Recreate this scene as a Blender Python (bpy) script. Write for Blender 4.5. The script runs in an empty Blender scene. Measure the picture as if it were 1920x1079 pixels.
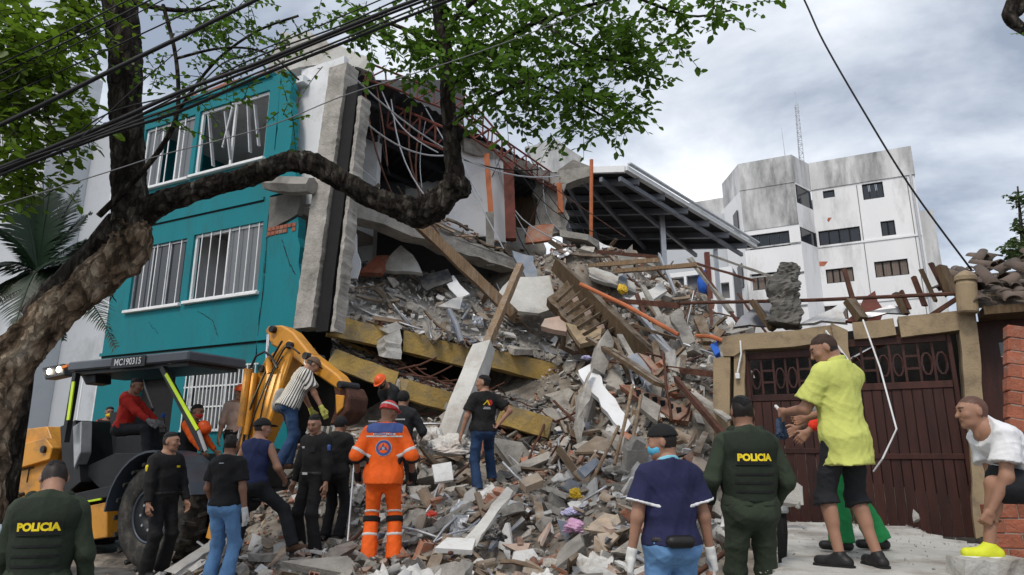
import bpy, bmesh, math, random
import numpy as np
from mathutils import Vector, Matrix, noise as mnoise
from mathutils.bvhtree import BVHTree
R = math.radians
rnd = random.Random(7)
nrs = np.random.RandomState(11)
scene = bpy.context.scene
COL = scene.collection

# ------------------------------------------------------------------ camera, sky, sun, exposure
FPX, PITCH, CAMZ = 1280.0, R(14), 1.6
cam = bpy.data.cameras.new('camera'); cam.sensor_width = 36; cam.lens = 24.0
cam.clip_start = 0.05; cam.clip_end = 3000
camo = bpy.data.objects.new('camera', cam); COL.objects.link(camo)
camo.location = (0, 0, CAMZ); camo.rotation_euler = (R(90) + PITCH, 0, 0)
scene.camera = camo

SUN_EL, SUN_AZ = R(52), R(205)          # azimuth measured clockwise from +Y
world = bpy.data.worlds.new('World'); scene.world = world; world.use_nodes = True
wn = world.node_tree; wn.nodes.clear()
def _wn(t): return wn.nodes.new(t)
w_out = _wn('ShaderNodeOutputWorld'); w_bg = _wn('ShaderNodeBackground'); w_bg.inputs['Strength'].default_value = 0.115
w_sky = _wn('ShaderNodeTexSky'); w_sky.sky_type = 'NISHITA'; w_sky.sun_disc = False
w_sky.sun_elevation = SUN_EL; w_sky.sun_rotation = SUN_AZ
w_tc = _wn('ShaderNodeTexCoord'); w_sep = _wn('ShaderNodeSeparateXYZ')
wn.links.new(w_tc.outputs['Generated'], w_sep.inputs[0])
w_add = _wn('ShaderNodeMath'); w_add.operation = 'ADD'; w_add.inputs[1].default_value = 0.42
w_abs = _wn('ShaderNodeMath'); w_abs.operation = 'ABSOLUTE'
wn.links.new(w_sep.outputs['Z'], w_abs.inputs[0]); wn.links.new(w_abs.outputs[0], w_add.inputs[0])
w_dx = _wn('ShaderNodeMath'); w_dx.operation = 'DIVIDE'; w_dy = _wn('ShaderNodeMath'); w_dy.operation = 'DIVIDE'
wn.links.new(w_sep.outputs['X'], w_dx.inputs[0]); wn.links.new(w_add.outputs[0], w_dx.inputs[1])
wn.links.new(w_sep.outputs['Y'], w_dy.inputs[0]); wn.links.new(w_add.outputs[0], w_dy.inputs[1])
w_cmb = _wn('ShaderNodeCombineXYZ'); wn.links.new(w_dx.outputs[0], w_cmb.inputs[0]); wn.links.new(w_dy.outputs[0], w_cmb.inputs[1])
w_map = _wn('ShaderNodeMapping'); w_map.inputs['Location'].default_value = (3.1, 0.6, 0.3); w_map.inputs['Rotation'].default_value = (0, 0, R(24)); w_map.inputs['Scale'].default_value = (1.25, 1.7, 1)
wn.links.new(w_cmb.outputs[0], w_map.inputs[0])
w_n1 = _wn('ShaderNodeTexNoise'); w_n1.inputs['Scale'].default_value = 1.25; w_n1.inputs['Detail'].default_value = 9; w_n1.inputs['Roughness'].default_value = 0.56; w_n1.inputs['Distortion'].default_value = 0.25
wn.links.new(w_map.outputs[0], w_n1.inputs['Vector'])
w_rmp = _wn('ShaderNodeValToRGB')
_e = w_rmp.color_ramp.elements
_e[0].position = 0.36; _e[0].color = (2.35, 2.7, 3.35, 1)
_e[1].position = 0.62; _e[1].color = (9.2, 9.2, 9.3, 1)
_k = w_rmp.color_ramp.elements.new(0.45); _k.color = (4.4, 4.75, 5.3, 1)
_k = w_rmp.color_ramp.elements.new(0.54); _k.color = (6.5, 6.75, 7.1, 1)
wn.links.new(w_n1.outputs['Fac'], w_rmp.inputs[0])
w_mix = _wn('ShaderNodeMixRGB'); w_mix.inputs[0].default_value = 0.88
wn.links.new(w_sky.outputs[0], w_mix.inputs[1]); wn.links.new(w_rmp.outputs[0], w_mix.inputs[2])
wn.links.new(w_mix.outputs[0], w_bg.inputs['Color']); wn.links.new(w_bg.outputs[0], w_out.inputs['Surface'])

sun = bpy.data.lights.new('sun', 'SUN'); sun.energy = 1.3; sun.angle = R(14); sun.color = (1.0, 0.93, 0.83)
suno = bpy.data.objects.new('sun', sun); COL.objects.link(suno)
_sd = Vector((math.sin(SUN_AZ) * math.cos(SUN_EL), math.cos(SUN_AZ) * math.cos(SUN_EL), math.sin(SUN_EL)))
suno.rotation_euler = _sd.to_track_quat('Z', 'Y').to_euler(); suno.location = (-10, -10, 30)
scene.view_settings.view_transform = 'Standard'; scene.view_settings.look = 'None'
scene.view_settings.exposure = 0.5; scene.view_settings.gamma = 1.0; scene.view_settings.use_curve_mapping = False
scene.cycles.max_bounces = 6; scene.cycles.diffuse_bounces = 3; scene.cycles.transparent_max_bounces = 8
scene.cycles.use_denoising = True

# ------------------------------------------------------------------ pixels of the photograph -> directions
_cp, _sp = math.cos(PITCH), math.sin(PITCH)
UX = Vector((0.896, -0.444, 0)).normalized(); NX = Vector((-UX.y, UX.x, 0))      # along the street, into the block
STREET = math.atan2(UX.y, UX.x)
CAM = Vector((0, 0, CAMZ))
def ray(px, py):
    x = (px - 960) / FPX; v = (539.5 - py) / FPX
    return Vector((x, _cp - v * _sp, _sp + v * _cp))
def at(px, py, Y):                       # the point on a pixel's ray at world distance Y
    d = ray(px, py); return CAM + d * (Y / d.y)
def street(px, py, n):                   # (u, z) where a pixel's ray meets the street-parallel plane n
    d = ray(px, py); q = CAM + d * (n / d.dot(NX)); return q.dot(UX), q.z
def S(u, n, z=0.0): return UX * u + NX * n + Vector((0, 0, z))

# ------------------------------------------------------------------ materials
MATS = {}
def mat(name, c, rough=0.8, var=0.25, scale=3.0, bump=0.2, bscale=35.0, metal=0.0, dirt=None, damt=0.5, dscale=1.3,
        objrand=0.0, spec=0.35, tint=None, coord='Object', stretch=None, sss=0.0, transl=0.0, emit=None, estr=0.0, dust=0.0):
    if name in MATS: return MATS[name]
    m = bpy.data.materials.new(name); m.use_nodes = True; nt = m.node_tree; nt.nodes.clear(); L = nt.links
    nn = lambda t: nt.nodes.new(t)
    out = nn('ShaderNodeOutputMaterial'); b = nn('ShaderNodeBsdfPrincipled'); L.new(b.outputs[0], out.inputs[0])
    b.inputs['Roughness'].default_value = rough; b.inputs['Metallic'].default_value = metal; b.inputs['Specular IOR Level'].default_value = spec
    tc = nn('ShaderNodeTexCoord'); vec = tc.outputs[coord]
    if stretch:
        mp = nn('ShaderNodeMapping'); mp.inputs['Scale'].default_value = stretch; L.new(vec, mp.inputs[0]); vec = mp.outputs[0]
    if objrand:
        oi = nn('ShaderNodeObjectInfo'); ad = nn('ShaderNodeVectorMath'); ad.operation = 'MULTIPLY_ADD'
        L.new(oi.outputs['Random'], ad.inputs[0]); ad.inputs[1].default_value = (37, 53, 71); L.new(vec, ad.inputs[2]); vec = ad.outputs[0]
    n1 = nn('ShaderNodeTexNoise'); n1.inputs['Scale'].default_value = scale; n1.inputs['Detail'].default_value = 6; n1.inputs['Roughness'].default_value = 0.62
    L.new(vec, n1.inputs['Vector'])
    r1 = nn('ShaderNodeValToRGB'); e = r1.color_ramp.elements
    e[0].position = 0.3; e[1].position = 0.7
    e[0].color = tuple(max(0, x * (1 - var)) for x in c) + (1,); e[1].color = tuple(min(1, x * (1 + var)) for x in c) + (1,)
    L.new(n1.outputs['Fac'], r1.inputs[0]); colr = r1.outputs[0]
    if dirt is not None:
        n2 = nn('ShaderNodeTexNoise'); n2.inputs['Scale'].default_value = dscale; n2.inputs['Detail'].default_value = 8; n2.inputs['Roughness'].default_value = 0.7
        L.new(vec, n2.inputs['Vector'])
        r2 = nn('ShaderNodeValToRGB'); r2.color_ramp.elements[0].position = 0.62 - 0.3 * damt; r2.color_ramp.elements[1].position = 0.82 - 0.25 * damt
        L.new(n2.outputs['Fac'], r2.inputs[0])
        mx = nn('ShaderNodeMixRGB'); mx.inputs[2].default_value = tuple(dirt) + (1,); L.new(r2.outputs[0], mx.inputs[0]); L.new(colr, mx.inputs[1]); colr = mx.outputs[0]
    if objrand:
        hs = nn('ShaderNodeHueSaturation'); mr = nn('ShaderNodeMapRange'); mr.inputs[3].default_value = 1 - objrand; mr.inputs[4].default_value = 1 + objrand
        L.new(oi.outputs['Random'], mr.inputs[0]); L.new(mr.outputs[0], hs.inputs['Value']); L.new(colr, hs.inputs['Color']); colr = hs.outputs[0]
    if dust:
        ge = nn('ShaderNodeNewGeometry'); sx = nn('ShaderNodeSeparateXYZ'); L.new(ge.outputs['Normal'], sx.inputs[0]); nd = nn('ShaderNodeTexNoise'); nd.inputs['Scale'].default_value = 5; nd.inputs['Detail'].default_value = 6; L.new(ge.outputs['Position'], nd.inputs['Vector'])
        ms_ = nn('ShaderNodeMapRange'); ms_.inputs[1].default_value = .15; ms_.inputs[2].default_value = .95; L.new(sx.outputs['Z'], ms_.inputs[0]); mn = nn('ShaderNodeMapRange'); mn.inputs[1].default_value = .36; mn.inputs[2].default_value = .62; mn.inputs[4].default_value = dust; L.new(nd.outputs['Fac'], mn.inputs[0])
        mm = nn('ShaderNodeMath'); mm.operation = 'MULTIPLY'; L.new(ms_.outputs[0], mm.inputs[0]); L.new(mn.outputs[0], mm.inputs[1]); mx = nn('ShaderNodeMixRGB'); mx.inputs[2].default_value = (.42, .375, .32, 1); L.new(mm.outputs[0], mx.inputs[0]); L.new(colr, mx.inputs[1]); colr = mx.outputs[0]
    if tint:
        at_ = nn('ShaderNodeVertexColor'); at_.layer_name = tint
        mx = nn('ShaderNodeMixRGB'); mx.blend_type = 'MULTIPLY'; mx.inputs[0].default_value = 1
        L.new(colr, mx.inputs[1]); L.new(at_.outputs[0], mx.inputs[2]); colr = mx.outputs[0]
    L.new(colr, b.inputs['Base Color'])
    if bump:
        n3 = nn('ShaderNodeTexNoise'); n3.inputs['Scale'].default_value = bscale; n3.inputs['Detail'].default_value = 5; n3.inputs['Roughness'].default_value = 0.65
        L.new(vec, n3.inputs['Vector'])
        bp = nn('ShaderNodeBump'); bp.inputs['Strength'].default_value = min(1.0, bump * 2); bp.inputs['Distance'].default_value = 0.02
        L.new(n3.outputs['Fac'], bp.inputs['Height']); L.new(bp.outputs[0], b.inputs['Normal'])
    if sss:
        b.inputs['Subsurface Weight'].default_value = sss; b.inputs['Subsurface Radius'].default_value = (0.01, 0.004, 0.002)
    if transl:
        tr = nn('ShaderNodeBsdfTranslucent'); L.new(colr, tr.inputs[0]); ms = nn('ShaderNodeMixShader'); ms.inputs[0].default_value = transl
        L.new(b.outputs[0], ms.inputs[1]); L.new(tr.outputs[0], ms.inputs[2]); L.new(ms.outputs[0], out.inputs[0])
    if emit:
        b.inputs['Emission Color'].default_value = tuple(emit) + (1,); b.inputs['Emission Strength'].default_value = estr
    MATS[name] = m; return m

def bark_mat(name, cols, scale=9, z=.3, bump=1.0):
    m = bpy.data.materials.new(name); m.use_nodes = True; nt = m.node_tree; L = nt.links; b = nt.nodes['Principled BSDF']; b.inputs['Roughness'].default_value = .95; b.inputs['Specular IOR Level'].default_value = .15
    tc = nt.nodes.new('ShaderNodeTexCoord'); mp = nt.nodes.new('ShaderNodeMapping'); mp.inputs['Scale'].default_value = (1, 1, z); L.new(tc.outputs['Object'], mp.inputs[0])
    n = nt.nodes.new('ShaderNodeTexNoise'); n.inputs['Scale'].default_value = scale; n.inputs['Detail'].default_value = 10; n.inputs['Roughness'].default_value = .68; n.inputs['Distortion'].default_value = .6; L.new(mp.outputs[0], n.inputs['Vector'])
    v = nt.nodes.new('ShaderNodeTexVoronoi'); v.feature = 'DISTANCE_TO_EDGE'; v.inputs['Scale'].default_value = scale * 1.6; mx = nt.nodes.new('ShaderNodeMixRGB'); mx.inputs[0].default_value = .12; L.new(mp.outputs[0], mx.inputs[1]); L.new(n.outputs['Color'], mx.inputs[2]); L.new(mx.outputs[0], v.inputs['Vector'])
    r = nt.nodes.new('ShaderNodeValToRGB'); e = r.color_ramp.elements; e[0].position, e[1].position = cols[0][0], cols[-1][0]; e[0].color = cols[0][1] + (1,); e[1].color = cols[-1][1] + (1,)
    for p, c in cols[1:-1]: e.new(p).color = c + (1,)
    L.new(n.outputs['Fac'], r.inputs[0]); L.new(r.outputs[0], b.inputs['Base Color'])
    r2 = nt.nodes.new('ShaderNodeMapRange'); r2.inputs[2].default_value = .12; L.new(v.outputs['Distance'], r2.inputs[0]); ad = nt.nodes.new('ShaderNodeMath'); ad.operation = 'ADD'; L.new(r2.outputs[0], ad.inputs[0]); L.new(n.outputs['Fac'], ad.inputs[1])
    bp = nt.nodes.new('ShaderNodeBump'); bp.inputs['Strength'].default_value = bump; bp.inputs['Distance'].default_value = .035; L.new(ad.outputs[0], bp.inputs['Height']); L.new(bp.outputs[0], b.inputs['Normal']); MATS[name] = m; return m
def stripe_mat(name, c1, c2, freq, axis='X', width=0.5, rough=0.85):
    m = bpy.data.materials.new(name); m.use_nodes = True; nt = m.node_tree; L = nt.links
    b = nt.nodes['Principled BSDF']; b.inputs['Roughness'].default_value = rough
    tc = nt.nodes.new('ShaderNodeAttribute'); tc.attribute_name = 'tl'; sp = nt.nodes.new('ShaderNodeSeparateXYZ'); L.new(tc.outputs['Vector'], sp.inputs[0])
    an = nt.nodes.new('ShaderNodeMath'); an.operation = 'ARCTAN2'; L.new(sp.outputs['X'], an.inputs[0]); L.new(sp.outputs['Y'], an.inputs[1])
    mu = nt.nodes.new('ShaderNodeMath'); mu.operation = 'MULTIPLY'; mu.inputs[1].default_value = freq; L.new(an.outputs[0], mu.inputs[0])
    fr = nt.nodes.new('ShaderNodeMath'); fr.operation = 'FRACT'; L.new(mu.outputs[0], fr.inputs[0])
    gt = nt.nodes.new('ShaderNodeMath'); gt.operation = 'GREATER_THAN'; gt.inputs[1].default_value = width; L.new(fr.outputs[0], gt.inputs[0])
    mx = nt.nodes.new('ShaderNodeMixRGB'); mx.inputs[1].default_value = tuple(c1) + (1,); mx.inputs[2].default_value = tuple(c2) + (1,); L.new(gt.outputs[0], mx.inputs[0])
    L.new(mx.outputs[0], b.inputs['Base Color']); MATS[name] = m; return m

def glass_mat(name, c=(0.02, 0.025, 0.03), rough=0.08):
    m = bpy.data.materials.new(name); m.use_nodes = True; b = m.node_tree.nodes['Principled BSDF']
    b.inputs['Base Color'].default_value = tuple(c) + (1,); b.inputs['Roughness'].default_value = rough; b.inputs['Specular IOR Level'].default_value = 0.6
    MATS[name] = m; return m

# ------------------------------------------------------------------ objects
def tag(o, label=None, cat=None, group=None, kind=None):
    if label: o['label'] = label
    if cat: o['category'] = cat
    if group: o['group'] = group
    if kind: o['kind'] = kind
    return o
def empty(name, loc=(0, 0, 0), rz=0.0, label=None, cat=None, group=None):
    o = bpy.data.objects.new(name, None); COL.objects.link(o); o.location = loc; o.rotation_euler = (0, 0, rz); o.empty_display_size = 0.1
    return tag(o, label, cat, group)
def link(name, me, parent=None, loc=None, rot=None, scale=None):
    o = bpy.data.objects.new(name, me); COL.objects.link(o)
    if parent is not None: o.parent = parent
    if loc is not None: o.location = loc
    if rot is not None: o.rotation_euler = rot
    if scale is not None: o.scale = scale
    return o

class MB:
    """collects shapes; build() links them as one mesh object"""
    def __init__(s): s.v = []; s.f = []; s.mi = []; s.cur = 0
    def add(s, vs, fs):
        o = len(s.v); s.v.extend([tuple(v) for v in vs]); s.f.extend([tuple(i + o for i in f) for f in fs]); s.mi.extend([s.cur] * len(fs)); return s
    def box(s, lo, hi, M=None, jit=0.0):
        x0, y0, z0 = lo; x1, y1, z1 = hi
        vs = [Vector(p) for p in ((x0, y0, z0), (x1, y0, z0), (x1, y1, z0), (x0, y1, z0), (x0, y0, z1), (x1, y0, z1), (x1, y1, z1), (x0, y1, z1))]
        if jit: vs = [v + Vector((rnd.uniform(-jit, jit), rnd.uniform(-jit, jit), rnd.uniform(-jit, jit))) for v in vs]
        if M is not None: vs = [M @ v for v in vs]
        return s.add(vs, [(0, 3, 2, 1), (4, 5, 6, 7), (0, 1, 5, 4), (1, 2, 6, 5), (2, 3, 7, 6), (3, 0, 4, 7)])
    def bar(s, a, b, w, h, up=(0, 0, 1), jit=0.0):       # a box from a to b, w wide, h high
        a = Vector(a); b = Vector(b); d = (b - a); l = d.length; d.normalize(); up = Vector(up)
        x = d.cross(up)
        if x.length < 1e-4: x = d.cross(Vector((1, 0, 0)))
        x.normalize(); z = x.cross(d)
        M = Matrix(((x.x, d.x, z.x, a.x), (x.y, d.y, z.y, a.y), (x.z, d.z, z.z, a.z), (0, 0, 0, 1)))
        return s.box((-w / 2, 0, -h / 2), (w / 2, l, h / 2), M, jit)
    def prism(s, poly, d0, d1, M=None):                  # polygon in local xz, extruded along y
        n = len(poly); vs = [Vector((x, d0, z)) for x, z in poly] + [Vector((x, d1, z)) for x, z in poly]
        if M is not None: vs = [M @ v for v in vs]
        return s.add(vs, [tuple(range(n)), tuple(range(2 * n - 1, n - 1, -1))] + [(i, i + n, (i + 1) % n + n, (i + 1) % n) for i in range(n)])
    def tube(s, pts, rad, seg=8, caps=True):
        pts = [Vector(p) for p in pts]; n = len(pts); rad = rad if isinstance(rad, (list, tuple)) else [rad] * n
        vs = []; px = None
        for i, p in enumerate(pts):
            d = (pts[min(i + 1, n - 1)] - pts[max(i - 1, 0)])
            d = d.normalized() if d.length > 1e-6 else Vector((0, 0, 1))
            if px is None: px = d.cross(Vector((0.3, 0.2, 1))).normalized() if abs(d.z) < 0.95 else d.cross(Vector((1, 0, 0))).normalized()
            px = (px - d * px.dot(d)); px = px.normalized() if px.length > 1e-5 else d.orthogonal().normalized()
            py = d.cross(px)
            for k in range(seg):
                a = 2 * math.pi * k / seg; vs.append(p + (px * math.cos(a) + py * math.sin(a)) * rad[i])
        fs = [(i * seg + k, i * seg + (k + 1) % seg, (i + 1) * seg + (k + 1) % seg, (i + 1) * seg + k) for i in range(n - 1) for k in range(seg)]
        if caps: fs += [tuple(range(seg - 1, -1, -1)), tuple(range((n - 1) * seg, n * seg))]
        return s.add(vs, fs)
    def lathe(s, prof, a, axis, seg=24, closed=False):   # prof: (radius, along) about the axis through a
        a = Vector(a); d = Vector(axis).normalized(); x = d.orthogonal().normalized(); y = d.cross(x); n = len(prof); vs = []
        for r, t in prof:
            for k in range(seg):
                an = 2 * math.pi * k / seg; vs.append(a + d * t + (x * math.cos(an) + y * math.sin(an)) * r)
        fs = [(i * seg + k, i * seg + (k + 1) % seg, ((i + 1) % n) * seg + (k + 1) % seg, ((i + 1) % n) * seg + k) for i in range(n if closed else n - 1) for k in range(seg)]
        if not closed: fs += [tuple(range(seg - 1, -1, -1)), tuple(range((n - 1) * seg, n * seg))]
        return s.add(vs, fs)
    def mesh(s, name, mats, smooth=False, bevel=0.0):
        me = bpy.data.meshes.new(name); me.from_pydata(s.v, [], s.f)
        for m in (mats if isinstance(mats, (list, tuple)) else [mats]): me.materials.append(m)
        if max(s.mi, default=0) > 0: me.polygons.foreach_set('material_index', s.mi)
        bm = bmesh.new(); bm.from_mesh(me); bmesh.ops.recalc_face_normals(bm, faces=bm.faces)
        if bevel: bmesh.ops.bevel(bm, geom=bm.edges[:], offset=bevel, segments=1, profile=0.5, affect='EDGES', clamp_overlap=True)
        bm.to_mesh(me); bm.free()
        if smooth: me.shade_smooth()
        return me
    def build(s, name, mats, parent=None, smooth=False, bevel=0.0, loc=None, rot=None):
        return link(name, s.mesh(name, mats, smooth, bevel), parent, loc, rot)

def text_mesh(txt, size, mat_, thick=0.0, name='lettering', bold=0.0, spacing=1.0):
    cu = bpy.data.curves.new('txt', 'FONT'); cu.body = txt; cu.size = size; cu.align_x = 'CENTER'; cu.align_y = 'CENTER'; cu.extrude = thick; cu.offset = bold; cu.space_character = spacing
    cu.resolution_u = 3
    o = bpy.data.objects.new('txt', cu); COL.objects.link(o); dg = bpy.context.evaluated_depsgraph_get(); dg.update()
    me = bpy.data.meshes.new_from_object(o.evaluated_get(dg)); bpy.data.objects.remove(o); bpy.data.curves.remove(cu)
    me.name = name; me.materials.clear(); me.materials.append(mat_); return me

# ------------------------------------------------------------------ distance fields -> continuous skins (people, trunk)
class Field:
    def __init__(s, lo, hi, h):
        s.h = h; s.lo = np.array(lo, np.float32)
        s.ax = [np.arange(lo[i], hi[i] + h, h, dtype=np.float32) for i in range(3)]
        s.D = np.full([len(a) for a in s.ax], 1.0, np.float32)
    def _sl(s, lo, hi):
        o = []
        for i in range(3):
            a = max(0, int((lo[i] - s.lo[i]) / s.h) - 1); b = min(len(s.ax[i]), int((hi[i] - s.lo[i]) / s.h) + 3)
            if b <= a: return None
            o.append(slice(a, b))
        return tuple(o)
    def _pts(s, sl): return s.ax[0][sl[0]][:, None, None], s.ax[1][sl[1]][None, :, None], s.ax[2][sl[2]][None, None, :]
    def _put(s, sl, d, k, sub=False):
        o = s.D[sl]
        if sub: s.D[sl] = np.maximum(o, -d); return
        if k > 0:
            hh = np.maximum(k - np.abs(o - d), 0) / k; s.D[sl] = np.minimum(o, d) - hh * hh * k * 0.25
        else: s.D[sl] = np.minimum(o, d)
    def cone(s, a, b, ra, rb, k=0.03, flat=1.0, front=(0, 1, 0), off=0.0, sub=False, cap=0):
        a = np.array(a, float); b = np.array(b, float); ra += off; rb += off
        r = max(ra, rb) + k + 2 * s.h
        sl = s._sl(np.minimum(a, b) - r, np.maximum(a, b) + r)
        if sl is None: return
        x, y, z = s._pts(sl); x = x - a[0]; y = y - a[1]; z = z - a[2]; ab = b - a
        if flat != 1.0:
            f = np.array(front, float); f /= np.linalg.norm(f); q = (x * f[0] + y * f[1] + z * f[2]) * (1 / flat - 1)
            x = x + q * f[0]; y = y + q * f[1]; z = z + q * f[2]; ab = ab + f * (ab @ f) * (1 / flat - 1)
        L2 = float(ab @ ab) + 1e-9
        tu = (x * ab[0] + y * ab[1] + z * ab[2]) / L2; t = np.clip(tu, 0, 1)
        d = np.sqrt((x - t * ab[0]) ** 2 + (y - t * ab[1]) ** 2 + (z - t * ab[2]) ** 2) - (ra + (rb - ra) * t)
        if flat != 1.0: d = d * min(flat, 1.0) ** 0.5
        if cap & 1: d = np.maximum(d, (tu - 1) * math.sqrt(L2))
        if cap & 2: d = np.maximum(d, -tu * math.sqrt(L2))
        s._put(sl, d.astype(np.float32), k, sub)
    def ell(s, c, rad, M=None, k=0.02, off=0.0, sub=False):
        c = np.array(c, float); rad = np.array(rad, float) + off; r = rad.max() + k + 2 * s.h
        sl = s._sl(c - r, c + r)
        if sl is None: return
        x, y, z = s._pts(sl); x = x - c[0]; y = y - c[1]; z = z - c[2]
        if M is not None: x, y, z = M[0, 0] * x + M[1, 0] * y + M[2, 0] * z, M[0, 1] * x + M[1, 1] * y + M[2, 1] * z, M[0, 2] * x + M[1, 2] * y + M[2, 2] * z
        q = np.sqrt((x / rad[0]) ** 2 + (y / rad[1]) ** 2 + (z / rad[2]) ** 2); d = (q - 1) * rad.min()
        s._put(sl, d.astype(np.float32), k, sub)
    def plane(s, p, n):                      # keep the side the normal points away from
        x, y, z = s._pts((slice(None),) * 3)
        s.D = np.maximum(s.D, ((x - p[0]) * n[0] + (y - p[1]) * n[1] + (z - p[2]) * n[2]).astype(np.float32))
    def wrinkle(s, amp, freq, seed=0, squash=(1, 1, 1), ridged=True):
        r = np.random.RandomState(seed); x, y, z = s._pts((slice(None),) * 3); x = x * squash[0]; y = y * squash[1]; z = z * squash[2]
        n = np.zeros_like(s.D)
        for o in range(4):
            d = r.normal(size=3); d /= np.linalg.norm(d); f = freq * (0.7 + 0.5 * o)
            w = r.normal(size=3); ph = r.uniform(0, 6.28, 2)
            w_ = np.sin((d[0] * x + d[1] * y + d[2] * z) * f * .6 + 1.7 * np.sin((w[0] * x + w[1] * y + w[2] * z) * f * 0.35 + ph[0]) + ph[1])
            n += (.75 - 2.2 * (1 - np.abs(w_)) ** 2) / (1 + 0.4 * o) if ridged else w_ / (1 + .4 * o)
        s.D = s.D + (n * amp * 0.5).astype(np.float32)
    def mesh(s):
        D = s.D; D = np.pad(D, 1, constant_values=1.0); lo = s.lo - s.h
        ins = D < 0; shp = np.array(D.shape) - 1
        c = [ins[i:D.shape[0] - 1 + i, j:D.shape[1] - 1 + j, k:D.shape[2] - 1 + k] for i in (0, 1) for j in (0, 1) for k in (0, 1)]
        tot = sum(a.astype(np.int8) for a in c); act = (tot > 0) & (tot < 8)
        idx = np.argwhere(act)
        if len(idx) == 0: return np.zeros((0, 3)), np.zeros((0, 4), int)
        num = -np.ones(act.shape, np.int64); num[act] = np.arange(len(idx))
        acc = np.zeros((len(idx), 3)); cnt = np.zeros(len(idx))
        corners = [(i, j, k) for i in (0, 1) for j in (0, 1) for k in (0, 1)]
        for a in corners:
            for ax in range(3):
                if a[ax]: continue
                b = list(a); b[ax] = 1
                va = D[idx[:, 0] + a[0], idx[:, 1] + a[1], idx[:, 2] + a[2]]; vb = D[idx[:, 0] + b[0], idx[:, 1] + b[1], idx[:, 2] + b[2]]
                m = (va < 0) != (vb < 0); t = np.where(m, va / np.where(m, va - vb, 1), 0)
                p = np.array(a, float)[None, :].repeat(len(idx), 0); p[:, ax] += t
                acc[m] += p[m]; cnt[m] += 1
        V = (idx + acc / cnt[:, None]) * s.h + lo
        Q = []
        for ax in range(3):
            o1, o2 = [(1, 2), (2, 0), (0, 1)][ax]
            sl0 = [slice(1, -1)] * 3; sl0[ax] = slice(0, -1); sl1 = list(sl0); sl1[ax] = slice(1, None)
            A = ins[tuple(sl0)]; B = ins[tuple(sl1)]; e = np.argwhere(A != B)
            if len(e) == 0: continue
            flip = A[tuple(e.T)]
            e = e + 1; e[:, ax] -= 1
            def g(d1, d2):
                q = e.copy(); q[:, o1] += d1; q[:, o2] += d2; return num[tuple(q.T)]
            q = np.stack([g(-1, -1), g(0, -1), g(0, 0), g(-1, 0)], 1); q[~flip] = q[~flip][:, ::-1]; Q.append(q)
        Q = np.concatenate(Q); Q = Q[(Q >= 0).all(1)]
        return V, Q
def np_mesh(name, V, Q, mats, smooth=True):
    me = bpy.data.meshes.new(name); me.from_pydata(V.tolist() if hasattr(V, 'tolist') else V, [], Q.tolist() if hasattr(Q, 'tolist') else Q)
    for m in (mats if isinstance(mats, (list, tuple)) else [mats]): me.materials.append(m)
    if smooth: me.shade_smooth()
    return me
# ------------------------------------------------------------------ palette
mat('asphalt', (0.075, 0.073, 0.07), 0.9, 0.35, 2, 0.35, 60, dirt=(0.2, 0.19, 0.175), damt=0.6)
mat('teal', (0.001, 0.18, 0.215), 0.75, 0.12, 0.8, 0.15, 30, dirt=(0.012, 0.125, 0.14), damt=0.4, dscale=1.6, stretch=(1, 1, .35))
mat('white_plaster', (0.74, 0.75, 0.77), 0.85, 0.06, 1.2, 0.15, 30, dirt=(0.5, 0.49, 0.46), damt=0.35, dscale=1.1)
mat('white_paint', (0.78, 0.79, 0.8), 0.6, 0.06, 2, 0.05, 40, dirt=(0.5, 0.5, 0.48), damt=0.3)
mat('grey_plaster', (0.17, 0.17, 0.175), 0.9, 0.18, 0.8, 0.2, 18)
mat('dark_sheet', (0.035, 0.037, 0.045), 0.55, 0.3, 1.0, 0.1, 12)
mat('grey_sheet', (0.15, 0.16, 0.185), 0.5, 0.25, 1.0, 0.1, 12, metal=0.3, dirt=(0.13, 0.1, 0.08), damt=0.35)
mat('concrete', (0.33, 0.31, 0.28), 0.95, 0.28, 2.2, 0.5, 22, dirt=(0.16, 0.15, 0.135), damt=0.5, dscale=1.8, objrand=0.2)
mat('concrete_dark', (0.12, 0.115, 0.105), 0.95, 0.35, 2.2, 0.5, 22, objrand=0.2)
mat('concrete_pale', (0.52, 0.51, 0.48), 0.92, 0.16, 1.5, 0.4, 25, dirt=(0.33, 0.29, 0.25), damt=0.45, dscale=1.4, objrand=0.12)
mat('yellow_beam', (0.40, 0.27, 0.085), 0.9, 0.28, 1.7, 0.45, 20, dirt=(0.2, 0.17, 0.12), damt=0.55, dscale=2.4, objrand=0.1, dust=.8)
mat('tan_wall', (0.33, 0.25, 0.155), 0.9, 0.12, 1.5, 0.2, 40, dirt=(0.16, 0.12, 0.085), damt=0.45, dscale=2.5)
mat('brick_red', (0.33, 0.11, 0.065), 0.9, 0.3, 5, 0.4, 35, dirt=(0.32, 0.25, 0.2), damt=0.35, dscale=6, objrand=0.3)
mat('mortar', (0.32, 0.27, 0.23), 0.95, 0.2, 10, 0.4, 60)
mat('rust', (0.085, 0.035, 0.022), 0.8, 0.45, 7, 0.3, 50)
mat('red_steel', (0.13, 0.036, 0.025), 0.7, 0.4, 3, 0.2, 40)
mat('orange_pipe', (0.42, 0.125, 0.045), 0.6, 0.25, 3, 0.1, 40)
mat('maroon_wood', (0.043, 0.0135, 0.0095), 0.5, 0.4, 2, 0.15, 30, objrand=0.25, stretch=(6, 6, 1))
mat('wood', (0.22, 0.145, 0.085), 0.85, 0.4, 3, 0.35, 25, dust=.5, stretch=(9, 9, 1.2), objrand=0.3, dirt=(0.3, 0.26, 0.22), damt=0.3)
mat('wood_dark', (0.095, 0.062, 0.034), 0.85, 0.4, 3, 0.35, 25, dust=.5, stretch=(9, 9, 1.2), objrand=0.25)
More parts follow.
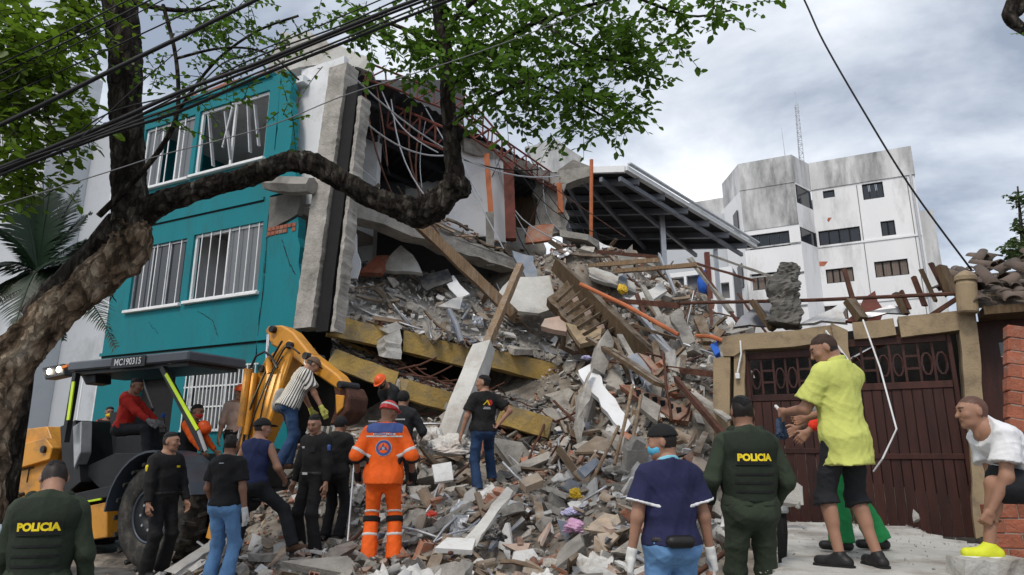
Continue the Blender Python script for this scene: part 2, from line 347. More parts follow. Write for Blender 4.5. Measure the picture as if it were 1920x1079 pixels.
mat('clay_tile', (0.14, 0.105, 0.085), 0.9, 0.4, 4, 0.35, 30, dirt=(0.05, 0.047, 0.043), damt=0.5, dscale=4, objrand=0.35)
mat('black_matte', (0.008, 0.008, 0.009), 0.8, 0.3, 5, 0.1, 30)
mat('void_shade', (0.02, 0.019, 0.018), 0.95, 0.4, 2, 0.4, 15)
mat('aluminium', (0.45, 0.46, 0.48), 0.4, 0.15, 4, 0.05, 40, metal=0.6)
mat('curtain', (0.17, 0.135, 0.115), 0.9, 0.3, 3, 0.2, 8, stretch=(14, 14, 0.6))
mat('old_white', (0.8, 0.8, 0.81), 0.9, 0.05, 0.6, 0.25, 6, dirt=(0.42, 0.41, 0.40), damt=0.25, dscale=0.45, stretch=(1, 1, .3))
mat('stained_white', (0.62, 0.62, 0.62), 0.9, 0.3, 0.8, 0.3, 5, dirt=(0.15, 0.15, 0.15), damt=0.55, dscale=0.7, stretch=(1, 1, 0.25))
mat('pale_wall', (0.52, 0.54, 0.57), 0.9, 0.08, 0.4, 0.15, 8, dirt=(0.33, 0.34, 0.35), damt=0.4, dscale=0.4)
glass_mat('glass_dark', (0.018, 0.022, 0.028), 0.12)
glass_mat('glass_grey', (0.10, 0.11, 0.12), 0.15)
mt = MATS

def plate(pts, thick, jag=0.0, step=0.25, seed=0, keep=()):
    """broken slab or wall: polygon through pts, front towards the camera, thick metres deep; edges ragged by jag"""
    r = random.Random(seed); pts = [Vector(p) for p in pts]; n = Vector((0, 0, 0)); c = sum(pts, Vector()) / len(pts)
    for i, p in enumerate(pts):
        q = pts[(i + 1) % len(pts)]; n += (p - c).cross(q - c)
    n.normalize()
    if n.dot(CAM - c) < 0: n = -n; pts = pts[::-1]
    if jag:
        o = []
        for i, p in enumerate(pts):
            q = pts[(i + 1) % len(pts)]; k = max(1, int((q - p).length / step)); e = (q - p).normalized(); s = e.cross(n)
            o.append(p + s * r.uniform(-jag, jag) * 0.5)
            for j in range(1, k): o.append(p.lerp(q, (j + r.uniform(-0.3, 0.3)) / k) + s * r.uniform(-jag, jag) + n * r.uniform(-0.2, 0.2) * jag)
        pts = o
    m = MB(); k = len(pts); back = [p - n * (thick + (r.uniform(-0.3, 0.3) * jag if jag else 0)) for p in pts]
    m.add(pts + back, [tuple(range(k)), tuple(range(2 * k - 1, k - 1, -1))] + [(i, i + k, (i + 1) % k + k, (i + 1) % k) for i in range(k)])
    return m
def px_plate(pix, thick, jag=0.0, step=0.25, seed=0): return plate([at(*p) for p in pix], thick, jag, step, seed)

def holed_wall(u0, u1, z0, z1, holes, n, th, m=None):
    """upright street-parallel wall with rectangular openings, in (u, z)"""
    m = m or MB(); us = sorted({u0, u1, *[h[0] for h in holes], *[h[1] for h in holes]}); zs = sorted({z0, z1, *[h[2] for h in holes], *[h[3] for h in holes]})
    us = [x for x in us if u0 <= x <= u1]; zs = [x for x in zs if z0 <= x <= z1]
    for i in range(len(us) - 1):
        j = 0
        while j < len(zs) - 1:
            def solid(j): return not any(h[0] <= (us[i] + us[i + 1]) / 2 <= h[1] and h[2] <= (zs[j] + zs[j + 1]) / 2 <= h[3] for h in holes)
            if solid(j):
                e = j
                while e + 1 < len(zs) - 1 and solid(e + 1): e += 1
                P = [S(us[i], n, zs[j]), S(us[i + 1], n, zs[j]), S(us[i + 1], n + th, zs[j]), S(us[i], n + th, zs[j])]
                T = [Vector((p.x, p.y, zs[e + 1])) for p in P]
                m.add(P + T, [(0, 3, 2, 1), (4, 5, 6, 7), (0, 1, 5, 4), (1, 2, 6, 5), (2, 3, 7, 6), (3, 0, 4, 7)]); j = e + 1
            else: j += 1
    return m
def sbox(m, u0, u1, n0, n1, z0, z1):
    P = [S(u0, n0, z0), S(u1, n0, z0), S(u1, n1, z0), S(u0, n1, z0)]; T = [Vector((p.x, p.y, z1)) for p in P]
    return m.add(P + T, [(0, 3, 2, 1), (4, 5, 6, 7), (0, 1, 5, 4), (1, 2, 6, 5), (2, 3, 7, 6), (3, 0, 4, 7)])

# ------------------------------------------------------------------ ground
g = MB(); g.add([(-1500, -300, 0), (1500, -300, 0), (1500, 2500, 0), (-1500, 2500, 0)], [(0, 1, 2, 3)])
tag(g.build('ground', mt['asphalt']), kind='structure')

# ------------------------------------------------------------------ the teal apartment building, still standing
NF = 10.0
apt = empty('apartment_building', S(-13, NF, 0), 0, 'teal painted three storey apartment building with its open end torn away', 'building')
def ap(m, name, ma, parent=None, **k):
    o = m.build(name, ma, parent or apt, **k)
    o.matrix_parent_inverse = Matrix.Translation(-apt.location) if parent is None else Matrix.Identity(4)
    return o
def part(root, m, name, ma, sub=None, **k):      # world-space mesh as a part of a thing placed at its base
    o = m.build(name, ma, sub or root, **k)
    if sub is None: o.matrix_parent_inverse = root.matrix_basis.inverted() if root.matrix_basis != Matrix.Identity(4) else Matrix.Translation(-root.location)
    return o
def winv(root): return (Matrix.Translation(root.location) @ root.rotation_euler.to_matrix().to_4x4()).inverted()
def part(root, m, name, ma, sub=None, **k):
    o = m.build(name, ma, sub or root, **k)
    if sub is None: o.matrix_parent_inverse = winv(root)
    return o
W3A, W3B = (-15.25, -13.45, 7.98, 9.62), (-13.3, -11.05, 8.0, 9.66)
W2A, W2B = (-15.0, -13.22, 4.93, 6.46), (-13.0, -10.87, 4.95, 6.5)
WG, WD = (-12.7, -10.6, 2.12, 3.45), (-14.3, -13.05, 0.0, 3.3)
w = holed_wall(-15.7, -10.75, 0, 9.98, [W3A, W3B, W2A, W2B, WG, WD], NF, 0.22)
part(apt, w, 'wall', mt['teal'])
# ragged right end of the facade, storey by storey
def fac(u, z): return S(u, NF, z)
for sd, poly in enumerate([[(-10.752, 7.75), (-10.32, 7.95), (-10.28, 8.6), (-10.42, 9.3), (-10.5, 9.98), (-10.752, 9.98)],
                           [(-10.752, 0), (-9.75, 0), (-9.75, 3.4), (-9.72, 5.2), (-9.9, 6.45), (-10.3, 6.3), (-10.45, 6.1), (-10.752, 6.1)]]):
    part(apt, plate([fac(*q) for q in poly], 0.2, 0.05, 0.22, sd), 'wall_end', mt['teal'])
part(apt, plate([fac(-10.752, 6.12), fac(-10.47, 6.12), fac(-10.47, 6.35), fac(-9.92, 6.5), fac(-9.85, 7.0), fac(-10.752, 7.02)], 0.15, 0.03, 0.2, 5), 'bare_concrete_strip', mt['concrete_dark'])
part(apt, plate([fac(-10.752, 7.06), fac(-10.0, 7.08), fac(-10.15, 7.72), fac(-10.752, 7.72)], 0.18, 0.03, 0.2, 6), 'wall_end', mt['teal'])
b = MB()
for k in range(7):
    for r_ in range(2):
        if rnd.random() < 0.8: sbox(b, -10.72 + k * 0.115, -10.62 + k * 0.115, NF - 0.012 - rnd.random() * 0.01, NF + 0.02, 6.14 + r_ * 0.1, 6.22 + r_ * 0.1)
part(apt, b, 'exposed_brick', mt['brick_red'])
# joints, ledges and cracks of the facade
b = MB(); sbox(b, -15.72, -10.9, NF - 0.035, NF - 0.003, 6.98, 7.05); sbox(b, -15.72, -10.9, NF - 0.035, NF - 0.003, 7.42, 7.45); part(apt, b, 'band', mt['teal'])
b = MB(); sbox(b, -15.72, -9.9, NF - 0.05, NF - 0.003, 3.9, 3.97); part(apt, b, 'band', mt['teal'])
for ja in ((-15.7, -9.78, NF - 0.006, NF - 0.002, 3.86, 3.9), (-15.7, -10.9, NF - 0.006, NF - 0.002, 6.945, 6.98)): part(apt, sbox(MB(), *ja), 'joint', mt['black_matte'])
def crack(pts, w_=0.018):
    m = MB()
    for a, c in zip(pts[:-1], pts[1:]):
        for k in range(4):
            p = Vector(fac(*a)).lerp(fac(*c), k / 4); q = Vector(fac(*a)).lerp(fac(*c), (k + 1) / 4)
            if k < 3: q += Vector((0, 0, rnd.uniform(-0.05, 0.05)))
            m.bar(p - NX * 0.003, q - NX * 0.003, w_ * rnd.uniform(0.5, 1.3), 0.004, up=NX)
    part(apt, m, 'crack', mt['black_matte'])
crack([(-10.3, 6.0), (-10.05, 5.5), (-9.85, 5.2)]); crack([(-14.9, 7.42), (-14.6, 7.05), (-14.3, 7.1)]); crack([(-12.6, 4.7), (-12.1, 4.45), (-11.9, 4.1)], 0.012)
crack([(-10.72, 6.1), (-10.7, 5.0), (-10.73, 4.0)], 0.02); crack([(-14.2, 4.6), (-13.8, 4.3)], 0.01); crack([(-13.15, 7.9), (-13.1, 7.45)], 0.012)
# parapet
b = MB(); sbox(b, -15.75, -11.0, NF - 0.06, NF + 0.3, 9.98, 10.1); part(apt, b, 'roof_edge', mt['teal'])
part(apt, plate([S(-15.0, NF + .02, 10.08), S(-11.4, NF + .02, 10.08), S(-11.3, NF + .02, 10.2), S(-14.6, NF + .02, 10.22)], 0.3, 0.05, 0.4, 3), 'roof_edge', mt['brick_red'])
# windows
def bars(parent, u0, u1, z0, z1, n, count, r=0.009, lean=0.0, ma='white_paint'):
    for k in range(count):
        u = u0 + (u1 - u0) * (k + 0.5) / count; m = MB(); l = rnd.uniform(-lean, lean)
        m.bar(S(u, n, z0), S(u + l, n, z1), r * 2, r * 2); m.build('bar', mt[ma], parent)
def window(root, o, n, frame_w=0.05, panes=2, name='window', fm='white_paint', pm='glass_grey', depth=0.06, inset=0.06, nopane=()):
    u0, u1, z0, z1 = o; m = MB(); a, c = n + inset, n + inset + depth
    sbox(m, u0, u0 + frame_w, a, c, z0, z1); sbox(m, u1 - frame_w, u1, a, c, z0, z1)
    sbox(m, u0 + frame_w, u1 - frame_w, a, c, z0, z0 + frame_w); sbox(m, u0 + frame_w, u1 - frame_w, a, c, z1 - frame_w, z1)
    for k in range(1, panes):
        u = u0 + (u1 - u0) * k / panes; sbox(m, u - frame_w * 0.4, u + frame_w * 0.4, a + .004, c - .004, z0 + frame_w, z1 - frame_w)
    f = part(root, m, name, mt[fm])
    for k in range(panes):
        if k in nopane: continue
        ua = u0 + (u1 - u0) * k / panes + frame_w * 0.8; ub = u0 + (u1 - u0) * (k + 1) / panes - frame_w * 0.8
        q = MB(); sbox(q, ua, ub, (a + c) / 2 - 0.003, (a + c) / 2 + 0.003, z0 + frame_w * 0.9, z1 - frame_w * 0.9); q.build('pane', mt[pm], f)
    return f
def sill(root, o, n, ma='white_paint', out=0.09, th=0.07):
    m = MB(); sbox(m, o[0] - 0.06, o[1] + 0.06, n - out, n + 0.05, o[2] - th, o[2]); part(root, m, 'sill', mt[ma], bevel=0.01)
f = window(apt, W3A, NF, 0.06, 3, nopane=(1,)); bars(f, W3A[0] + .1, W3A[1] - .1, W3A[2], W3A[3], NF + 0.03, 3, 0.011)
f = window(apt, W3B, NF, 0.07, 2, nopane=(0, 1))
for (ua, za, ub, zb) in ((-13.0, 9.5, -12.6, 8.1), (-12.45, 9.45, -12.05, 8.15), (-12.2, 9.6, -12.35, 8.5), (-11.75, 9.62, -11.45, 8.2), (-11.5, 9.4, -11.2, 8.3)):
    m = MB(); m.bar(S(ua, NF + .02, za), S(ub, NF - .02, zb), 0.07, 0.03); m.build('bent_bar', mt['aluminium'], f)
f = window(apt, W2A, NF, 0.05, 3, fm='aluminium', pm='glass_dark'); bars(f, W2A[0] + .15, W2A[1], W2A[2], W2A[3], NF + 0.03, 4, 0.009)
f = window(apt, W2B, NF, 0.06, 2, nopane=(0,)); bars(f, W2B[0] + .1, W2B[1], W2B[2], W2B[3], NF + 0.03, 7, 0.009)
for o in (W3A, W3B, W2A, W2B): sill(apt, o, NF)
f = window(apt, WG, NF, 0.06, 2, fm='white_paint', pm='glass_dark', inset=0.1)
g_ = MB()
for z in (WG[2] + .02, WG[2] + 0.5, WG[2] + 0.92, WG[3] - .02): sbox(g_, WG[0], WG[1], NF - 0.05, NF - 0.03, z - 0.015, z + 0.015)
gr = part(apt, g_, 'window_grille', mt['white_paint']); bars(gr, WG[0], WG[1], WG[2], WG[3], NF - 0.055, 19, 0.011)
m = MB(); sbox(m, WD[0], WD[1], NF + 0.15, NF + 0.19, 0, WD[3]); part(apt, m, 'door', mt['black_matte'])  # flat black panel painted as the dark of the doorway
# rooms behind the windows
m = MB()
sbox(m, -15.68, -10.3, NF + 3.0, NF + 3.15, 0, 9.95); part(apt, m, 'inner_wall', mt['white_plaster'])
for z in (3.9, 6.95): m = MB(); sbox(m, -15.68, -10.3, NF + 0.225, NF + 2.998, z - 0.2, z); part(apt, m, 'floor_slab', mt['concrete'])
m = MB(); sbox(m, -15.7, -10.3, NF + 0.225, NF + 8, 9.8, 9.96); part(apt, m, 'ceiling', mt['white_plaster'])
m = MB(); sbox(m, -15.72, -15.5, NF + 0.225, NF + 8, 0, 9.797); part(apt, m, 'side_wall', mt['teal'])
m = MB(); sbox(m, -13.4, -13.3, NF + 0.24, NF + 2.99, 3.91, 6.74); part(apt, m, 'partition', mt['white_plaster'])
# white wall seen past the torn edge of the top storey
part(apt, plate([S(-10.6, NF + .45, 6.9), S(-9.3, NF + .45, 6.9), S(-9.35, NF + .45, 10.3), S(-10.6, NF + .45, 10.3)], 0.15, 0.03, 0.3, 9), 'torn_white_wall', mt['white_plaster'])
# the tall corner column: pale shaft, black bar for recess shade, thin outer flange
def scol(px0, py0, px1, py1, n): return S(street(px0, py0, n)[0], n, street(px0, py0, n)[1]), S(street(px1, py1, n)[0], n, street(px1, py1, n)[1])
def ragbar(a, b, w, d, seed=0, jag=0.03, k=18):
    r = random.Random(seed); m = MB(); a = Vector(a); b = Vector(b); ring = []
    for i in range(k + 1):
        p = a.lerp(b, i / k); j = lambda: r.uniform(-jag, jag)
        ring.append([p + UX * (-w / 2 + j() * .5) + NX * j() * .3, p + UX * (w / 2 + j()) + NX * j() * .3, p + UX * (w / 2 + j()) + NX * (d + j()), p + UX * (-w / 2 + j()) + NX * (d + j())])
    vs = [q for rr in ring for q in rr]; fs = [(i * 4 + c, i * 4 + (c + 1) % 4, i * 4 + 4 + (c + 1) % 4, i * 4 + 4 + c) for i in range(k) for c in range(4)] + [(3, 2, 1, 0), (k * 4, k * 4 + 1, k * 4 + 2, k * 4 + 3)]
    return m.add(vs, fs)
a, c = scol(634, 122, 566, 615, 9.85); part(apt, ragbar(a, c, 0.46, 0.4, 1, .014, 70), 'column', mt['concrete'])
a, c = scol(661, 160, 603, 622, 9.93); part(apt, ragbar(a, c, 0.30, 0.15, 2, 0.012), 'recess_shade', mt['black_matte'])
a, c = scol(675, 180, 623, 622, 9.9); part(apt, ragbar(a, c, 0.085, 0.3, 3, 0.022, 60), 'column_flange', mt['concrete'])
a, c = scol(585, 350, 500, 345, 9.7); m = MB(); m.tube([a + Vector((0, 0, .02)), a.lerp(c, .3), a.lerp(c, .7), c], [.17, .2, .19, .14], 7); part(apt, m, 'broken_beam_stub', mt['concrete'])
# broken roof edge above the column
part(apt, px_plate([(500, 130, 14.2), (530, 60, 14.2), (575, 60, 14.2), (640, 85, 14.0), (690, 105, 13.8), (700, 135, 13.8), (640, 125, 13.8), (560, 128, 14.0)], 0.35, 0.09, 0.25, 8), 'broken_roof_edge', mt['concrete_pale'])
part(apt, px_plate([(500, 165, 13.9), (520, 140, 13.9), (545, 135, 13.9), (545, 165, 13.9)], 0.2, 0.05, 0.2, 8), 'broken_roof_edge', mt['concrete_dark'])
# dark roof over the open top storey, its red trusses and the rooms cut open
A_, B_ = at(655, 122, 13.7), at(1050, 335, 18.6); bk = Vector((-4.2, 5.6, -1.2))
def corr(A, B, C, D, k=46, amp=0.03):
    m = MB(); up = (B - A).cross(D - A).normalized(); vs = []
    for i in range(k + 1):
        t = i / k; o = up * amp * (1 if i % 2 else -1); vs += [A.lerp(B, t) + o, D.lerp(C, t) + o]
    return m.add(vs, [(2 * i, 2 * i + 2, 2 * i + 3, 2 * i + 1) for i in range(k)])
rf = part(apt, corr(A_, B_, B_ + bk, A_ + bk, 60), 'roof', mt['dark_sheet'])
for k in range(6):
    m = MB(); t = (k + 0.6) / 6.4; m.bar(A_.lerp(A_ + bk, t) - Vector((0, 0, .12)), B_.lerp(B_ + bk, t) - Vector((0, 0, .12)), 0.1, 0.14); m.build('purlin', mt['dark_sheet'], rf)
def truss(a, b, h, k, r=0.028, drop=Vector((0, 0, -1)), seed=0, ma='red_steel'):
    q = random.Random(seed); m = MB(); a = Vector(a); b = Vector(b); T = [a.lerp(b, i / k) for i in range(k + 1)]; Bo = [p + drop * h + Vector((q.uniform(-.05, .05),) * 3) for p in T]
    m.tube(T, r, 5); m.tube(Bo, r, 5)
    for i in range(k): m.tube([T[i], Bo[i]], r * .7, 4); m.tube([Bo[i], T[i + 1]], r * .7, 4)
    return m
truss(at(690, 118, 13.9), at(870, 190, 15.6), 0.42, 6, seed=1).build('truss', mt['red_steel'], rf)
truss(at(840, 190, 15.4), at(1050, 335, 18.2), 0.5, 9, seed=2).build('truss', mt['red_steel'], rf)
truss(at(730, 195, 15.0), at(845, 245, 15.2), 0.6, 4, 0.035, seed=3).build('truss', mt['red_steel'], rf)
truss(at(870, 175, 16.2), at(960, 280, 16.6), 0.55, 5, 0.03, seed=4).build('truss', mt['red_steel'], rf)
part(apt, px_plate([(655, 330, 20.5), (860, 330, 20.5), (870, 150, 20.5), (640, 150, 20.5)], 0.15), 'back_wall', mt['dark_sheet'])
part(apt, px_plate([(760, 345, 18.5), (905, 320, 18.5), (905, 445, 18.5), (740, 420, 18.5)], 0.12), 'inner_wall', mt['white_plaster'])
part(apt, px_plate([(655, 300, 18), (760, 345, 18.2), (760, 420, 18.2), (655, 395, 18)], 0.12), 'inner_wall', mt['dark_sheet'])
part(apt, px_plate([(822, 395, 16.6), (868, 268, 16.6), (962, 315, 17.2), (950, 455, 17.2), (822, 425, 16.6)], 0.14, 0.07, 0.25, 12), 'standing_white_wall', mt['white_plaster'])
for pix, ma, wd, nm in (([(912, 290, 16.4), (921, 405, 16.4)], 'orange_pipe', .14, 'orange_post'), ([(953, 308, 16.8), (958, 450, 16.8)], 'red_steel', .27, 'door_frame'), ([(918, 400, 16.2), (920, 500, 16.2)], 'concrete', .2, 'broken_post'), ([(1048, 345, 18), (1052, 400, 18)], 'orange_pipe', .14, 'orange_post')):
    m = MB(); m.bar(at(*pix[0]), at(*pix[1]), wd, wd); part(apt, m, nm, mt[ma])
part(apt, px_plate([(1003, 330, 18.2), (1062, 345, 18.2), (1064, 440, 18.2), (1005, 445, 18.2)], 0.3, 0.1, 0.25, 3), 'broken_block_wall', mt['concrete'])
part(apt, px_plate([(960, 350, 19.5), (1010, 350, 19.5), (1010, 440, 19.5), (960, 440, 19.5)], 0.1), 'inner_wall', mt['wood_dark'])
part(apt, px_plate([(870, 258, 16.5), (905, 265, 16.6), (1050, 330, 18.1), (1046, 352, 18.1), (930, 300, 17), (870, 285, 16.5)], 0.3, 0.06, 0.25, 14), 'ring_beam', mt['concrete'])
# third floor slab edge, second storey room
part(apt, px_plate([(648, 365, 13.8), (720, 395, 14.2), (880, 455, 15.6), (1010, 500, 17), (1008, 520, 17), (880, 480, 15.6), (720, 418, 14.2), (648, 400, 13.8)], 0.5, 0.06, 0.3, 15), 'floor_slab', mt['concrete'])
part(apt, plate([at(648, 366, 13.9), at(1010, 500, 17.1), at(1000, 470, 20.5), at(655, 362, 18)], 0.12), 'floor_slab', mt['concrete_dark'])
part(apt, px_plate([(640, 330, 14.8), (690, 345, 14.8), (790, 400, 15.4), (780, 412, 15.4), (650, 360, 14.8)], 0.25, 0.05, .3, 4), 'fallen_ceiling_strip', mt['wood_dark'])
part(apt, px_plate([(640, 395, 17.5), (980, 480, 17.5), (980, 600, 17.5), (640, 600, 17.5)], 0.15), 'inner_wall', mt['grey_plaster'])
part(apt, px_plate([(648, 430, 14.0), (668, 438, 14.0), (668, 470, 14.0), (677, 500, 14.0), (668, 522, 14.0), (646, 520, 14.0)], 0.08, 0.03, 0.15, 2), 'torn_wallpaper', mt['white_plaster'])
part(apt, px_plate([(620, 515, 13.5), (650, 520, 13.5), (640, 575, 13.5), (618, 590, 13.5)], 0.06, 0.04, 0.15, 2), 'torn_wallpaper', mt['white_plaster'])
# dark sheet painting the shade inside the crushed ground floor
part(apt, plate([at(560, 620, 14.6), at(1120, 640, 17.5), at(1120, 900, 15.5), at(560, 900, 13.8)], 0.3), 'inner_wall', mt['void_shade'])

# ------------------------------------------------------------------ pale building beyond the tree
m = MB(); pb = empty('plain_building', S(-24, 15, 0), 0, 'plain pale grey building behind the tree trunk, beside the teal block', 'building')
m = MB(); sbox(m, -40, -18.2, 14.0, 24, 0, 13.2); part(pb, m, 'wall', mt['pale_wall'])
m = MB(); sbox(m, -40, -24.3, 12.5, 13.99, 0, 15.5); part(pb, m, 'wall', mt['pale_wall'])
m = MB(); sbox(m, -40.1, -18.1, 13.9, 24.1, 13.2, 13.45); part(pb, m, 'roof_edge', mt['white_paint'])
for k in range(3):
    window(pb, (-22.8, -21.2, 2.5 + 3.6 * k, 4.2 + 3.6 * k), 14.0, 0.06, 2, inset=-0.02)

# ------------------------------------------------------------------ metal roofed shed on posts
sh = empty('open_shed', at(1240, 560, 22), 0, 'open shed with grey corrugated metal roof on steel posts', 'shed'); sh.location.z = 0
N1, N2, N3, N4 = at(1035, 322, 20), at(1172, 318, 19), at(1416, 464, 25.5), at(1085, 470, 27)
rs = part(sh, corr(N2, N3, N4, N1, 70, 0.025), 'roof', mt['dark_sheet'])
m = MB(); m.bar(N2 + Vector((0, 0, .03)), N3 + Vector((0, 0, .03)), 0.16, 0.14); m.build('gutter', mt['white_paint'], rs)
m = MB(); m.bar(N2 + Vector((.12, -.06, .16)), N3 + Vector((.12, -.06, .16)), 0.12, 0.05); m.build('gutter', mt['aluminium'], rs)
m = MB(); m.bar(N1.lerp(N2, .55), N2, 0.12, 0.2); m.build('fascia', mt['white_paint'], rs)
for k in range(6):
    t = (k + 0.5) / 6; m = MB(); m.bar(N2.lerp(N3, t) - Vector((0, 0, .14)), N1.lerp(N4, t) - Vector((0, 0, .14)), 0.13, 0.2); m.build('rafter', mt['grey_sheet'], rs)
for k in range(4):
    t = (k + 0.3) / 4; m = MB(); m.bar(N2.lerp(N1, t) - Vector((0, 0, .3)), N3.lerp(N4, t) - Vector((0, 0, .3)), 0.1, 0.14); m.build('purlin', mt['grey_sheet'], rs)
for px, pt, Y, wd, ma in ((1240, 395, 22.5, .17, 'aluminium'), (1341, 468, 24.8, .14, 'aluminium')):
    m = MB(); a = at(px, pt, Y); m.bar(a, (a.x, a.y, 0), wd, wd, up=(0, 1, 0)); part(sh, m, 'post', mt[ma])
m = MB(); a = at(1109, 300, 18.7); m.tube([a, at(1108, 452, 18.7)], 0.055, 8); part(sh, m, 'downpipe', mt['orange_pipe'])
part(sh, px_plate([(1175, 458, 26), (1243, 452, 26), (1243, 525, 26), (1165, 525, 26)], 0.1), 'wall', mt['white_plaster'])
part(sh, px_plate([(1045, 320, 19.6), (1075, 300, 19.4), (1107, 312, 19.3), (1107, 330, 19.3), (1060, 345, 19.4), (1040, 340, 19.6)], 0.4, 0.05, .3, 6), 'beam', mt['concrete'])
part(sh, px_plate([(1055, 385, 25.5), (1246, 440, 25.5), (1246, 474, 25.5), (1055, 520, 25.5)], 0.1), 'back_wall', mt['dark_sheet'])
part(sh, px_plate([(985, 275, 21), (1045, 262, 21), (1090, 295, 21), (1075, 330, 21), (1010, 320, 21)], 0.3, 0.05, .3, 6), 'gable', mt['stained_white'])

# ------------------------------------------------------------------ white four storey block further back
NB = 38.0
wb = empty('white_building', S(0, NB, 0), 0, 'weathered white four storey block with stained parapet and dark windows', 'building')
def wu(px, py, n=NB): return street(px, py, n)
uc = wu(1705, 275)[0]; ub = wu(1515, 305)[0]; zt = wu(1705, 275)[1]; ztb = zt
zl = zt - 1.55
RW = [(1617, 343, 1657, 373), (1543, 357, 1565, 371), (1652, 414, 1679, 442), (1535, 429, 1614, 457), (1549, 503, 1601, 530), (1640, 488, 1704, 518), (1545, 572, 1590, 600)]
def rect(q, n): 
    u0, za = wu(q[0], q[1], n); u1, zb = wu(q[2], q[3], n); ua, _ = wu(q[0], q[3], n); ux, _ = wu(q[2], q[1], n)
    zc = wu((q[0] + q[2]) / 2, q[1], n)[1]; zd = wu((q[0] + q[2]) / 2, q[3], n)[1]
    return ((u0 + ua) / 2, (u1 + ux) / 2, zd, zc)
holes = [rect(q, NB) for q in RW]
part(wb, holed_wall(ub, uc, 0, zl, holes, NB, 0.3), 'wall', mt['old_white'])
m = MB(); sbox(m, ub, uc + .06, NB - 0.06, NB + 0.3, zl, zt); part(wb, m, 'parapet', mt['stained_white'])
m = MB(); sbox(m, uc - .3, uc, NB + 0.302, NB + 13, 0, zl - .01); part(wb, m, 'side_wall', mt['old_white'])
m = MB(); sbox(m, uc - .3, uc + .06, NB + 0.302, NB + 13, zl, zt - .1); part(wb, m, 'parapet', mt['stained_white'])
m = MB(); sbox(m, uc, uc + 1.2, NB + 5, NB + 12, 0, zl - .4); part(wb, m, 'side_wing', mt['stained_white'])
m = MB(); sbox(m, ub - 12, uc - .4, NB + 1, NB + 13, 0, zl - .2); part(wb, m, 'core', mt['pale_wall'])
for i, h in enumerate(holes): window(wb, h, NB, 0.05, [3, 1, 2, 4, 4, 4, 2][i], fm='black_matte', pm='glass_dark' if i < 4 else 'curtain', inset=0.1)
for z in (zl - 3.25, zl - 6.4, zl - 9.3): 
    m = MB(); sbox(m, ub + .02, uc - .05, NB - 0.05, NB - 0.003, z, z + .1); part(wb, m, 'band', mt['old_white'])
b = MB()
for k in range(3): sbox(b, uc + 0.02, uc + 0.06, NB + 0.5 + k * 0.9, NB + 1.0 + k * .9, zl - 2.2 - k * .95, zl - 1.3 - k * .95)
part(wb, b, 'exposed_brick', mt['orange_pipe'])
for q, sd in (((1528, 492, 1553, 500), 1), ((1552, 408, 1560, 416), 2)):
    u0, u1, z0, z1 = rect(q, NB); part(wb, plate([S(u0, NB - .01, z1), S(u1, NB - .01, z1), S(u1 - .2, NB - .01, z0), S(u0, NB - .01, z0 + .1)], 0.008, 0.06, 0.2, sd), 'exposed_brick', mt['brick_red'])
for u in (ub + (uc - ub) * .45, uc - .35):
    m = MB(); sbox(m, u, u + .035, NB - 0.012, NB - 0.003, 2, zl - .1); part(wb, m, 'joint', mt['grey_plaster'])
m = MB(); m.tube([S(uc - .15, NB - .08, 0), S(uc - .15, NB - .08, zl)], .06, 8); part(wb, m, 'downpipe', mt['aluminium'])
# bay with chamfered corners
NB2 = 36.4; u2a, u2b = wu(1385, 330, NB2)[0], wu(1487, 312, NB2)[0]; uL = wu(1352, 345, NB2)[0] - .3
BW = [rect(q, NB2) for q in ((1405, 437, 1481, 465), (1407, 512, 1462, 543))]
part(wb, holed_wall(u2a, u2b, 0, zl, BW, NB2, 0.3), 'bay_wall', mt['old_white'])
m = MB(); sbox(m, u2a, u2b, NB2 - 0.06, NB2 + 0.3, zl, zt); part(wb, m, 'parapet', mt['stained_white'])
m = MB(); sbox(m, u2a + .02, u2b - .02, NB2 - 0.03, NB2 - 0.003, zl - 2.3, zl - 0.002); part(wb, m, 'stained_panel', mt['stained_white'])
for h in BW: window(wb, h, NB2, 0.05, 4, fm='black_matte', pm='glass_dark' if h is BW[0] else 'curtain', inset=0.1)
for z in (zl - 3.32, zl - 4.9, zl - 6.6, zl - 8.2):
    m = MB(); sbox(m, u2a + .01, u2b - .01, NB2 - 0.05, NB2 - 0.031, z, z + .07); part(wb, m, 'band', mt['stained_white'])
def cham(u0, n0, u1, n1, z0, z1, ma, nm, th=.25): part(wb, plate([S(u0, n0, z0), S(u1, n1, z0), S(u1, n1, z1), S(u0, n0, z1)], th), nm, mt[ma])
zw = [(rect((1489, 353, 1518, 388), 37.2)[2:]), (rect((1495, 432, 1527, 459), 37.2)[2:])]
zs = [0, zw[1][0], zw[1][1], zw[0][0], zw[0][1], zl, zt]
for i in range(6):
    if i in (1, 3):
        o_ = MB(); plate_ = plate([S(u2b + .05, NB2 + .15, zs[i]), S(ub - .05, NB + .1, zs[i]), S(ub - .05, NB + .1, zs[i + 1]), S(u2b + .05, NB2 + .15, zs[i + 1])], 0.05); part(wb, plate_, 'corner_window', mt['glass_dark'])
    else: cham(u2b, NB2, ub, NB, zs[i], zs[i + 1], 'stained_white' if i == 5 else 'old_white', 'parapet' if i == 5 else 'bay_wall')
for zz in ((zl - 2.3, zl - .9), (zl - 5.2, zl - 3.9), (zl - 8.1, zl - 6.9)):
    part(wb, plate([S(uL + .35, NB + .28, zz[0]), S(u2a - .3, NB2 + .38, zz[0]), S(u2a - .3, NB2 + .38, zz[1]), S(uL + .35, NB + .28, zz[1])], .04), 'corner_window', mt['glass_dark'])
cham(uL, NB + .8, u2a, NB2, 0, zl, 'old_white', 'bay_wall'); cham(uL, NB + .8, u2a, NB2, zl, zt, 'stained_white', 'parapet')
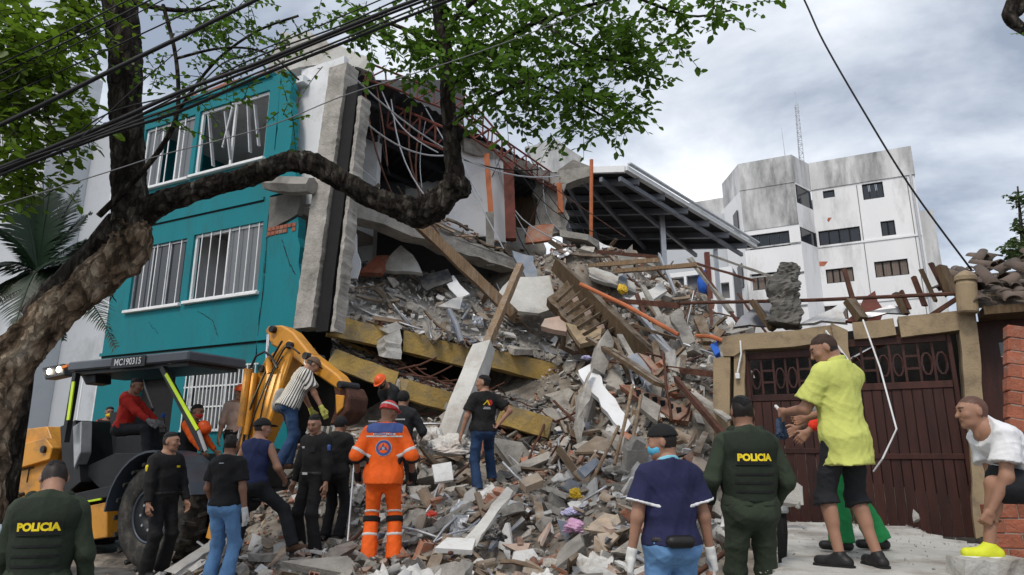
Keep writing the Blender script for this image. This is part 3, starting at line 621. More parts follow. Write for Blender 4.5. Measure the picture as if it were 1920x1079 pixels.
NB3 = 39.4; u3 = wu(1235, 372, NB3)[0]; u3b = wu(1362, 350, NB3)[0]
h3 = [rect(q, NB3) for q in ((1318, 383, 1352, 398), (1357, 378, 1381, 411), (1260, 476, 1334, 500))]
part(wb, holed_wall(u3, u3b + 1.5, 0, zl - .3, h3, NB3, 0.3), 'wing_wall', mt['old_white'])
m = MB(); sbox(m, u3, u3b + .6, NB3 - 0.06, NB3 + 0.3, zl - .3, zl + .9); part(wb, m, 'parapet', mt['stained_white'])
for h in h3: window(wb, h, NB3, 0.05, 3, fm='black_matte', pm='glass_grey' if h is h3[2] else 'glass_dark', inset=0.1)
# low wing with an open balcony
NB4 = 33.0; h4 = [rect((1288, 515, 1334, 562), NB4), rect((1258, 520, 1283, 550), NB4), rect((1352, 530, 1368, 560), NB4)]
u4a, u4b = wu(1246, 505, NB4)[0], wu(1372, 500, NB4)[0]; z4 = wu(1300, 508, NB4)[1]
part(wb, holed_wall(u4a, u4b, 0, z4, h4, NB4, 0.3), 'balcony_wall', mt['old_white'])
m = MB(); sbox(m, u4a, u4b, NB4 + .31, NB4 + 3, 0, z4 - .02); part(wb, m, 'balcony_core', mt['grey_plaster'])
m = MB(); a = S(h4[0][1] - .1, NB4 - .05, h4[0][2]); m.bar(a, a + Vector((0, 0, 2.3)), 0.22, 0.22, up=(0, 1, 0)); part(wb, m, 'brick_post', mt['red_steel'])
mat('blue_cloth', (0.03, 0.12, 0.5), 0.9, 0.3, 4, 0.3, 10)
m = MB(); c = S((h4[0][0] + h4[0][1]) / 2 + .25, NB4 + .1, h4[0][2] + .9); m.lathe([(.1, -.6), (.32, -.45), (.36, 0), (.25, .3), (.3, .45), (.08, .6)], c, (0, 0.1, 1), 9)
tag(m.build('tarpaulin', mt['blue_cloth'], smooth=True), 'bundled blue tarpaulin hanging in the white block balcony', 'tarpaulin')
# radio mast and antenna on the roof
ms = empty('radio_mast', S(wu(1500, 302, 44)[0], 44, zt - .3), 0, 'slim lattice radio mast standing on the white block roof', 'mast')
top = street(1493, 195, 44); bot = street(1503, 305, 44); a = S(bot[0], 44, bot[1] - .5); c = S(top[0], 44, top[1])
for k, (ox, oy) in enumerate(((-.16, 0), (.16, 0), (0, .25))):
    m = MB(); m.tube([a + Vector((ox, oy, 0)), c + Vector((ox * .6, oy * .6, 0))], 0.025, 4); part(ms, m, 'rail', mt['aluminium'])
m = MB()
for k in range(16):
    p = a.lerp(c, k / 16); q = a.lerp(c, (k + 1) / 16); s_ = 1 if k % 2 else -1; m.tube([p + Vector((-.15 * s_, 0, 0)), q + Vector((.13 * s_, 0, 0))], 0.018, 4); m.tube([p + Vector((-.15, 0, 0)), p + Vector((.15, 0, 0))], 0.018, 4)
part(ms, m, 'lattice', mt['aluminium']); m = MB(); m.tube([c, c + Vector((0, 0, .9))], 0.02, 4); part(ms, m, 'rod', mt['aluminium'])
an = empty('whip_antenna', S(wu(1474, 305, 43)[0], 43, zt), 0, 'thin whip antenna beside the radio mast', 'antenna')
m = MB(); u0, z0 = street(1474, 306, 43); u1, z1 = street(1465, 240, 43); m.tube([S(u0, 43, z0 - .5), S(u1, 43, z1)], [.03, .012], 4); part(an, m, 'rod', mt['aluminium'])
m = MB(); m.tube([S(u0, 43, z0 - .8), S(u0, 43, z0 - .3)], .06, 6); part(an, m, 'base', mt['aluminium'])
# ------------------------------------------------------------------ garage front with maroon gate
NG = 10.0
def gu(px, py, n=NG): return street(px, py, n)
gh = empty('garage_front', S(0, NG, 0.0), 0, 'tan garage front with broken lintel, pillars and rubble on top', 'building')
def gpoly(pix, th, n=NG, jag=0.03, seed=0): return plate([S(gu(x, y, n)[0], n, gu(x, y, n)[1]) for x, y in pix], th, jag, 0.2, seed)
part(gh, gpoly([(1338, 672), (1369, 668), (1369, 1010), (1338, 1010)], 0.35, NG - .02, 0.012, 1), 'pillar', mt['tan_wall'])
part(gh, gpoly([(1377, 650), (1396, 650), (1396, 1010), (1377, 1010)], 0.3, NG, 0.01, 2), 'pillar', mt['tan_wall'])
part(gh, gpoly([(1355, 632), (1560, 610), (1566, 640), (1396, 656), (1375, 668), (1355, 668)], 0.35, NG - .04, 0.02, 3), 'lintel', mt['tan_wall'])
part(gh, gpoly([(1556, 605), (1590, 618), (1592, 655), (1600, 690), (1575, 688), (1566, 650)], 0.3, NG - .1, 0.03, 4), 'broken_lintel_end', mt['tan_wall'])
part(gh, gpoly([(1598, 605), (1675, 598), (1680, 628), (1602, 636)], 0.3, NG + .02, 0.02, 5), 'lintel', mt['tan_wall'])
part(gh, gpoly([(1684, 594), (1800, 582), (1804, 618), (1690, 632)], 0.3, NG - .02, 0.015, 6), 'lintel', mt['tan_wall'])
part(gh, gpoly([(1798, 590), (1829, 586), (1852, 830), (1862, 1000), (1830, 1010), (1808, 720)], 0.35, NG - .03, 0.012, 7), 'pillar', mt['tan_wall'])
a = S(gu(1808, 535)[0], NG - .15, gu(1808, 535)[1]); c = S(gu(1812, 592)[0], NG - .15, gu(1812, 592)[1])
m = MB(); m.lathe([(.10, 0), (.115, .02), (.115, .36), (.10, .4), (.125, .41), (.125, .46), (.06, .52), (.02, .54)], c, (a - c), 18); part(gh, m, 'pillar_cap', mt['tan_wall'], smooth=False)
part(gh, gpoly([(1400, 640), (1810, 600), (1830, 1000), (1400, 1000)], 0.1, NG + 1.6, 0, 8), 'inner_wall', mt['void_shade'])  # near-black panel puts the shade of the interior into its colour
m = MB(); a, b = gu(1350, 690), gu(1390, 690)
m.tube([S(gu(1389, 640)[0], NG - .05, gu(1389, 640)[1]), S(gu(1391, 665)[0], NG - .06, gu(1391, 665)[1]), S(gu(1384, 700)[0], NG - .06, gu(1384, 700)[1])], 0.012, 6); part(gh, m, 'cable_drop', mt['white_paint'])
m = MB(); q = gu(1384, 706); sbox(m, q[0] - .03, q[0] + .03, NG - .07, NG - .01, q[1] - .04, q[1] + .04); part(gh, m, 'switch_box', mt['white_paint'], bevel=.006)
# gate: two leaves of vertical boards under a pierced top panel
def gate_leaf(x0, x1, yt, yb, nb, label, seed):
    u0, u1 = gu(x0, 800)[0], gu(x1, 800)[0]; zt_, zb_ = gu((x0 + x1) / 2, yt)[1], gu((x0 + x1) / 2, yb)[1]
    o = empty('gate_leaf', S((u0 + u1) / 2, NG + .12, zb_), 0, label, 'gate'); n = NG + 0.1
    zl_ = zt_ - 0.62
    for k in range(nb):
        ua = u0 + .06 + (u1 - u0 - .12) * k / nb; ue = u0 + .06 + (u1 - u0 - .12) * (k + 1) / nb; dn = rnd.uniform(-.006, .006)
        m = MB(); sbox(m, ua + .004, ue - .004, n + .01 + dn, n + .035 + dn, zb_, zl_ - .06); part(o, m, 'board', mt['maroon_wood'], bevel=.004)
    for (a0, a1, b0, b1, nm) in ((u0, u0 + .055, zb_, zt_, 'stile'), (u1 - .055, u1, zb_, zt_, 'stile'), (u0 + .056, u1 - .056, zl_ - .06, zl_ + .03, 'rail'), (u0 + .056, u1 - .056, zt_ - .1, zt_, 'rail'), (u0 + .056, u1 - .056, zb_ + .9, zb_ + .97, 'rail')):
        m = MB(); sbox(m, a0, a1, n - .012 if nm == 'stile' else n - .008, n + .04, b0, b1); part(o, m, nm, mt['maroon_wood'], bevel=.006)
    # pierced panel: small arches and squares
    k = int((u1 - u0) / .17)
    for i in range(k):
        ua = u0 + .06 + (u1 - u0 - .12) * i / k; wd = (u1 - u0 - .12) / k
        m = MB(); sbox(m, ua - .014, ua + .014, n + .004, n + .03, zl_ + .032, zt_ - .102); part(o, m, 'baluster', mt['maroon_wood'])
        m = MB(); uc_ = ua + wd / 2; zc = zl_ + .25
        pts = [S(uc_ + math.cos(t) * wd * .36, n + .017, zc + math.sin(t) * .14) for t in [j * math.pi / 5 for j in range(11)]]
        if i % 3 != 1: m.tube(pts, 0.016, 5, False)
        else: m.bar(S(ua + .014, n + .017, zl_ + .2), S(ua + wd - .014, n + .017, zl_ + .2), .02, .03); m.bar(S(ua + .014, n + .017, zl_ + .36), S(ua + wd - .014, n + .017, zl_ + .36), .02, .03)
        part(o, m, 'ornament', mt['maroon_wood'])
gate_leaf(1404, 1590, 655, 985, 9, 'maroon wooden gate leaf beside the tan pillar with the switch box', 1)
gate_leaf(1596, 1812, 628, 1005, 10, 'maroon wooden gate leaf below the sloping dark steel strut', 2)
# rusted rail, strut and loose sticks over the gate
def stick(name, pts, w, ma, label, cat, group=None, h=None, round_=False, bend=0):
    P = [at(*p) for p in pts] if len(pts[0]) == 3 and not isinstance(pts[0], Vector) else pts
    m = MB()
    if round_: m.tube(P, w / 2, 7)
    else:
        for a, b in zip(P[:-1], P[1:]): m.bar(a, b, w, h or w, jit=w * .06)
    ln = (P[-1] - P[0]).normalized()
    return tag(m.build(name, mt[ma]), label, cat, group)
stick('steel_rail', [(1275, 569, 10.8), (1530, 563, 9.9), (1795, 551, 8.6)], 0.055, 'rust', 'long rusted steel rail lying level above the maroon gate', 'rail', round_=True)
stick('steel_strut', [(1572, 690, 9.2), (1700, 622, 8.9), (1795, 560, 8.5)], 0.1, 'rust', 'dark steel strut sloping over the broken lintel of the gate', 'strut', h=.05)
stick('steel_strut', [(1560, 692, 9.15), (1640, 648, 8.95)], 0.04, 'aluminium', 'pale metal strip caught below the dark steel strut', 'strut', h=.02)
BR = 'dark broken rafter stub sticking up behind the garage lintel'
for i, (p, q, w_) in enumerate((((1412, 565, 10.2), (1448, 618, 10.0), .13), ((1583, 505, 9.6), (1607, 590, 9.4), .06), ((1592, 565, 9.4), (1618, 600, 9.2), .16), ((1712, 520, 9.3), (1735, 575, 9.2), .08), ((1728, 505, 9.2), (1755, 565, 9.1), .07), ((1745, 495, 9.2), (1775, 555, 9.1), .09), ((1763, 500, 9.0), (1785, 550, 8.9), .14), ((1690, 545, 9.4), (1705, 580, 9.3), .06), ((1680, 550, 9.4), (1700, 590, 9.3), .09))):
    tag(MB().bar(at(*p), at(*q), w_, w_ * .6, jit=.01).build('rafter_stub', mt['rust' if i % 2 else 'wood_dark']), ('rusty steel' if i % 2 else 'dark wooden') + ' stub sticking up behind the garage lintel', 'rafter', ('rusty steel' if i % 2 else 'dark wooden') + ' stubs over the gate')
stick('electrical_conduit', [(1618, 600, 8.4), (1650, 690, 8.2), (1681, 805, 8.0), (1655, 860, 8.1), (1638, 884, 8.3)], 0.02, 'white_paint', 'thin bent white conduit hanging down before the maroon gate', 'conduit', round_=True)
stick('electrical_conduit', [(1548, 620, 8.8), (1575, 655, 8.7), (1597, 685, 8.6)], 0.025, 'white_paint', 'short white conduit hanging by the broken lintel end', 'conduit', round_=True)
for i, (pix, ma, lb) in enumerate((([(1375, 612, 10.4), (1440, 560, 10.4), (1455, 560, 10.4), (1450, 610, 10.2)], 'grey_sheet', 'bent grey metal sheet standing behind the left lintel'), ([(1440, 600, 10.3), (1490, 590, 10.3), (1500, 560, 10.3), (1450, 570, 10.3)], 'concrete', 'broken concrete block beside the stubby post'),
        ([(1500, 605, 10.2), (1560, 580, 10.0), (1588, 560, 10.0), (1585, 605, 9.8)], 'white_plaster', 'white plaster sheet behind the middle of the gate'), ([(1610, 600, 9.6), (1690, 588, 9.4), (1690, 575, 9.4), (1620, 585, 9.6)], 'aluminium', 'crumpled metal strip on top of the lintel'),
        ([(1585, 600, 9.7), (1640, 545, 9.7), (1660, 580, 9.5), (1650, 605, 9.5)], 'red_steel', 'brown plywood piece behind the lintel gap'))):
    tag(px_plate(pix, 0.05, 0.05, .15, i).build('sheet_fragment', mt[ma]), lb, 'sheet')
# ------------------------------------------------------------------ tiled house at the far right
th = empty('tiled_house', S(3.2, NG, 0), 0, 'dark house with clay tile roof beside the garage pillar', 'house')
hn = NG + .3; hz = gu(1880, 600, hn)[1]
W_ = gu(1872, 640, hn), gu(1900, 668, hn)
part(th, holed_wall(gu(1836, 700, hn)[0], 6.5, 0, hz, [(W_[0][0], W_[1][0], W_[1][1], W_[0][1]), (W_[1][0] + .06, W_[1][0] + .5, W_[1][1], W_[0][1])], hn, .15), 'wall', mt['maroon_wood'])
for k in range(2):
    m = MB(); u = W_[0][0] + k * .31; sbox(m, u + .01, u + .26, hn + .05, hn + .06, W_[1][1] + .01, W_[0][1] - .01); part(th, m, 'pane', mt['glass_grey'])
m = MB(); sbox(m, gu(1836, 590, hn)[0] - .02, 6.5, hn - .5, hn + .0, hz + .0, hz + .1); part(th, m, 'eave_board', mt['wood_dark'])
tm = MB()
for k in range(9):
    t = math.pi * k / 8; tm.v.append((-math.cos(t) * .085, 0, math.sin(t) * .06))
    tm.v.append((-math.cos(t) * .065, .38, math.sin(t) * .05 + .01)); 
    tm.v.append((-math.cos(t) * .07, 0, math.sin(t) * .048)); tm.v.append((-math.cos(t) * .052, .38, math.sin(t) * .04 + .01))
for k in range(8):
    a = 4 * k; tm.f += [(a, a + 4, a + 5, a + 1), (a + 2, a + 3, a + 7, a + 6), (a, a + 2, a + 6, a + 4), (a + 1, a + 5, a + 7, a + 3)]; tm.mi += [0] * 4
tile_me = tm.mesh('roof_tile', mt['clay_tile'], True)
inv = winv(th)
uR = gu(1822, 590, hn)[0]
for r_ in range(9):
    for c_ in range(16):
        u = uR + c_ * .165 + rnd.uniform(-.02, .02) + .05; n = hn - .55 + r_ * .3; z = hz + .12 + r_ * .12 + rnd.uniform(-.01, .03)
        if rnd.random() < .08 and r_ > 0: continue
        wild = rnd.random() < (.42 if c_ < 10 else .2); j = .9 if wild else .09
        o = link('roof_tile', tile_me, th); o.matrix_parent_inverse = inv
        o.location = S(u, n, z + (rnd.uniform(0, .22) if wild else 0)); o.rotation_euler = (R(20) + rnd.uniform(-j, j) * .6, rnd.uniform(-j, j) * .6, STREET + rnd.uniform(-j, j))
        o.scale = (rnd.uniform(.9, 1.2),) * 3
m = MB(); P = [S(uR - .1, hn - .5, hz + .08), S(6.5, hn - .5, hz + .08), S(6.5, hn + 2.2, hz + 1.1), S(uR - .1, hn + 2.2, hz + 1.1)]; m.add(P, [(0, 1, 2, 3)]); part(th, m, 'roof_deck', mt['wood_dark'])
# ------------------------------------------------------------------ brick panel leaning at the right edge and low brick wall
bk_me = MB().box((-.118, -.05, -.055), (.118, .05, .055)).mesh('brick', mt['brick_red'], bevel=.006)
hb_me = MB().box((-.057, -.05, -.055), (.057, .05, .055)).mesh('brick', mt['brick_red'], bevel=.006)
def brick_wall(name, base, rz, lean, rows, cols, label, w=.245, h=.118, roll=0.0):
    o = empty(name, base, rz, label, 'brick wall'); o.rotation_euler = (lean, roll, rz); L_ = cols * w
    def put(me, x, r_):
        q = link('brick', me, o); q.location = (x + rnd.uniform(-.003, .003), rnd.uniform(-.005, .005), h / 2 + r_ * h); q.rotation_euler = (0, rnd.uniform(-.012, .012), rnd.uniform(-.015, .015))
    for r_ in range(rows):
        if r_ % 2 == 0:
            for c_ in range(cols): put(bk_me, (c_ + .5) * w, r_)
        else:
            put(hb_me, w * .25, r_); put(hb_me, L_ - w * .25, r_)
            for c_ in range(cols - 1): put(bk_me, (c_ + 1) * w, r_)
    m = MB(); m.box((.012, -.040, .004), (L_ - .012, .040, rows * h - .012)); m.build('mortar', mt['mortar'], o)
    return o
b0 = at(1866, 1079, 6.0)
brick_wall('brick_wall', (b0.x, 6.0, .40), R(-14), R(-4), 7, 8, 'low brick wall the crouching man leans on')
o = brick_wall('brick_pier', at(1888, 838, 5.85), R(-14), R(-6), 9, 2, 'leaning brick pier with pierced blocks at the edge of the tiled house', w=.21, roll=R(11))
for r_ in range(4):
    for c_ in range(3):
        x0, z0 = .45 + c_ * .22, .1 + r_ * .22; pm = MB(); pm.box((x0, -.02, z0), (x0 + .21, .03, z0 + .04)); pm.box((x0, -.02, z0 + .17), (x0 + .21, .03, z0 + .21)); pm.box((x0, -.018, z0 + .041), (x0 + .04, .028, z0 + .169)); pm.box((x0 + .17, -.018, z0 + .041), (x0 + .21, .028, z0 + .169))
        pm.lathe([(.03, -.03), (.045, -.03), (.045, .02), (.03, .02)], (x0 + .105, 0, z0 + .105), (0, 1, 0), 10, True); pm.bar((x0 + .03, 0, z0 + .03), (x0 + .18, 0, z0 + .18), .015, .03); pm.build('pierced_block', mt['brick_red'], o)
pm = MB(); pm.box((.44, .04, .05), (1.1, .06, 1.05)); pm.build('hole_shade', mt['black_matte'], o)  # black sheet paints the shade behind the pierced openings
# ------------------------------------------------------------------ pale concrete slab the bystanders stand on
sp = [at(1462, 935, 8.3), at(1560, 948, 8.5), at(1700, 962, 8.0), at(1860, 1046, 6.3), at(1858, 1078, 5.8), at(1830, 1200, 4.6), at(1420, 1230, 4.5), at(1466, 1060, 5.6)]
sp = [Vector((p.x, p.y, 0.82 + .015 * (p.y - 5.3))) for p in sp]
r_ = random.Random(5); ring = []
for i, p in enumerate(sp):
    q = sp[(i + 1) % len(sp)]; k = max(2, int((q - p).length / .12))
    for j in range(k): ring.append(p.lerp(q, j / k) + Vector((r_.uniform(-.05, .05), r_.uniform(-.05, .05), r_.uniform(-.015, .01))))
k = len(ring); c0 = sum(ring, Vector()) / k
m = MB(); inner = [c0.lerp(p, .93) + Vector((0, 0, .012)) for p in ring]; mid = [p + (p - c0) * .012 + Vector((0, 0, -.14 + r_.uniform(-.04, .04))) for p in ring]; low = [Vector((c0.lerp(p, .97).x, c0.lerp(p, .97).y, .35 + r_.uniform(-.05, .05))) for p in ring]
m.add(inner + ring + mid + low, [tuple(range(k))] + [(l * k + i, l * k + (i + 1) % k, (l + 1) * k + (i + 1) % k, (l + 1) * k + i) for l in range(3) for i in range(k)])
mat('slab_pale', (0.47, 0.46, 0.43), 0.92, 0.22, 1.2, 0.55, 14, dirt=(0.22, 0.18, 0.15), damt=0.5, dscale=1.6)
tag(m.build('concrete_slab', mt['slab_pale']), 'wide pale broken concrete slab under the bystander in the yellow polo', 'slab')
m = MB(); m.bar(at(1480, 1100, 5.4), at(1478, 945, 7.6) , .04, .04); 
for (pa, pb_) in (((1470, 965, 6.3), (1462, 1010, 6.2)),):
    q = empty('water_meter', at(1467, 1000, 5.9), 0, 'small dark metal valve fixture standing beside the pale slab', 'valve')
    m = MB(); m.tube([at(1467, 1075, 5.9), at(1467, 1000, 5.9), at(1466, 955, 5.9)], [.03, .045, .035], 8); part(q, m, 'body', mt['black_matte'])
    m = MB(); m.lathe([(.05, 0), (.055, .02), (.05, .05)], at(1466, 962, 5.88), (0, 0, 1), 10); part(q, m, 'cap', mt['aluminium'])
# ------------------------------------------------------------------ the rubble heap
CP = [(-1.5, 7.9, .55), (-.27, 10.4, 1.12), (-2.5, 9.4, .45), (-3.0, 10.5, 1.15), (-1.35, 10.7, 1.15), (0, 7, .42), (-2.3, 8, .25), (1.4, 8.3, 1.2), (1.1, 10.2, 1.65), (2.5, 9.3, 1.8), (3.2, 11.9, 3.3), (2.8, 14.6, 4.7), (2.7, 17.5, 7.0),
      (.34, 11.3, 1.35), (.4, 12.7, 1.75), (3.9, 16.5, 5.6), (-4.6, 9.5, 0.02), (-4.8, 11, .1), (-4.4, 12, .5), (-4.0, 8, 0.02), (-3, 7, .05), (-2, 5, -.1), (0, 5, .1), (2, 5, .3), (3.5, 6, .4), (2.6, 7, .75), (4.5, 8.5, .5), (5.5, 8, .45), (3.3, 9.5, .9), (3.6, 8.2, .45), (4.2, 9.2, .5), (3.0, 8.0, .6), (3.9, 7.6, .4), (5, 12, 2.5), (6, 15, 2.6), (8, 20, 3),
      (-2.5, 12.6, 2.0), (-1, 13, 2.4), (-3.2, 13.5, 2.2), (-6, 10, -.2), (-6, 7, -.2), (-4, 4, -.3), (0, 3, -.2), (4, 3, -.2), (1.0, 13.5, 2.3), (1.5, 15, 3.5), (2.0, 12.6, 3.0), (1.6, 17, 7.0), (0.3, 17.5, 6.8), (4.2, 13.5, 4.0), (4.2, 19, 6.4), (1, 20, 7.4), (7, 24, 4.5), (.6, 8.8, .85), (0.6, 9.6, 1.15), (-7, 13, -.2), (-1.0, 15, 3.0), (-3, 15.5, 3.0)]
cpa = np.array(CP)
def heap_z(x, y):
    x = np.asarray(x, float); y = np.asarray(y, float)
    d2 = (x[..., None] - cpa[:, 0]) ** 2 + (y[..., None] - cpa[:, 1]) ** 2
    w_ = 1 / (d2 + .12) ** 1.6; return (w_ * cpa[:, 2]).sum(-1) / w_.sum(-1)
def hz1(x, y): return float(heap_z(np.array(x), np.array(y)))
gx = np.arange(-7, 9.01, .13); gy = np.arange(3.2, 24.01, .13); GX, GY = np.meshgrid(gx, gy, indexing='ij')
GZ = heap_z(GX, GY); nz = np.array([[mnoise.fractal(Vector((x * 1.6, y * 1.6, 3)), 1.0, 2.0, 4) for y in gy] for x in gx]); GZ = GZ + nz * .11 - .07
V = np.stack([GX, GY, GZ], -1).reshape(-1, 3); ny = len(gy)
I = np.arange(len(gx) - 1)[:, None] * ny + np.arange(ny - 1)[None, :]
Q = np.stack([I, I + ny, I + ny + 1, I + 1], -1).reshape(-1, 4)
Q = Q[(V[Q][:, :, 2].max(1) > -.02)]
mat('rubble_dust', (0.27, 0.235, 0.195), 0.97, 0.4, 3.5, 0.9, 12, dirt=(0.07, 0.062, 0.054), damt=0.6, dscale=2.2)
tag(link('rubble_mound', np_mesh('rubble_mound', V, Q, mt['rubble_dust'], False)), kind='structure')

# kinds of debris
mat('d_grey', (0.36, 0.335, 0.30), 0.95, 0.25, 4, 0.5, 25, dirt=(0.12, 0.11, 0.1), damt=0.4, dscale=3, objrand=0.45, dust=0.6)
mat('d_white', (0.60, 0.595, 0.58), 0.85, 0.1, 3, 0.2, 25, dirt=(0.34, 0.31, 0.28), damt=0.5, dscale=3, objrand=0.22)
mat('d_brick', (0.36, 0.135, 0.075), 0.92, 0.25, 5, 0.4, 25, dirt=(0.33, 0.27, 0.22), damt=0.55, dscale=4, objrand=0.35, dust=0.75)
mat('d_tan', (0.36, 0.275, 0.20), 0.9, 0.2, 4, 0.3, 25, dirt=(0.2, 0.17, 0.14), damt=0.45, dscale=3, objrand=0.35, dust=0.6)
mat('d_pink', (0.50, 0.36, 0.29), 0.9, 0.12, 4, 0.25, 25, dirt=(0.34, 0.3, 0.27), damt=0.4, dscale=3, objrand=0.2, dust=0.5)
mat('d_dark', (0.055, 0.055, 0.06), 0.8, 0.4, 4, 0.3, 25, objrand=0.4, dust=0.6)
mat('d_blue', (0.17, 0.2, 0.25), 0.6, 0.2, 4, 0.2, 25, dirt=(0.2, 0.19, 0.18), damt=0.4, objrand=0.25, dust=0.6)
mat('d_wood', (0.17, 0.12, 0.08), 0.85, 0.35, 4, 0.3, 25, objrand=0.45, stretch=(1, 8, 8), dust=0.6)
def shard(r, w=1.0, t=.12):
    k = r.randint(4, 7); an = sorted(r.uniform(0, 6.283) for _ in range(k)); asp = r.uniform(.5, 1)
    m = MB(); top = [(math.cos(a) * .5 * w * r.uniform(.75, 1.1), math.sin(a) * .5 * w * asp * r.uniform(.75, 1.1), t / 2 + r.uniform(-.02, .02)) for a in an]
    bot = [(x * r.uniform(.85, 1.08), y * r.uniform(.85, 1.08), -t / 2 + r.uniform(-.02, .02)) for x, y, z in top]
    return m.add(top + bot, [tuple(range(k)), tuple(range(2 * k - 1, k - 1, -1))] + [(i, i + k, (i + 1) % k + k, (i + 1) % k) for i in range(k)])
def chunk(r):
    bm = bmesh.new()
    for _ in range(r.randint(9, 13)): bm.verts.new((r.uniform(-.5, .5), r.uniform(-.42, .42), r.uniform(-.32, .32)))
    o = bmesh.ops.convex_hull(bm, input=bm.verts); bmesh.ops.delete(bm, geom=[g for g in o['geom_interior'] if isinstance(g, bmesh.types.BMVert)], context='VERTS')
    bm.verts.ensure_lookup_table(); bm.verts.index_update(); m = MB(); m.add([v.co.copy() for v in bm.verts], [[v.index for v in f.verts] for f in bm.faces]); bm.free(); return m
def plank(r, l=1.0, w=.1, t=.03):
    m = MB(); k = 4; be = r.uniform(-.06, .06); vs = []
    for i in range(k + 1):
        x = (i / k - .5) * l; z = be * (1 - (2 * i / k - 1) ** 2); j = lambda: r.uniform(-.01, .01)
        vs += [(x + j() * (3 if i in (0, k) else 1), -w / 2 + j() * .5, z - t / 2), (x + j() * 3, w / 2 + j() * .5, z - t / 2), (x + j() * 2, w / 2, z + t / 2), (x, -w / 2, z + t / 2)]
    return m.add(vs, [(i * 4 + c, i * 4 + (c + 1) % 4, i * 4 + 4 + (c + 1) % 4, i * 4 + 4 + c) for i in range(k) for c in range(4)] + [(3, 2, 1, 0), (k * 4, k * 4 + 1, k * 4 + 2, k * 4 + 3)])
def hollow_block(r):
    m = MB(); l = r.uniform(.7, 1); w, h, t = .38, .42, .045
    for y in (-w / 2, -t / 2, w / 2 - t): m.box((-l / 2 * r.uniform(.85, 1), y, -h / 2), (l / 2 * r.uniform(.85, 1), y + t, h / 2), jit=.012)
    for z in (-h / 2 + .002, -t / 2, h / 2 - t - .002): m.box((-l / 2 * .97, -w / 2 + .003, z), (l / 2 * r.uniform(.9, .98), w / 2 - .003, z + t), jit=.008)
    return m
def half_tile(r):
    m = MB(); k = 7; l = r.uniform(.6, 1); vs = []
    for i in range(k + 1):
        t = math.pi * i / k
        for rr in (.25, .2): vs += [(-l / 2 + r.uniform(-.06, .06), -math.cos(t) * rr, math.sin(t) * rr - .12), (l / 2 + r.uniform(-.08, .08), -math.cos(t) * rr * .85, math.sin(t) * rr * .85 - .12)]
    return m.add(vs, [q for i in range(k) for q in ((i * 4, i * 4 + 4, i * 4 + 5, i * 4 + 1), (i * 4 + 2, i * 4 + 3, i * 4 + 7, i * 4 + 6), (i * 4, i * 4 + 2, i * 4 + 6, i * 4 + 4), (i * 4 + 1, i * 4 + 5, i * 4 + 7, i * 4 + 3))] + [(0, 1, 3, 2), (4 * k, 4 * k + 2, 4 * k + 3, 4 * k + 1)])
def crumple(r, n=9, amp=.16):
    m = MB(); s0 = Vector((r.uniform(0, 99), r.uniform(0, 99), 0)); vs = []
    for i in range(n):
        for j in range(n):
            x, y = i / (n - 1) - .5, j / (n - 1) - .5; p = Vector((x * 3, y * 3, 0)) + s0
            vs.append((x + mnoise.noise(p) * .12, y * .8 + mnoise.noise(p + Vector((5, 5, 5))) * .12, mnoise.noise(p * 1.3) * amp + abs(mnoise.noise(p * 2.6)) * amp))
    return m.add(vs, [(i * n + j, (i + 1) * n + j, (i + 1) * n + j + 1, i * n + j + 1) for i in range(n - 1) for j in range(n - 1)])
def pipe(r):
    m = MB(); p = [Vector((-.5, 0, 0))]
    for i in range(4): p.append(p[-1] + Vector((.25, r.uniform(-.06, .06), r.uniform(-.06, .06))))
    return m.tube(p, .022, 6)
dr = random.Random(21)
def variants(fn, k, ma, name, smooth=False, bev=0.0): return [fn(dr).mesh(name, mt[ma], smooth, bev) for _ in range(k)]
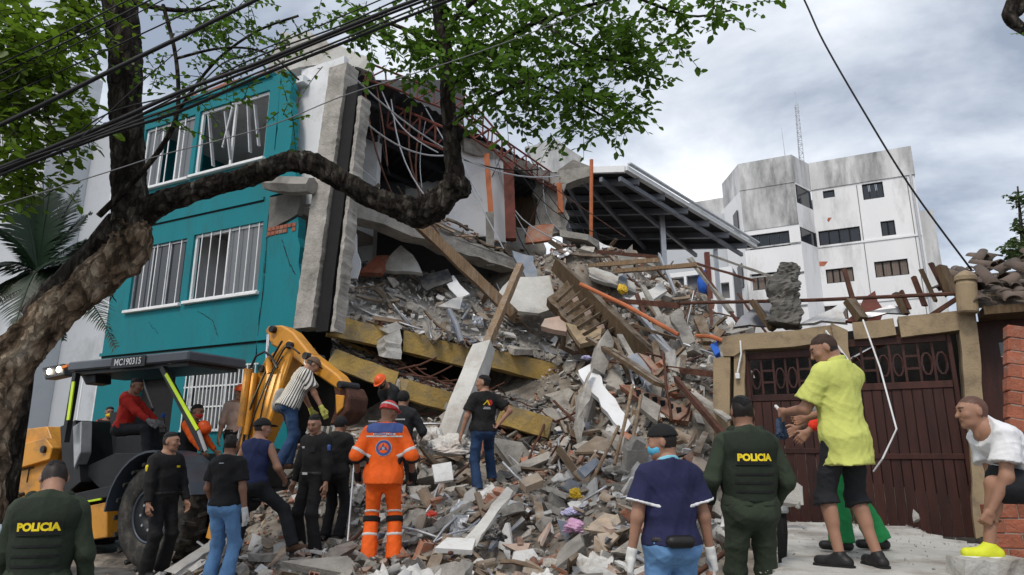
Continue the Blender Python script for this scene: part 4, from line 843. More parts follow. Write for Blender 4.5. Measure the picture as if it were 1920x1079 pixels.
KINDS = {
 'concrete_chunk': (variants(chunk, 10, 'd_grey', 'concrete_chunk'), (.10, .34), 'grey broken concrete chunk', 'rubble', .6),
 'concrete_shard': (variants(lambda r: shard(r, 1, .16), 10, 'd_grey', 'concrete_shard'), (.16, .55), 'flat grey concrete shard', 'rubble', .45),
 'plaster_shard': (variants(lambda r: shard(r, 1, .07), 9, 'd_white', 'plaster_shard'), (.14, .5), 'white plaster shard', 'rubble', .45),
 'brick_fragment': (variants(hollow_block, 7, 'd_brick', 'brick_fragment'), (.14, .34), 'broken terracotta block with hollow cells', 'brick', .7),
 'clay_fragment': (variants(lambda r: shard(r, 1, .2), 6, 'd_brick', 'clay_fragment'), (.1, .26), 'reddish brown broken brick piece', 'brick', .6),
 'tile_shard': (variants(lambda r: shard(r, 1, .09), 8, 'd_tan', 'tile_shard'), (.14, .42), 'tan floor tile shard', 'tile', .45),
 'pink_shard': (variants(lambda r: shard(r, 1, .1), 5, 'd_pink', 'wall_shard'), (.16, .45), 'pale pink painted wall shard', 'rubble', .45),
 'curved_tile': (variants(half_tile, 6, 'd_tan', 'curved_tile', False), (.22, .42), 'curved tan roof tile piece', 'tile', .6),
 'slab_fragment': (variants(lambda r: shard(r, 1, .13), 10, 'concrete', 'slab_fragment'), (.5, 1.05), 'large broken concrete slab piece', 'slab', .4),
 'wood_plank': (variants(lambda r: plank(r, 1, r.uniform(.06, .13), .03), 9, 'd_wood', 'wood_plank'), (.3, 1.0), 'splintered brown wooden plank', 'plank', .3),
 'slate_shard': (variants(lambda r: shard(r, 1, .06), 5, 'd_blue', 'slate_shard'), (.16, .5), 'blue grey slate coloured panel shard', 'rubble', .45),
 'dark_shard': (variants(lambda r: shard(r, 1, .12), 5, 'd_dark', 'dark_shard'), (.12, .4), 'blackened debris shard', 'rubble', .5),
 'metal_rod': (variants(pipe, 6, 'aluminium', 'metal_rod', True), (.5, 1.4), 'thin bent pale metal rod', 'rod', .25),
 'rebar_piece': (variants(pipe, 5, 'rust', 'rebar_piece', True), (.5, 1.6), 'rusty bent reinforcing bar', 'rebar', .2),
 'metal_sheet': (variants(lambda r: crumple(r, 8, .1), 5, 'aluminium', 'metal_sheet'), (.15, .4), 'crumpled grey metal sheet', 'sheet', .5),
 'cloth_scrap': (variants(lambda r: crumple(r, 10, .22), 5, 'd_white', 'cloth_scrap', True), (.25, .5), 'crumpled dusty pale cloth', 'cloth', .5),
}
ZONES = {'low': 'in the low rubble at the rescuers feet', 'mid': 'on the rubble slope beside the fallen beams', 'high': 'on the high rubble heap behind the garage', 'slab': 'on top of the tilted floor slab with yellow edge'}
def drop(kind, p, nrm=None, zone='low', size=None, tilt=.5, lift=None):
    ms_, (s0, s1), lb, cat, emb = KINDS[kind]; r = dr; s = size or (s0 * (s1 / s0) ** (r.random() ** 1.3))
    o = link(kind, r.choice(ms_)); q = (nrm or Vector((0, 0, 1))).to_track_quat('Z', 'Y')
    e = Matrix.Rotation(r.uniform(0, 6.283), 3, 'Z'); t = Matrix.Rotation(r.gauss(0, tilt), 3, 'X') @ Matrix.Rotation(r.gauss(0, tilt), 3, 'Y')
    o.rotation_euler = (q.to_matrix() @ t @ e).to_euler(); th_ = s if kind not in ('metal_rod', 'rebar_piece', 'wood_plank') else s
    if kind in ('metal_rod', 'rebar_piece'): o.scale = (s, s ** .5 * .8, s ** .5 * .8)
    elif kind == 'wood_plank': o.scale = (s, 1.1, 1.2)
    else: o.scale = (s * r.uniform(.8, 1.25), s, s * r.uniform(.8, 1.3))
    o.location = Vector(p) + (nrm or Vector((0, 0, 1))) * ((.12 * s if lift is None else lift) + .01)
    tag(o, lb + ' ' + ZONES[zone], cat, lb + ' pieces ' + ZONES[zone]); return o
def heap_n(x, y):
    e = .15; return Vector((hz1(x - e, y) - hz1(x + e, y), hz1(x, y - e) - hz1(x, y + e), 2 * e)).normalized()
CNT = {}
def pick(wts):
    wts = {k: v for k, v in wts.items() if CNT.get(k, 0) < 290}; t = dr.random() * sum(wts.values())
    for k, v in wts.items():
        t -= v
        if t <= 0: break
    CNT[k] = CNT.get(k, 0) + 1; return k
LOWW = dict(concrete_chunk=1.7, concrete_shard=1.9, plaster_shard=1.9, slab_fragment=.35, brick_fragment=.9, clay_fragment=1.8, tile_shard=3.0, pink_shard=1.1, curved_tile=.8, wood_plank=1.2, slate_shard=.9, dark_shard=.7, metal_rod=.6, rebar_piece=.3, metal_sheet=.5, cloth_scrap=.45)
HIW = dict(concrete_chunk=2.0, concrete_shard=3.6, plaster_shard=2.2, slab_fragment=.75, brick_fragment=.9, clay_fragment=1.2, tile_shard=2.4, pink_shard=.4, curved_tile=.7, wood_plank=2.2, slate_shard=.7, dark_shard=1.5, metal_rod=.8, rebar_piece=1.2, metal_sheet=.6, cloth_scrap=.2)
def in_view(p, mx=60):
    q = p - CAM; dep = q.y * _cp + q.z * _sp
    if dep < .5: return False
    X = 960 + FPX * q.x / dep; Y = 539.5 - FPX * (-q.y * _sp + q.z * _cp) / dep
    return -mx < X < 1920 + mx and -mx < Y < 1079 + mx
FEET = [(at(x, y, Y).x, Y) for x, y, Y in ((733, 757, 7.95), (588, 780, 9.15), (500, 900, 8.95), (545, 950, 9.1), (908, 705, 10.4), (940, 800, 10.6), (436, 816, 8.25), (642, 783, 9.8), (758, 735, 10.4), (596, 676, 10.35), (560, 780, 10.4))]
SMALLW = dict(concrete_chunk=2, concrete_shard=1, clay_fragment=2, tile_shard=1.5, plaster_shard=1)
def scatter(n, box, wts, zone, smul=1.0):
    k = 0; g = 0
    while k < n and g < n * 30:
        g += 1; x = dr.uniform(box[0], box[1]); y = dr.uniform(box[2], box[3])
        if not allowed(x, y): continue
        z = hz1(x, y)
        if z < .03: continue
        p = Vector((x, y, z))
        if not in_view(p): continue
        near = any(abs(x - a) < .42 and -.95 < y - b < .35 for a, b in FEET)
        kind = pick(SMALLW if near else wts); s0, s1 = KINDS[kind][1]; s = s0 * (s1 / s0) ** (dr.random() ** 1.2) * (.75 if near else smul)
        drop(kind, p, heap_n(x, y), zone, s, .42); k += 1
def allowed(x, y):
    n = x * NX.x + y * NX.y; u = x * UX.x + y * UX.y
    if u > -1.75 and n > 9.7 and n < 11.9: return False     # the garage and the forecourt slab
    if u > -1.25 and n > 3.6 and n < 10: return False
    if x < -4.1 and n > 6.4 and n < 9.6 and u < -5.6: return False   # the digger
    return n < NF - .3 or u > -9.6
scatter(950, (-4.6, 2.6, 5.6, 10.6), LOWW, 'low')
scatter(380, (-4.2, 3.2, 10.2, 13.4), HIW, 'mid', 1.1)
scatter(420, (.9, 4.6, 11.5, 19.5), HIW, 'high', 1.45)
scatter(60, (4.4, 8, 12.5, 20), HIW, 'high', 1.5)
# what is too small or too far down to tell apart: one mass of crumbs
def crumbs(n, box, ma, s0, s1, seed, name):
    r = random.Random(seed); m = MB(); protos = [[(Vector(v)) for v in shard(r, 1, .3).v] for _ in range(14)]; fcs = []
    pr = [shard(r, 1, r.uniform(.12, .5)) for _ in range(14)]; k = 0
    while k < n:
        x = r.uniform(box[0], box[1]); y = r.uniform(box[2], box[3])
        if not allowed(x, y): k += .02; continue
        z = hz1(x, y)
        k += 1
        if z < -.02: continue
        z = max(z, .02); s = s0 * (s1 / s0) ** (r.random() ** 1.6); E = Matrix.Rotation(r.uniform(0, 6.28), 3, 'Z') @ Matrix.Rotation(r.gauss(0, .6), 3, 'X') @ Matrix.Rotation(r.gauss(0, .6), 3, 'Y')
        p = Vector((x, y, z + r.uniform(-.02, .03))); q = r.choice(pr); m.add([p + E @ (Vector(v) * s) for v in q.v], q.f)
    return tag(m.build(name, mt[ma]), kind='stuff')
mat('c_grey', (0.32, 0.30, 0.28), 0.95, 0.55, 9, 0.3, 40); mat('c_white', (0.5, 0.49, 0.47), 0.9, 0.3, 9, 0.2, 40); mat('c_brown', (0.25, 0.145, 0.095), 0.95, 0.5, 9, 0.3, 40, dust=0.5)
for i, (ma, nm, q) in enumerate((('c_grey', 'concrete_crumbs', 6500), ('c_white', 'plaster_crumbs', 2600), ('c_brown', 'brick_crumbs', 2600))):
    crumbs(int(q * .62), (-5.2, 2.8, 5, 13), ma, .025, .15, 40 + i, nm); crumbs(int(q * .38), (.5, 5, 11, 19.5), ma, .05, .22, 50 + i, nm)
# ------------------------------------------------------------------ fallen floors, beams and larger pieces
def ragged_beam(a, b, w, h, seed=0, jag=0.03, k=10):
    r = random.Random(seed); m = MB(); a = Vector(a); b = Vector(b); d = (b - a).normalized(); x = d.cross(Vector((0, 0, 1))).normalized(); z = x.cross(d); vs = []
    for i in range(k + 1):
        p = a.lerp(b, i / k); e = i in (0, k); j = lambda: r.uniform(-jag, jag)
        for sx, sz in ((-1, -1), (1, -1), (1, 1), (-1, 1)): vs.append(p + x * (sx * w / 2 + j()) + z * (sz * h / 2 + j()) + d * (r.uniform(-.1, .1) if e else 0))
    return m.add(vs, [(i * 4 + c, i * 4 + (c + 1) % 4, i * 4 + 4 + (c + 1) % 4, i * 4 + 4 + c) for i in range(k) for c in range(4)] + [(3, 2, 1, 0), (k * 4, k * 4 + 1, k * 4 + 2, k * 4 + 3)])
SL = [at(616, 592, 13.2), at(760, 622, 13.9), at(905, 648, 14.6), at(1092, 690, 15.3), at(1105, 590, 18), at(900, 520, 17.6), at(650, 500, 16.2)]
tag(plate(SL, 0.16, .06, .3, 1).build('fallen_slab', mt['concrete']), 'tilted fallen floor slab with yellow edge beams, strewn with rubble', 'slab')
YB = [((618, 612, 13.15), (744, 640, 13.75), .4, 'yellow edge beam of the tilted slab next to the tall column'), ((757, 642, 13.8), (902, 678, 14.5), .42, 'yellow edge beam of the tilted slab before the leaning pillar'), ((912, 672, 14.5), (1062, 708, 15.2), .4, 'yellow edge beam of the tilted slab past the leaning pillar'),
      ((640, 545, 15.4), (800, 582, 16.2), .32, 'yellow beam lying on the tilted slab among plaster scraps'),
      ((622, 672, 13.3), (742, 716, 13.5), .36, 'lower yellow beam behind the digger bucket'), ((752, 728, 13.0), (872, 764, 13.3), .36, 'lower yellow beam above the two masked rescuers'), ((935, 776, 12.4), (1036, 806, 12.6), .36, 'lowest yellow beam beside the man with hand on hip'), ((640, 655, 14.2), (750, 690, 14.4), .3, 'short yellow beam in the dark gap under the slab'),
      ((880, 752, 13.4), (960, 776, 13.6), .3, 'short yellow beam behind the leaning pillar')]
for i, (p, q, h, lb) in enumerate(YB): tag(ragged_beam(at(*p), at(*q), .26, h, i, .012, 5).build('edge_beam', mt['yellow_beam']), lb, 'beam')
LS = [([(625, 640, 14.2), (760, 680, 14.6), (760, 712, 13.7), (625, 660, 13.5)], 'crushed grey floor slab in the gap under the upper beam'), ([(745, 700, 14.2), (880, 735, 14.3), (870, 752, 13.4), (748, 716, 13.1)], 'crushed grey floor slab above the masked rescuers'), ([(905, 730, 14.6), (1080, 770, 14.4), (1040, 795, 12.9), (910, 762, 12.9)], 'crushed grey floor slab under the third yellow beam'), ([(930, 640, 16), (1090, 690, 15.6), (1085, 712, 15.4), (930, 665, 15.4)], 'thin grey slab layer over the yellow beam end')]
for i, (pix, lb) in enumerate(LS): tag(px_plate(pix, .16, .06, .25, 20 + i).build('fallen_slab', mt['concrete']), lb, 'slab')
def hero(name, pix, th_, ma, lb, cat, jag=.03, seed=1, step=.2): return tag(px_plate(pix, th_, jag, step, seed).build(name, mt[ma]), lb, cat)
def pole(name, p, q, w_, ma, lb, cat, h=None, seed=0, round_=False):
    if round_: m = MB().tube([at(*p), at(*p).lerp(at(*q), .5) + Vector((.02, 0, .03)), at(*q)], w_ / 2, 8)
    else: m = ragged_beam(at(*p), at(*q), w_, h or w_, seed, w_ * .07, 6)
    return tag(m.build(name, mt[ma]), lb, cat)
pole('leaning_pillar', (908, 655, 12.9), (842, 830, 11.6), .34, 'concrete_pale', 'grey concrete pillar leaning against the yellow beams', 'pillar', .34, 2)
pole('timber_pole', (975, 500, 14.4), (908, 660, 12.85), .15, 'wood', 'weathered timber pole standing on the leaning pillar top', 'timber', .13, 3)
pole('timber_beam', (770, 405, 13.9), (965, 592, 14.4), .17, 'wood', 'long brown timber beam sloping down across the opened rooms', 'timber', .22, 4)
pole('concrete_stub', (728, 628, 13.5), (732, 672, 13.4), .36, 'concrete_pale', 'pale concrete stub wedged in the gap between yellow beams', 'concrete', .3, 5)
pole('concrete_stub', (748, 610, 13.6), (720, 622, 13.4), .18, 'concrete_pale', 'small pale concrete lump on the yellow beam gap', 'concrete', .16, 6)
pole('brown_girder', (1046, 500, 15.2), (1345, 792, 12.2), .24, 'wood_dark', 'long dark brown girder sloping down to the garage pillar', 'girder', .3, 7)
o = hero('ribbed_slab', [(1076, 512, 14.9), (1028, 558, 14.6), (1100, 660, 13.6), (1180, 640, 13.9), (1160, 605, 14.3)], .22, 'wood_dark', 'brown ribbed hollow floor panel standing on edge in the heap', 'slab', .05, 3)
p0, p1, p2, p3 = at(1070, 530, 14.55), at(1160, 622, 13.75), at(1110, 648, 13.3), at(1040, 560, 14.3)
for k in range(7):
    t = (k + .5) / 7; m = MB().bar(p0.lerp(p1, t), p3.lerp(p2, t), .05, .06); m.build('rib', mt['wood_dark'], o)
    if k % 2: MB().bar(p0.lerp(p1, t + .05).lerp(p3.lerp(p2, t), .25), p0.lerp(p1, t + .05).lerp(p3.lerp(p2, t), .5), .03, .08).build('plaster_patch', mt['d_pink'], o)
pole('plastic_pipe', (1088, 533, 13.6), (1272, 628, 12.2), .085, 'orange_pipe', 'long orange plastic pipe sloping over the high heap', 'pipe', round_=True)
pole('plastic_pipe', (1306, 630, 11.2), (1358, 640, 10.6), .07, 'orange_pipe', 'short orange pipe end at the garage lintel', 'pipe', round_=True)
hero('plaster_sheet', [(1083, 695, 12.3), (1108, 682, 12.4), (1182, 795, 11.2), (1170, 812, 11.1), (1150, 790, 11.3)], .1, 'white_plaster', 'long white wall panel leaning down the heap', 'panel', .03, 5)
hero('column_piece', [(1113, 690, 12.1), (1122, 640, 12.4), (1140, 618, 12.5), (1152, 640, 12.5), (1146, 672, 12.3), (1132, 702, 12.1)], .22, 'concrete', 'grey concrete column piece above the long white panel', 'concrete', .03, 6)
hero('plaster_sheet', [(1175, 668, 12), (1195, 662, 12), (1268, 745, 11.3), (1250, 760, 11.2), (1215, 735, 11.6)], .14, 'd_blue', 'slate grey panel with torn brick edge in the heap', 'panel', .02, 7)
hero('brick_strip', [(1195, 662, 11.95), (1218, 668, 11.95), (1282, 745, 11.2), (1268, 745, 11.2)], .2, 'd_brick', 'torn strip of brickwork along the slate grey panel', 'brickwork', .05, 8)
hero('plaster_sheet', [(1014, 612, 14.2), (1022, 598, 14.4), (1052, 592, 14.4), (1064, 608, 14.2), (1062, 622, 14)], .12, 'd_pink', 'peach painted wall panel piece on the slab edge', 'panel', .02, 9)
hero('plaster_sheet', [(1060, 605, 13.9), (1100, 620, 13.7), (1128, 610, 13.8), (1125, 635, 13.4), (1088, 645, 13.3)], .1, 'tan_wall', 'beige wall panel below the ribbed brown panel', 'panel', .03, 10)
hero('curved_sheet', [(936, 548, 15.2), (958, 522, 15.6), (1030, 516, 15.6), (1042, 575, 15.2), (1010, 588, 15), (955, 580, 15)], .08, 'concrete_pale', 'large rounded off white ceiling panel lying behind the timber pole', 'panel', .02, 11)
hero('masonry_piece', [(705, 508, 15.3), (730, 480, 15.5), (752, 460, 15.6), (775, 478, 15.5), (792, 512, 15.3)], .12, 'concrete_pale', 'triangular off white wall piece in the grey opened room', 'wall piece', .03, 12)
hero('masonry_piece', [(672, 512, 15.1), (705, 480, 15.4), (728, 478, 15.4), (716, 512, 15.1)], .12, 'brick_red', 'torn brick piece beside the triangular off white wall piece', 'brickwork', .05, 13)
o = hero('block_beam', [(1160, 722, 11.6), (1185, 722, 11.5), (1296, 768, 10.9), (1290, 790, 10.8), (1262, 788, 10.9)], .18, 'd_brick', 'beam of hollow clay blocks lying across the heap', 'brickwork', .03, 14)
for k in range(6):
    a = at(1196 + k * 15, 738 + k * 6.5, 11.42 - k * .08); MB().box((-.035, -.03, -.05), (.035, .06, .05), Matrix.Translation(a + Vector((0, -.06, 0)))).build('cell_shade', mt['black_matte'], o)  # solid black boxes paint the shade inside the hollows
hero('masonry_piece', [(1068, 855, 10.2), (1120, 818, 10.4), (1140, 822, 10.4), (1142, 840, 10.3), (1085, 862, 10.1)], .16, 'd_tan', 'beige wall piece lying below the dark hollow', 'wall piece', .03, 15)
hero('masonry_piece', [(1090, 830, 10.8), (1112, 690, 12), (1092, 730, 11.6), (1078, 790, 11)], .12, 'concrete', 'upright grey slab piece beside the lowest yellow beam', 'concrete', .05, 16)
for p, q, lb in (((1152, 872, 9.4), (1186, 722, 10.4), 'thin bamboo pole propped up against the long white panel'), ((1176, 868, 9.3), (1202, 742, 10.2), 'thicker bamboo pole propped beside the block beam'), ((1108, 905, 9.2), (1160, 800, 10), 'bent grey pole rising from the low rubble')):
    pole('bamboo_pole', p, q, .05, 'wood', lb, 'pole', round_=True)
hero('masonry_piece', [(1125, 975, 8.2), (1148, 940, 8.5), (1182, 930, 8.5), (1192, 985, 8.1), (1150, 1000, 8)], .12, 'concrete_pale', 'pale slab piece with rusty stains behind the navy polo', 'concrete', .03, 17)
hero('tile_slab', [(815, 1028, 7.0), (838, 1008, 7.2), (892, 1010, 7.2), (886, 1032, 7.0)], .05, 'd_white', 'cream square board lying in the low rubble', 'board', .01, 18)
hero('tile_slab', [(810, 872, 9.4), (846, 866, 9.5), (850, 900, 9.3), (816, 904, 9.2)], .04, 'd_white', 'white square board beside the jeans of the man with hand on hip', 'board', .01, 19)
hero('masonry_piece', [(975, 900, 9.1), (1008, 886, 9.3), (1018, 900, 9.1), (985, 912, 9)], .1, 'd_tan', 'orange tan slab piece near the brown boot', 'rubble', .03, 20)
hero('blue_board', [(1083, 880, 9.2), (1118, 858, 9.5), (1126, 866, 9.5), (1098, 895, 9.1)], .05, 'd_blue', 'slate blue panel beside the bamboo poles', 'panel', .01, 21)
pole('loose_board', (886, 1012, 7.6), (956, 922, 8.4), .14, 'concrete_pale', 'long pale board rising from the low rubble', 'board', .04, 22)
pole('loose_board', (322, 1072, 8.0), (410, 1015, 8.8), .18, 'concrete_pale', 'white curved strip beside the digger tyre', 'board', .03, 23)
for i, (p, q, w_, ma, lb) in enumerate((((842, 582, 14.2), (866, 642, 13.8), .12, 'd_blue', 'slate blue duct lying down the tilted slab'), ((866, 600, 14.3), (880, 580, 14.5), .07, 'd_blue', 'short slate blue pipe branch beside the duct'))): pole('duct', p, q, w_, ma, lb, 'duct', round_=True)
hero('board', [(820, 575, 14.8), (848, 560, 15), (868, 556, 15), (862, 580, 14.8)], .05, 'd_white', 'white curled panel behind the slate blue duct', 'board', .02, 24)
hero('board', [(835, 530, 15.6), (850, 516, 15.8), (880, 552, 15.3), (860, 560, 15.3)], .05, 'white_plaster', 'white crumpled ceiling board near the slab rear', 'board', .03, 25)
hero('sheet_plastic', [(780, 520, 15.8), (840, 505, 15.8), (850, 525, 15.6), (800, 545, 15.4)], .04, 'd_dark', 'black plastic sheet draped on the tilted slab', 'sheet', .03, 26)
for i, (pix, ma, lb) in enumerate((([(1120, 452, 17.5), (1150, 465, 17.5), (1152, 500, 17.3), (1128, 490, 17.3)], 'white_plaster', 'white cabinet door tipped on the heap before the shed'), ([(1190, 488, 18.2), (1225, 490, 18.2), (1220, 522, 18), (1186, 512, 18)], 'white_plaster', 'white shelf board standing in the shed'), ([(1100, 495, 16.2), (1190, 530, 15.8), (1195, 550, 15.5), (1105, 518, 15.9)], 'concrete_pale', 'long pale concrete strip across the top of the heap'), ([(1045, 450, 17), (1085, 470, 17), (1095, 510, 16.6), (1060, 500, 16.6)], 'concrete_pale', 'crumpled pale sheet on the crest of the heap'),
        ([(1180, 560, 14.6), (1240, 530, 15), (1250, 545, 14.8), (1190, 580, 14.4)], 'd_white', 'pale tilted panel near the orange pipe'), ([(1255, 590, 13.2), (1275, 575, 13.4), (1305, 640, 12.6), (1285, 650, 12.5)], 'concrete', 'dark grey slab leaning above the girder'), ([(1160, 520, 15.6), (1175, 512, 15.7), (1178, 545, 15.4), (1165, 548, 15.4)], 'd_blue', 'upright slate panel near the heap crest'), ([(960, 470, 16.2), (1000, 480, 16.2), (1010, 530, 15.8), (985, 520, 15.8)], 'd_blue', 'blue grey metal sheet behind the timber pole'),
        ([(990, 425, 17.4), (1040, 420, 17.4), (1035, 450, 17.2), (985, 455, 17.2)], 'd_brick', 'tumbled brickwork below the concrete block wall'), ([(1300, 595, 12.4), (1318, 590, 12.4), (1335, 640, 11.8), (1318, 640, 11.8)], 'wood_dark', 'short dark board standing near the steel rail'), ([(1330, 648, 10.9), (1344, 640, 10.9), (1350, 660, 10.7), (1340, 666, 10.7)], 'blue_cloth', 'small bright blue board at the garage corner'), ([(1205, 740, 11), (1240, 760, 10.8), (1232, 790, 10.6), (1200, 765, 10.8)], 'concrete', 'grey slab piece under the block beam'))):
    hero('plaster_sheet', pix, .09, ma, lb, 'panel', .035, 60 + i)
hero('masonry_piece', [(940, 428, 18.2), (1018, 428, 18.2), (1022, 490, 17.8), (945, 485, 17.8)], .2, 'concrete', 'standing remnant of grey wall behind the red door frame', 'wall piece', .06, 91)
# loose rafters and sticks of the high heap
RL = {'wood': 'splintered light brown rafter', 'wood_dark': 'splintered dark brown rafter', 'concrete': 'thin grey concrete post', 'aluminium': 'pale metal profile', 'rust': 'rusty steel bar'}
for i in range(26):
    x, y = rnd.uniform(1100, 1330), rnd.uniform(470, 760); Y = 17.2 - (y - 450) / 300 * 6.4; L = rnd.uniform(60, 170); an = rnd.gauss(.7, .55)
    a = at(x, y, Y); b = at(x + L * math.cos(an), y + L * math.sin(an), Y - L * .012 + rnd.uniform(-.3, .3))
    tag(ragged_beam(a + Vector((0, -.15, .1)), b + Vector((0, -.15, .12)), rnd.uniform(.05, .12), rnd.uniform(.04, .1), i, .008, 5).build('loose_rafter', mt[_rm := rnd.choice(['wood', 'wood_dark', 'concrete', 'aluminium', 'wood_dark', 'rust'])]), RL[_rm] + ' jutting from the high heap', 'rafter', RL[_rm] + ' pieces in the high heap')
# rubble on the tilted slab and on the crushed layers
def on_poly(P, n, wts, smul, zone='slab'):
    P = [Vector(p) for p in P]; nr = (P[1] - P[0]).cross(P[-1] - P[0]).normalized()
    if nr.z < 0: nr = -nr
    for _ in range(n):
        i = dr.randrange(1, len(P) - 1); a, b = sorted((dr.random(), dr.random())); p = P[0] * a + P[i] * (b - a) + P[i + 1] * (1 - b)
        kind = pick(wts); s0, s1 = KINDS[kind][1]; drop(kind, p, nr, zone, s0 * (s1 / s0) ** (dr.random() ** 1.3) * smul, .3)
SLW = dict(concrete_chunk=2.5, concrete_shard=4, plaster_shard=2.4, brick_fragment=.15, clay_fragment=.4, tile_shard=.9, wood_plank=.9, slate_shard=1.1, dark_shard=.8, metal_rod=.6, metal_sheet=.5)
on_poly(SL, 380, SLW, 1.2)
ZONES['gap'] = 'in the crushed layers between the yellow beams'
for pix, lb in LS[:3]: on_poly([at(*p) for p in pix], 45, dict(concrete_chunk=3, concrete_shard=3, plaster_shard=.8, dark_shard=1.5, tile_shard=.5, rebar_piece=.5), .95, 'gap')
def crumbs_on(P, n, ma, name, s0=.03, s1=.16, seed=3, lift=.06):
    r = random.Random(seed); m = MB(); pr = [shard(r, 1, r.uniform(.15, .5)) for _ in range(12)]
    for _ in range(n):
        i = r.randrange(1, len(P) - 1); a, b = sorted((r.random(), r.random())); p = P[0] * a + P[i] * (b - a) + P[i + 1] * (1 - b); s = s0 * (s1 / s0) ** (r.random() ** 1.5); q = r.choice(pr)
        E = Matrix.Rotation(r.uniform(0, 6.28), 3, 'Z') @ Matrix.Rotation(r.gauss(0, .6), 3, 'X'); m.add([p + Vector((0, 0, r.uniform(0, lift))) + E @ (Vector(v) * s) for v in q.v], q.f)
    tag(m.build(name, mt[ma]), kind='stuff')
crumbs_on(SL, 1500, 'c_grey', 'concrete_crumbs'); crumbs_on(SL, 650, 'c_white', 'plaster_crumbs', seed=4)
for i, (pix, lb) in enumerate(LS): crumbs_on([at(*p) for p in pix], 260, 'c_grey', 'concrete_crumbs', seed=5 + i)
# floor of the open top storey and third floor edge: plaster scraps
ZONES['edge'] = 'on the broken edge of the third floor'
on_poly([at(655, 365, 14.1), at(880, 452, 15.8), at(1010, 498, 17.2), at(1000, 470, 18.5), at(700, 350, 16)], 90, dict(plaster_shard=2, clay_fragment=1.5, tile_shard=2, concrete_shard=2, wood_plank=.8, concrete_chunk=1.5), .8, 'edge')
# hanging wires and strips torn from the roof
wr = random.Random(31)
HW = 'thin torn wire hanging from the red trusses'
for i in range(24):
    x0 = wr.uniform(660, 1040); t = (x0 - 655) / 395; y0 = 122 + 213 * t + wr.uniform(-5, 25); Y0 = 13.6 + 4.6 * t
    x1 = x0 + wr.uniform(-60, 190); y1 = y0 + wr.uniform(90, 270); Y1 = Y0 + wr.uniform(-.4, .7)
    a, b = at(x0, y0, Y0), at(x1, min(y1, 500), Y1); P = []
    sg = wr.uniform(-.5, .25)
    for k in range(9):
        u = k / 8; P.append(a.lerp(b, u) + Vector((math.sin(u * math.pi) * sg, 0, -math.sin(u * math.pi) * abs(sg) * .9)))
    tag(MB().tube(P, wr.choice([.012, .016, .022]), 5).build('hanging_wire', mt[wr.choice(['rust', 'aluminium', 'black_matte', 'rust'])]), HW, 'wire', 'wires hanging from the torn roof')
for (p, q, sg, lb) in (((668, 150, 13.3), (1050, 330, 17.8), 1.5, 'long sagging pale cable strung across the opened top storey'), ((655, 200, 13.2), (850, 290, 15.2), .8, 'sagging grey cable from the column top to the white wall'), ((870, 300, 15.8), (1010, 318, 17), .25, 'dark cable strung before the white wall')):
    a, b = at(*p), at(*q); tag(MB().tube([a.lerp(b, k / 12) - Vector((0, 0, sg * 4 * (k / 12) * (1 - k / 12) * .5)) for k in range(13)], .02, 5).build('sagging_cable', mt['aluminium' if 'pale' in lb or 'grey' in lb else 'black_matte']), lb, 'cable')
# small bright things in the rubble
mat('yellow_plastic', (0.65, 0.42, 0.03), .5, .2, 6, .1); mat('pink_cloth', (0.55, 0.32, 0.48), .9, .3, 5, .3, 12); mat('sack_white', (0.62, 0.6, 0.57), .8, .15, 3, .3, 9, dirt=(.4, .3, .24), damt=.4)
mat('red_plastic', (0.5, 0.05, 0.03), .5, .2, 6, .1); mat('lilac_cloth', (0.5, 0.48, 0.68), .9, .2, 5, .3, 12)
def lump(name, px, py, Y, size, ma, lb, cat, seed=0, flat=.55, n=22):
    r = random.Random(seed); bm = bmesh.new(); bmesh.ops.create_icosphere(bm, subdivisions=5, radius=.5); s0 = Vector((seed * 7.1, 3, 1)); m = MB()
    for v in bm.verts:
        q = v.co.copy(); w_ = Vector((mnoise.noise(q * 2 + s0), mnoise.noise(q * 2 + s0 + Vector((9, 0, 0))), mnoise.noise(q * 2 + s0 + Vector((0, 9, 0))))) * .5
        d = .9 + mnoise.noise(q * 2.2 + s0) * .5 - abs(mnoise.noise((q + w_) * 3.5 + s0)) * .55 - abs(mnoise.noise((q + w_) * 8 + s0)) * .28
        z = q.z * d * size[2]; v.co = Vector((q.x * d * size[0], q.y * d * size[1], z if z > 0 else z * .5))
    bm.verts.index_update(); m.add([v.co.copy() for v in bm.verts], [[v.index for v in f.verts] for f in bm.faces]); bm.free()
    o = m.build(name, mt[ma], smooth=True); o.location = at(px, py, Y); return tag(o, lb, cat)
lump('plastic_sack', 846, 842, 10.6, (.9, .5, .5), 'sack_white', 'creased white sack with orange print behind the rescuers', 'sack', 1)
lump('plastic_sack', 808, 828, 10.9, (.5, .4, .5), 'sack_white', 'upright white sack beside the creased white sack', 'sack', 2)
lump('plastic_bag', 1080, 928, 8.6, (.16, .12, .22), 'yellow_plastic', 'small bright yellow plastic bag in the low rubble', 'bag', 3)
lump('plastic_bag', 1166, 545, 15.2, (.25, .2, .4), 'yellow_plastic', 'yellow cloth caught on the high heap', 'cloth', 4)
lump('cloth_bundle', 1078, 992, 7.6, (.36, .3, .2), 'pink_cloth', 'mauve pink cloth bundle in the low rubble', 'cloth', 5)
lump('cloth_bundle', 1072, 962, 8.0, (.3, .26, .14), 'lilac_cloth', 'lilac white cloth scrap behind the mauve bundle', 'cloth', 6)
lump('red_rag', 808, 965, 8.0, (.16, .12, .1), 'red_plastic', 'small red rag beside the rescuer in orange', 'rag', 7)
lump('dark_bag', 930, 1005, 7.4, (.26, .22, .26), 'd_dark', 'black bag half buried in the low rubble', 'bag', 8)
lump('lilac_rag', 1100, 672, 12.4, (.26, .2, .12), 'lilac_cloth', 'lilac cloth below the column piece', 'cloth', 9)
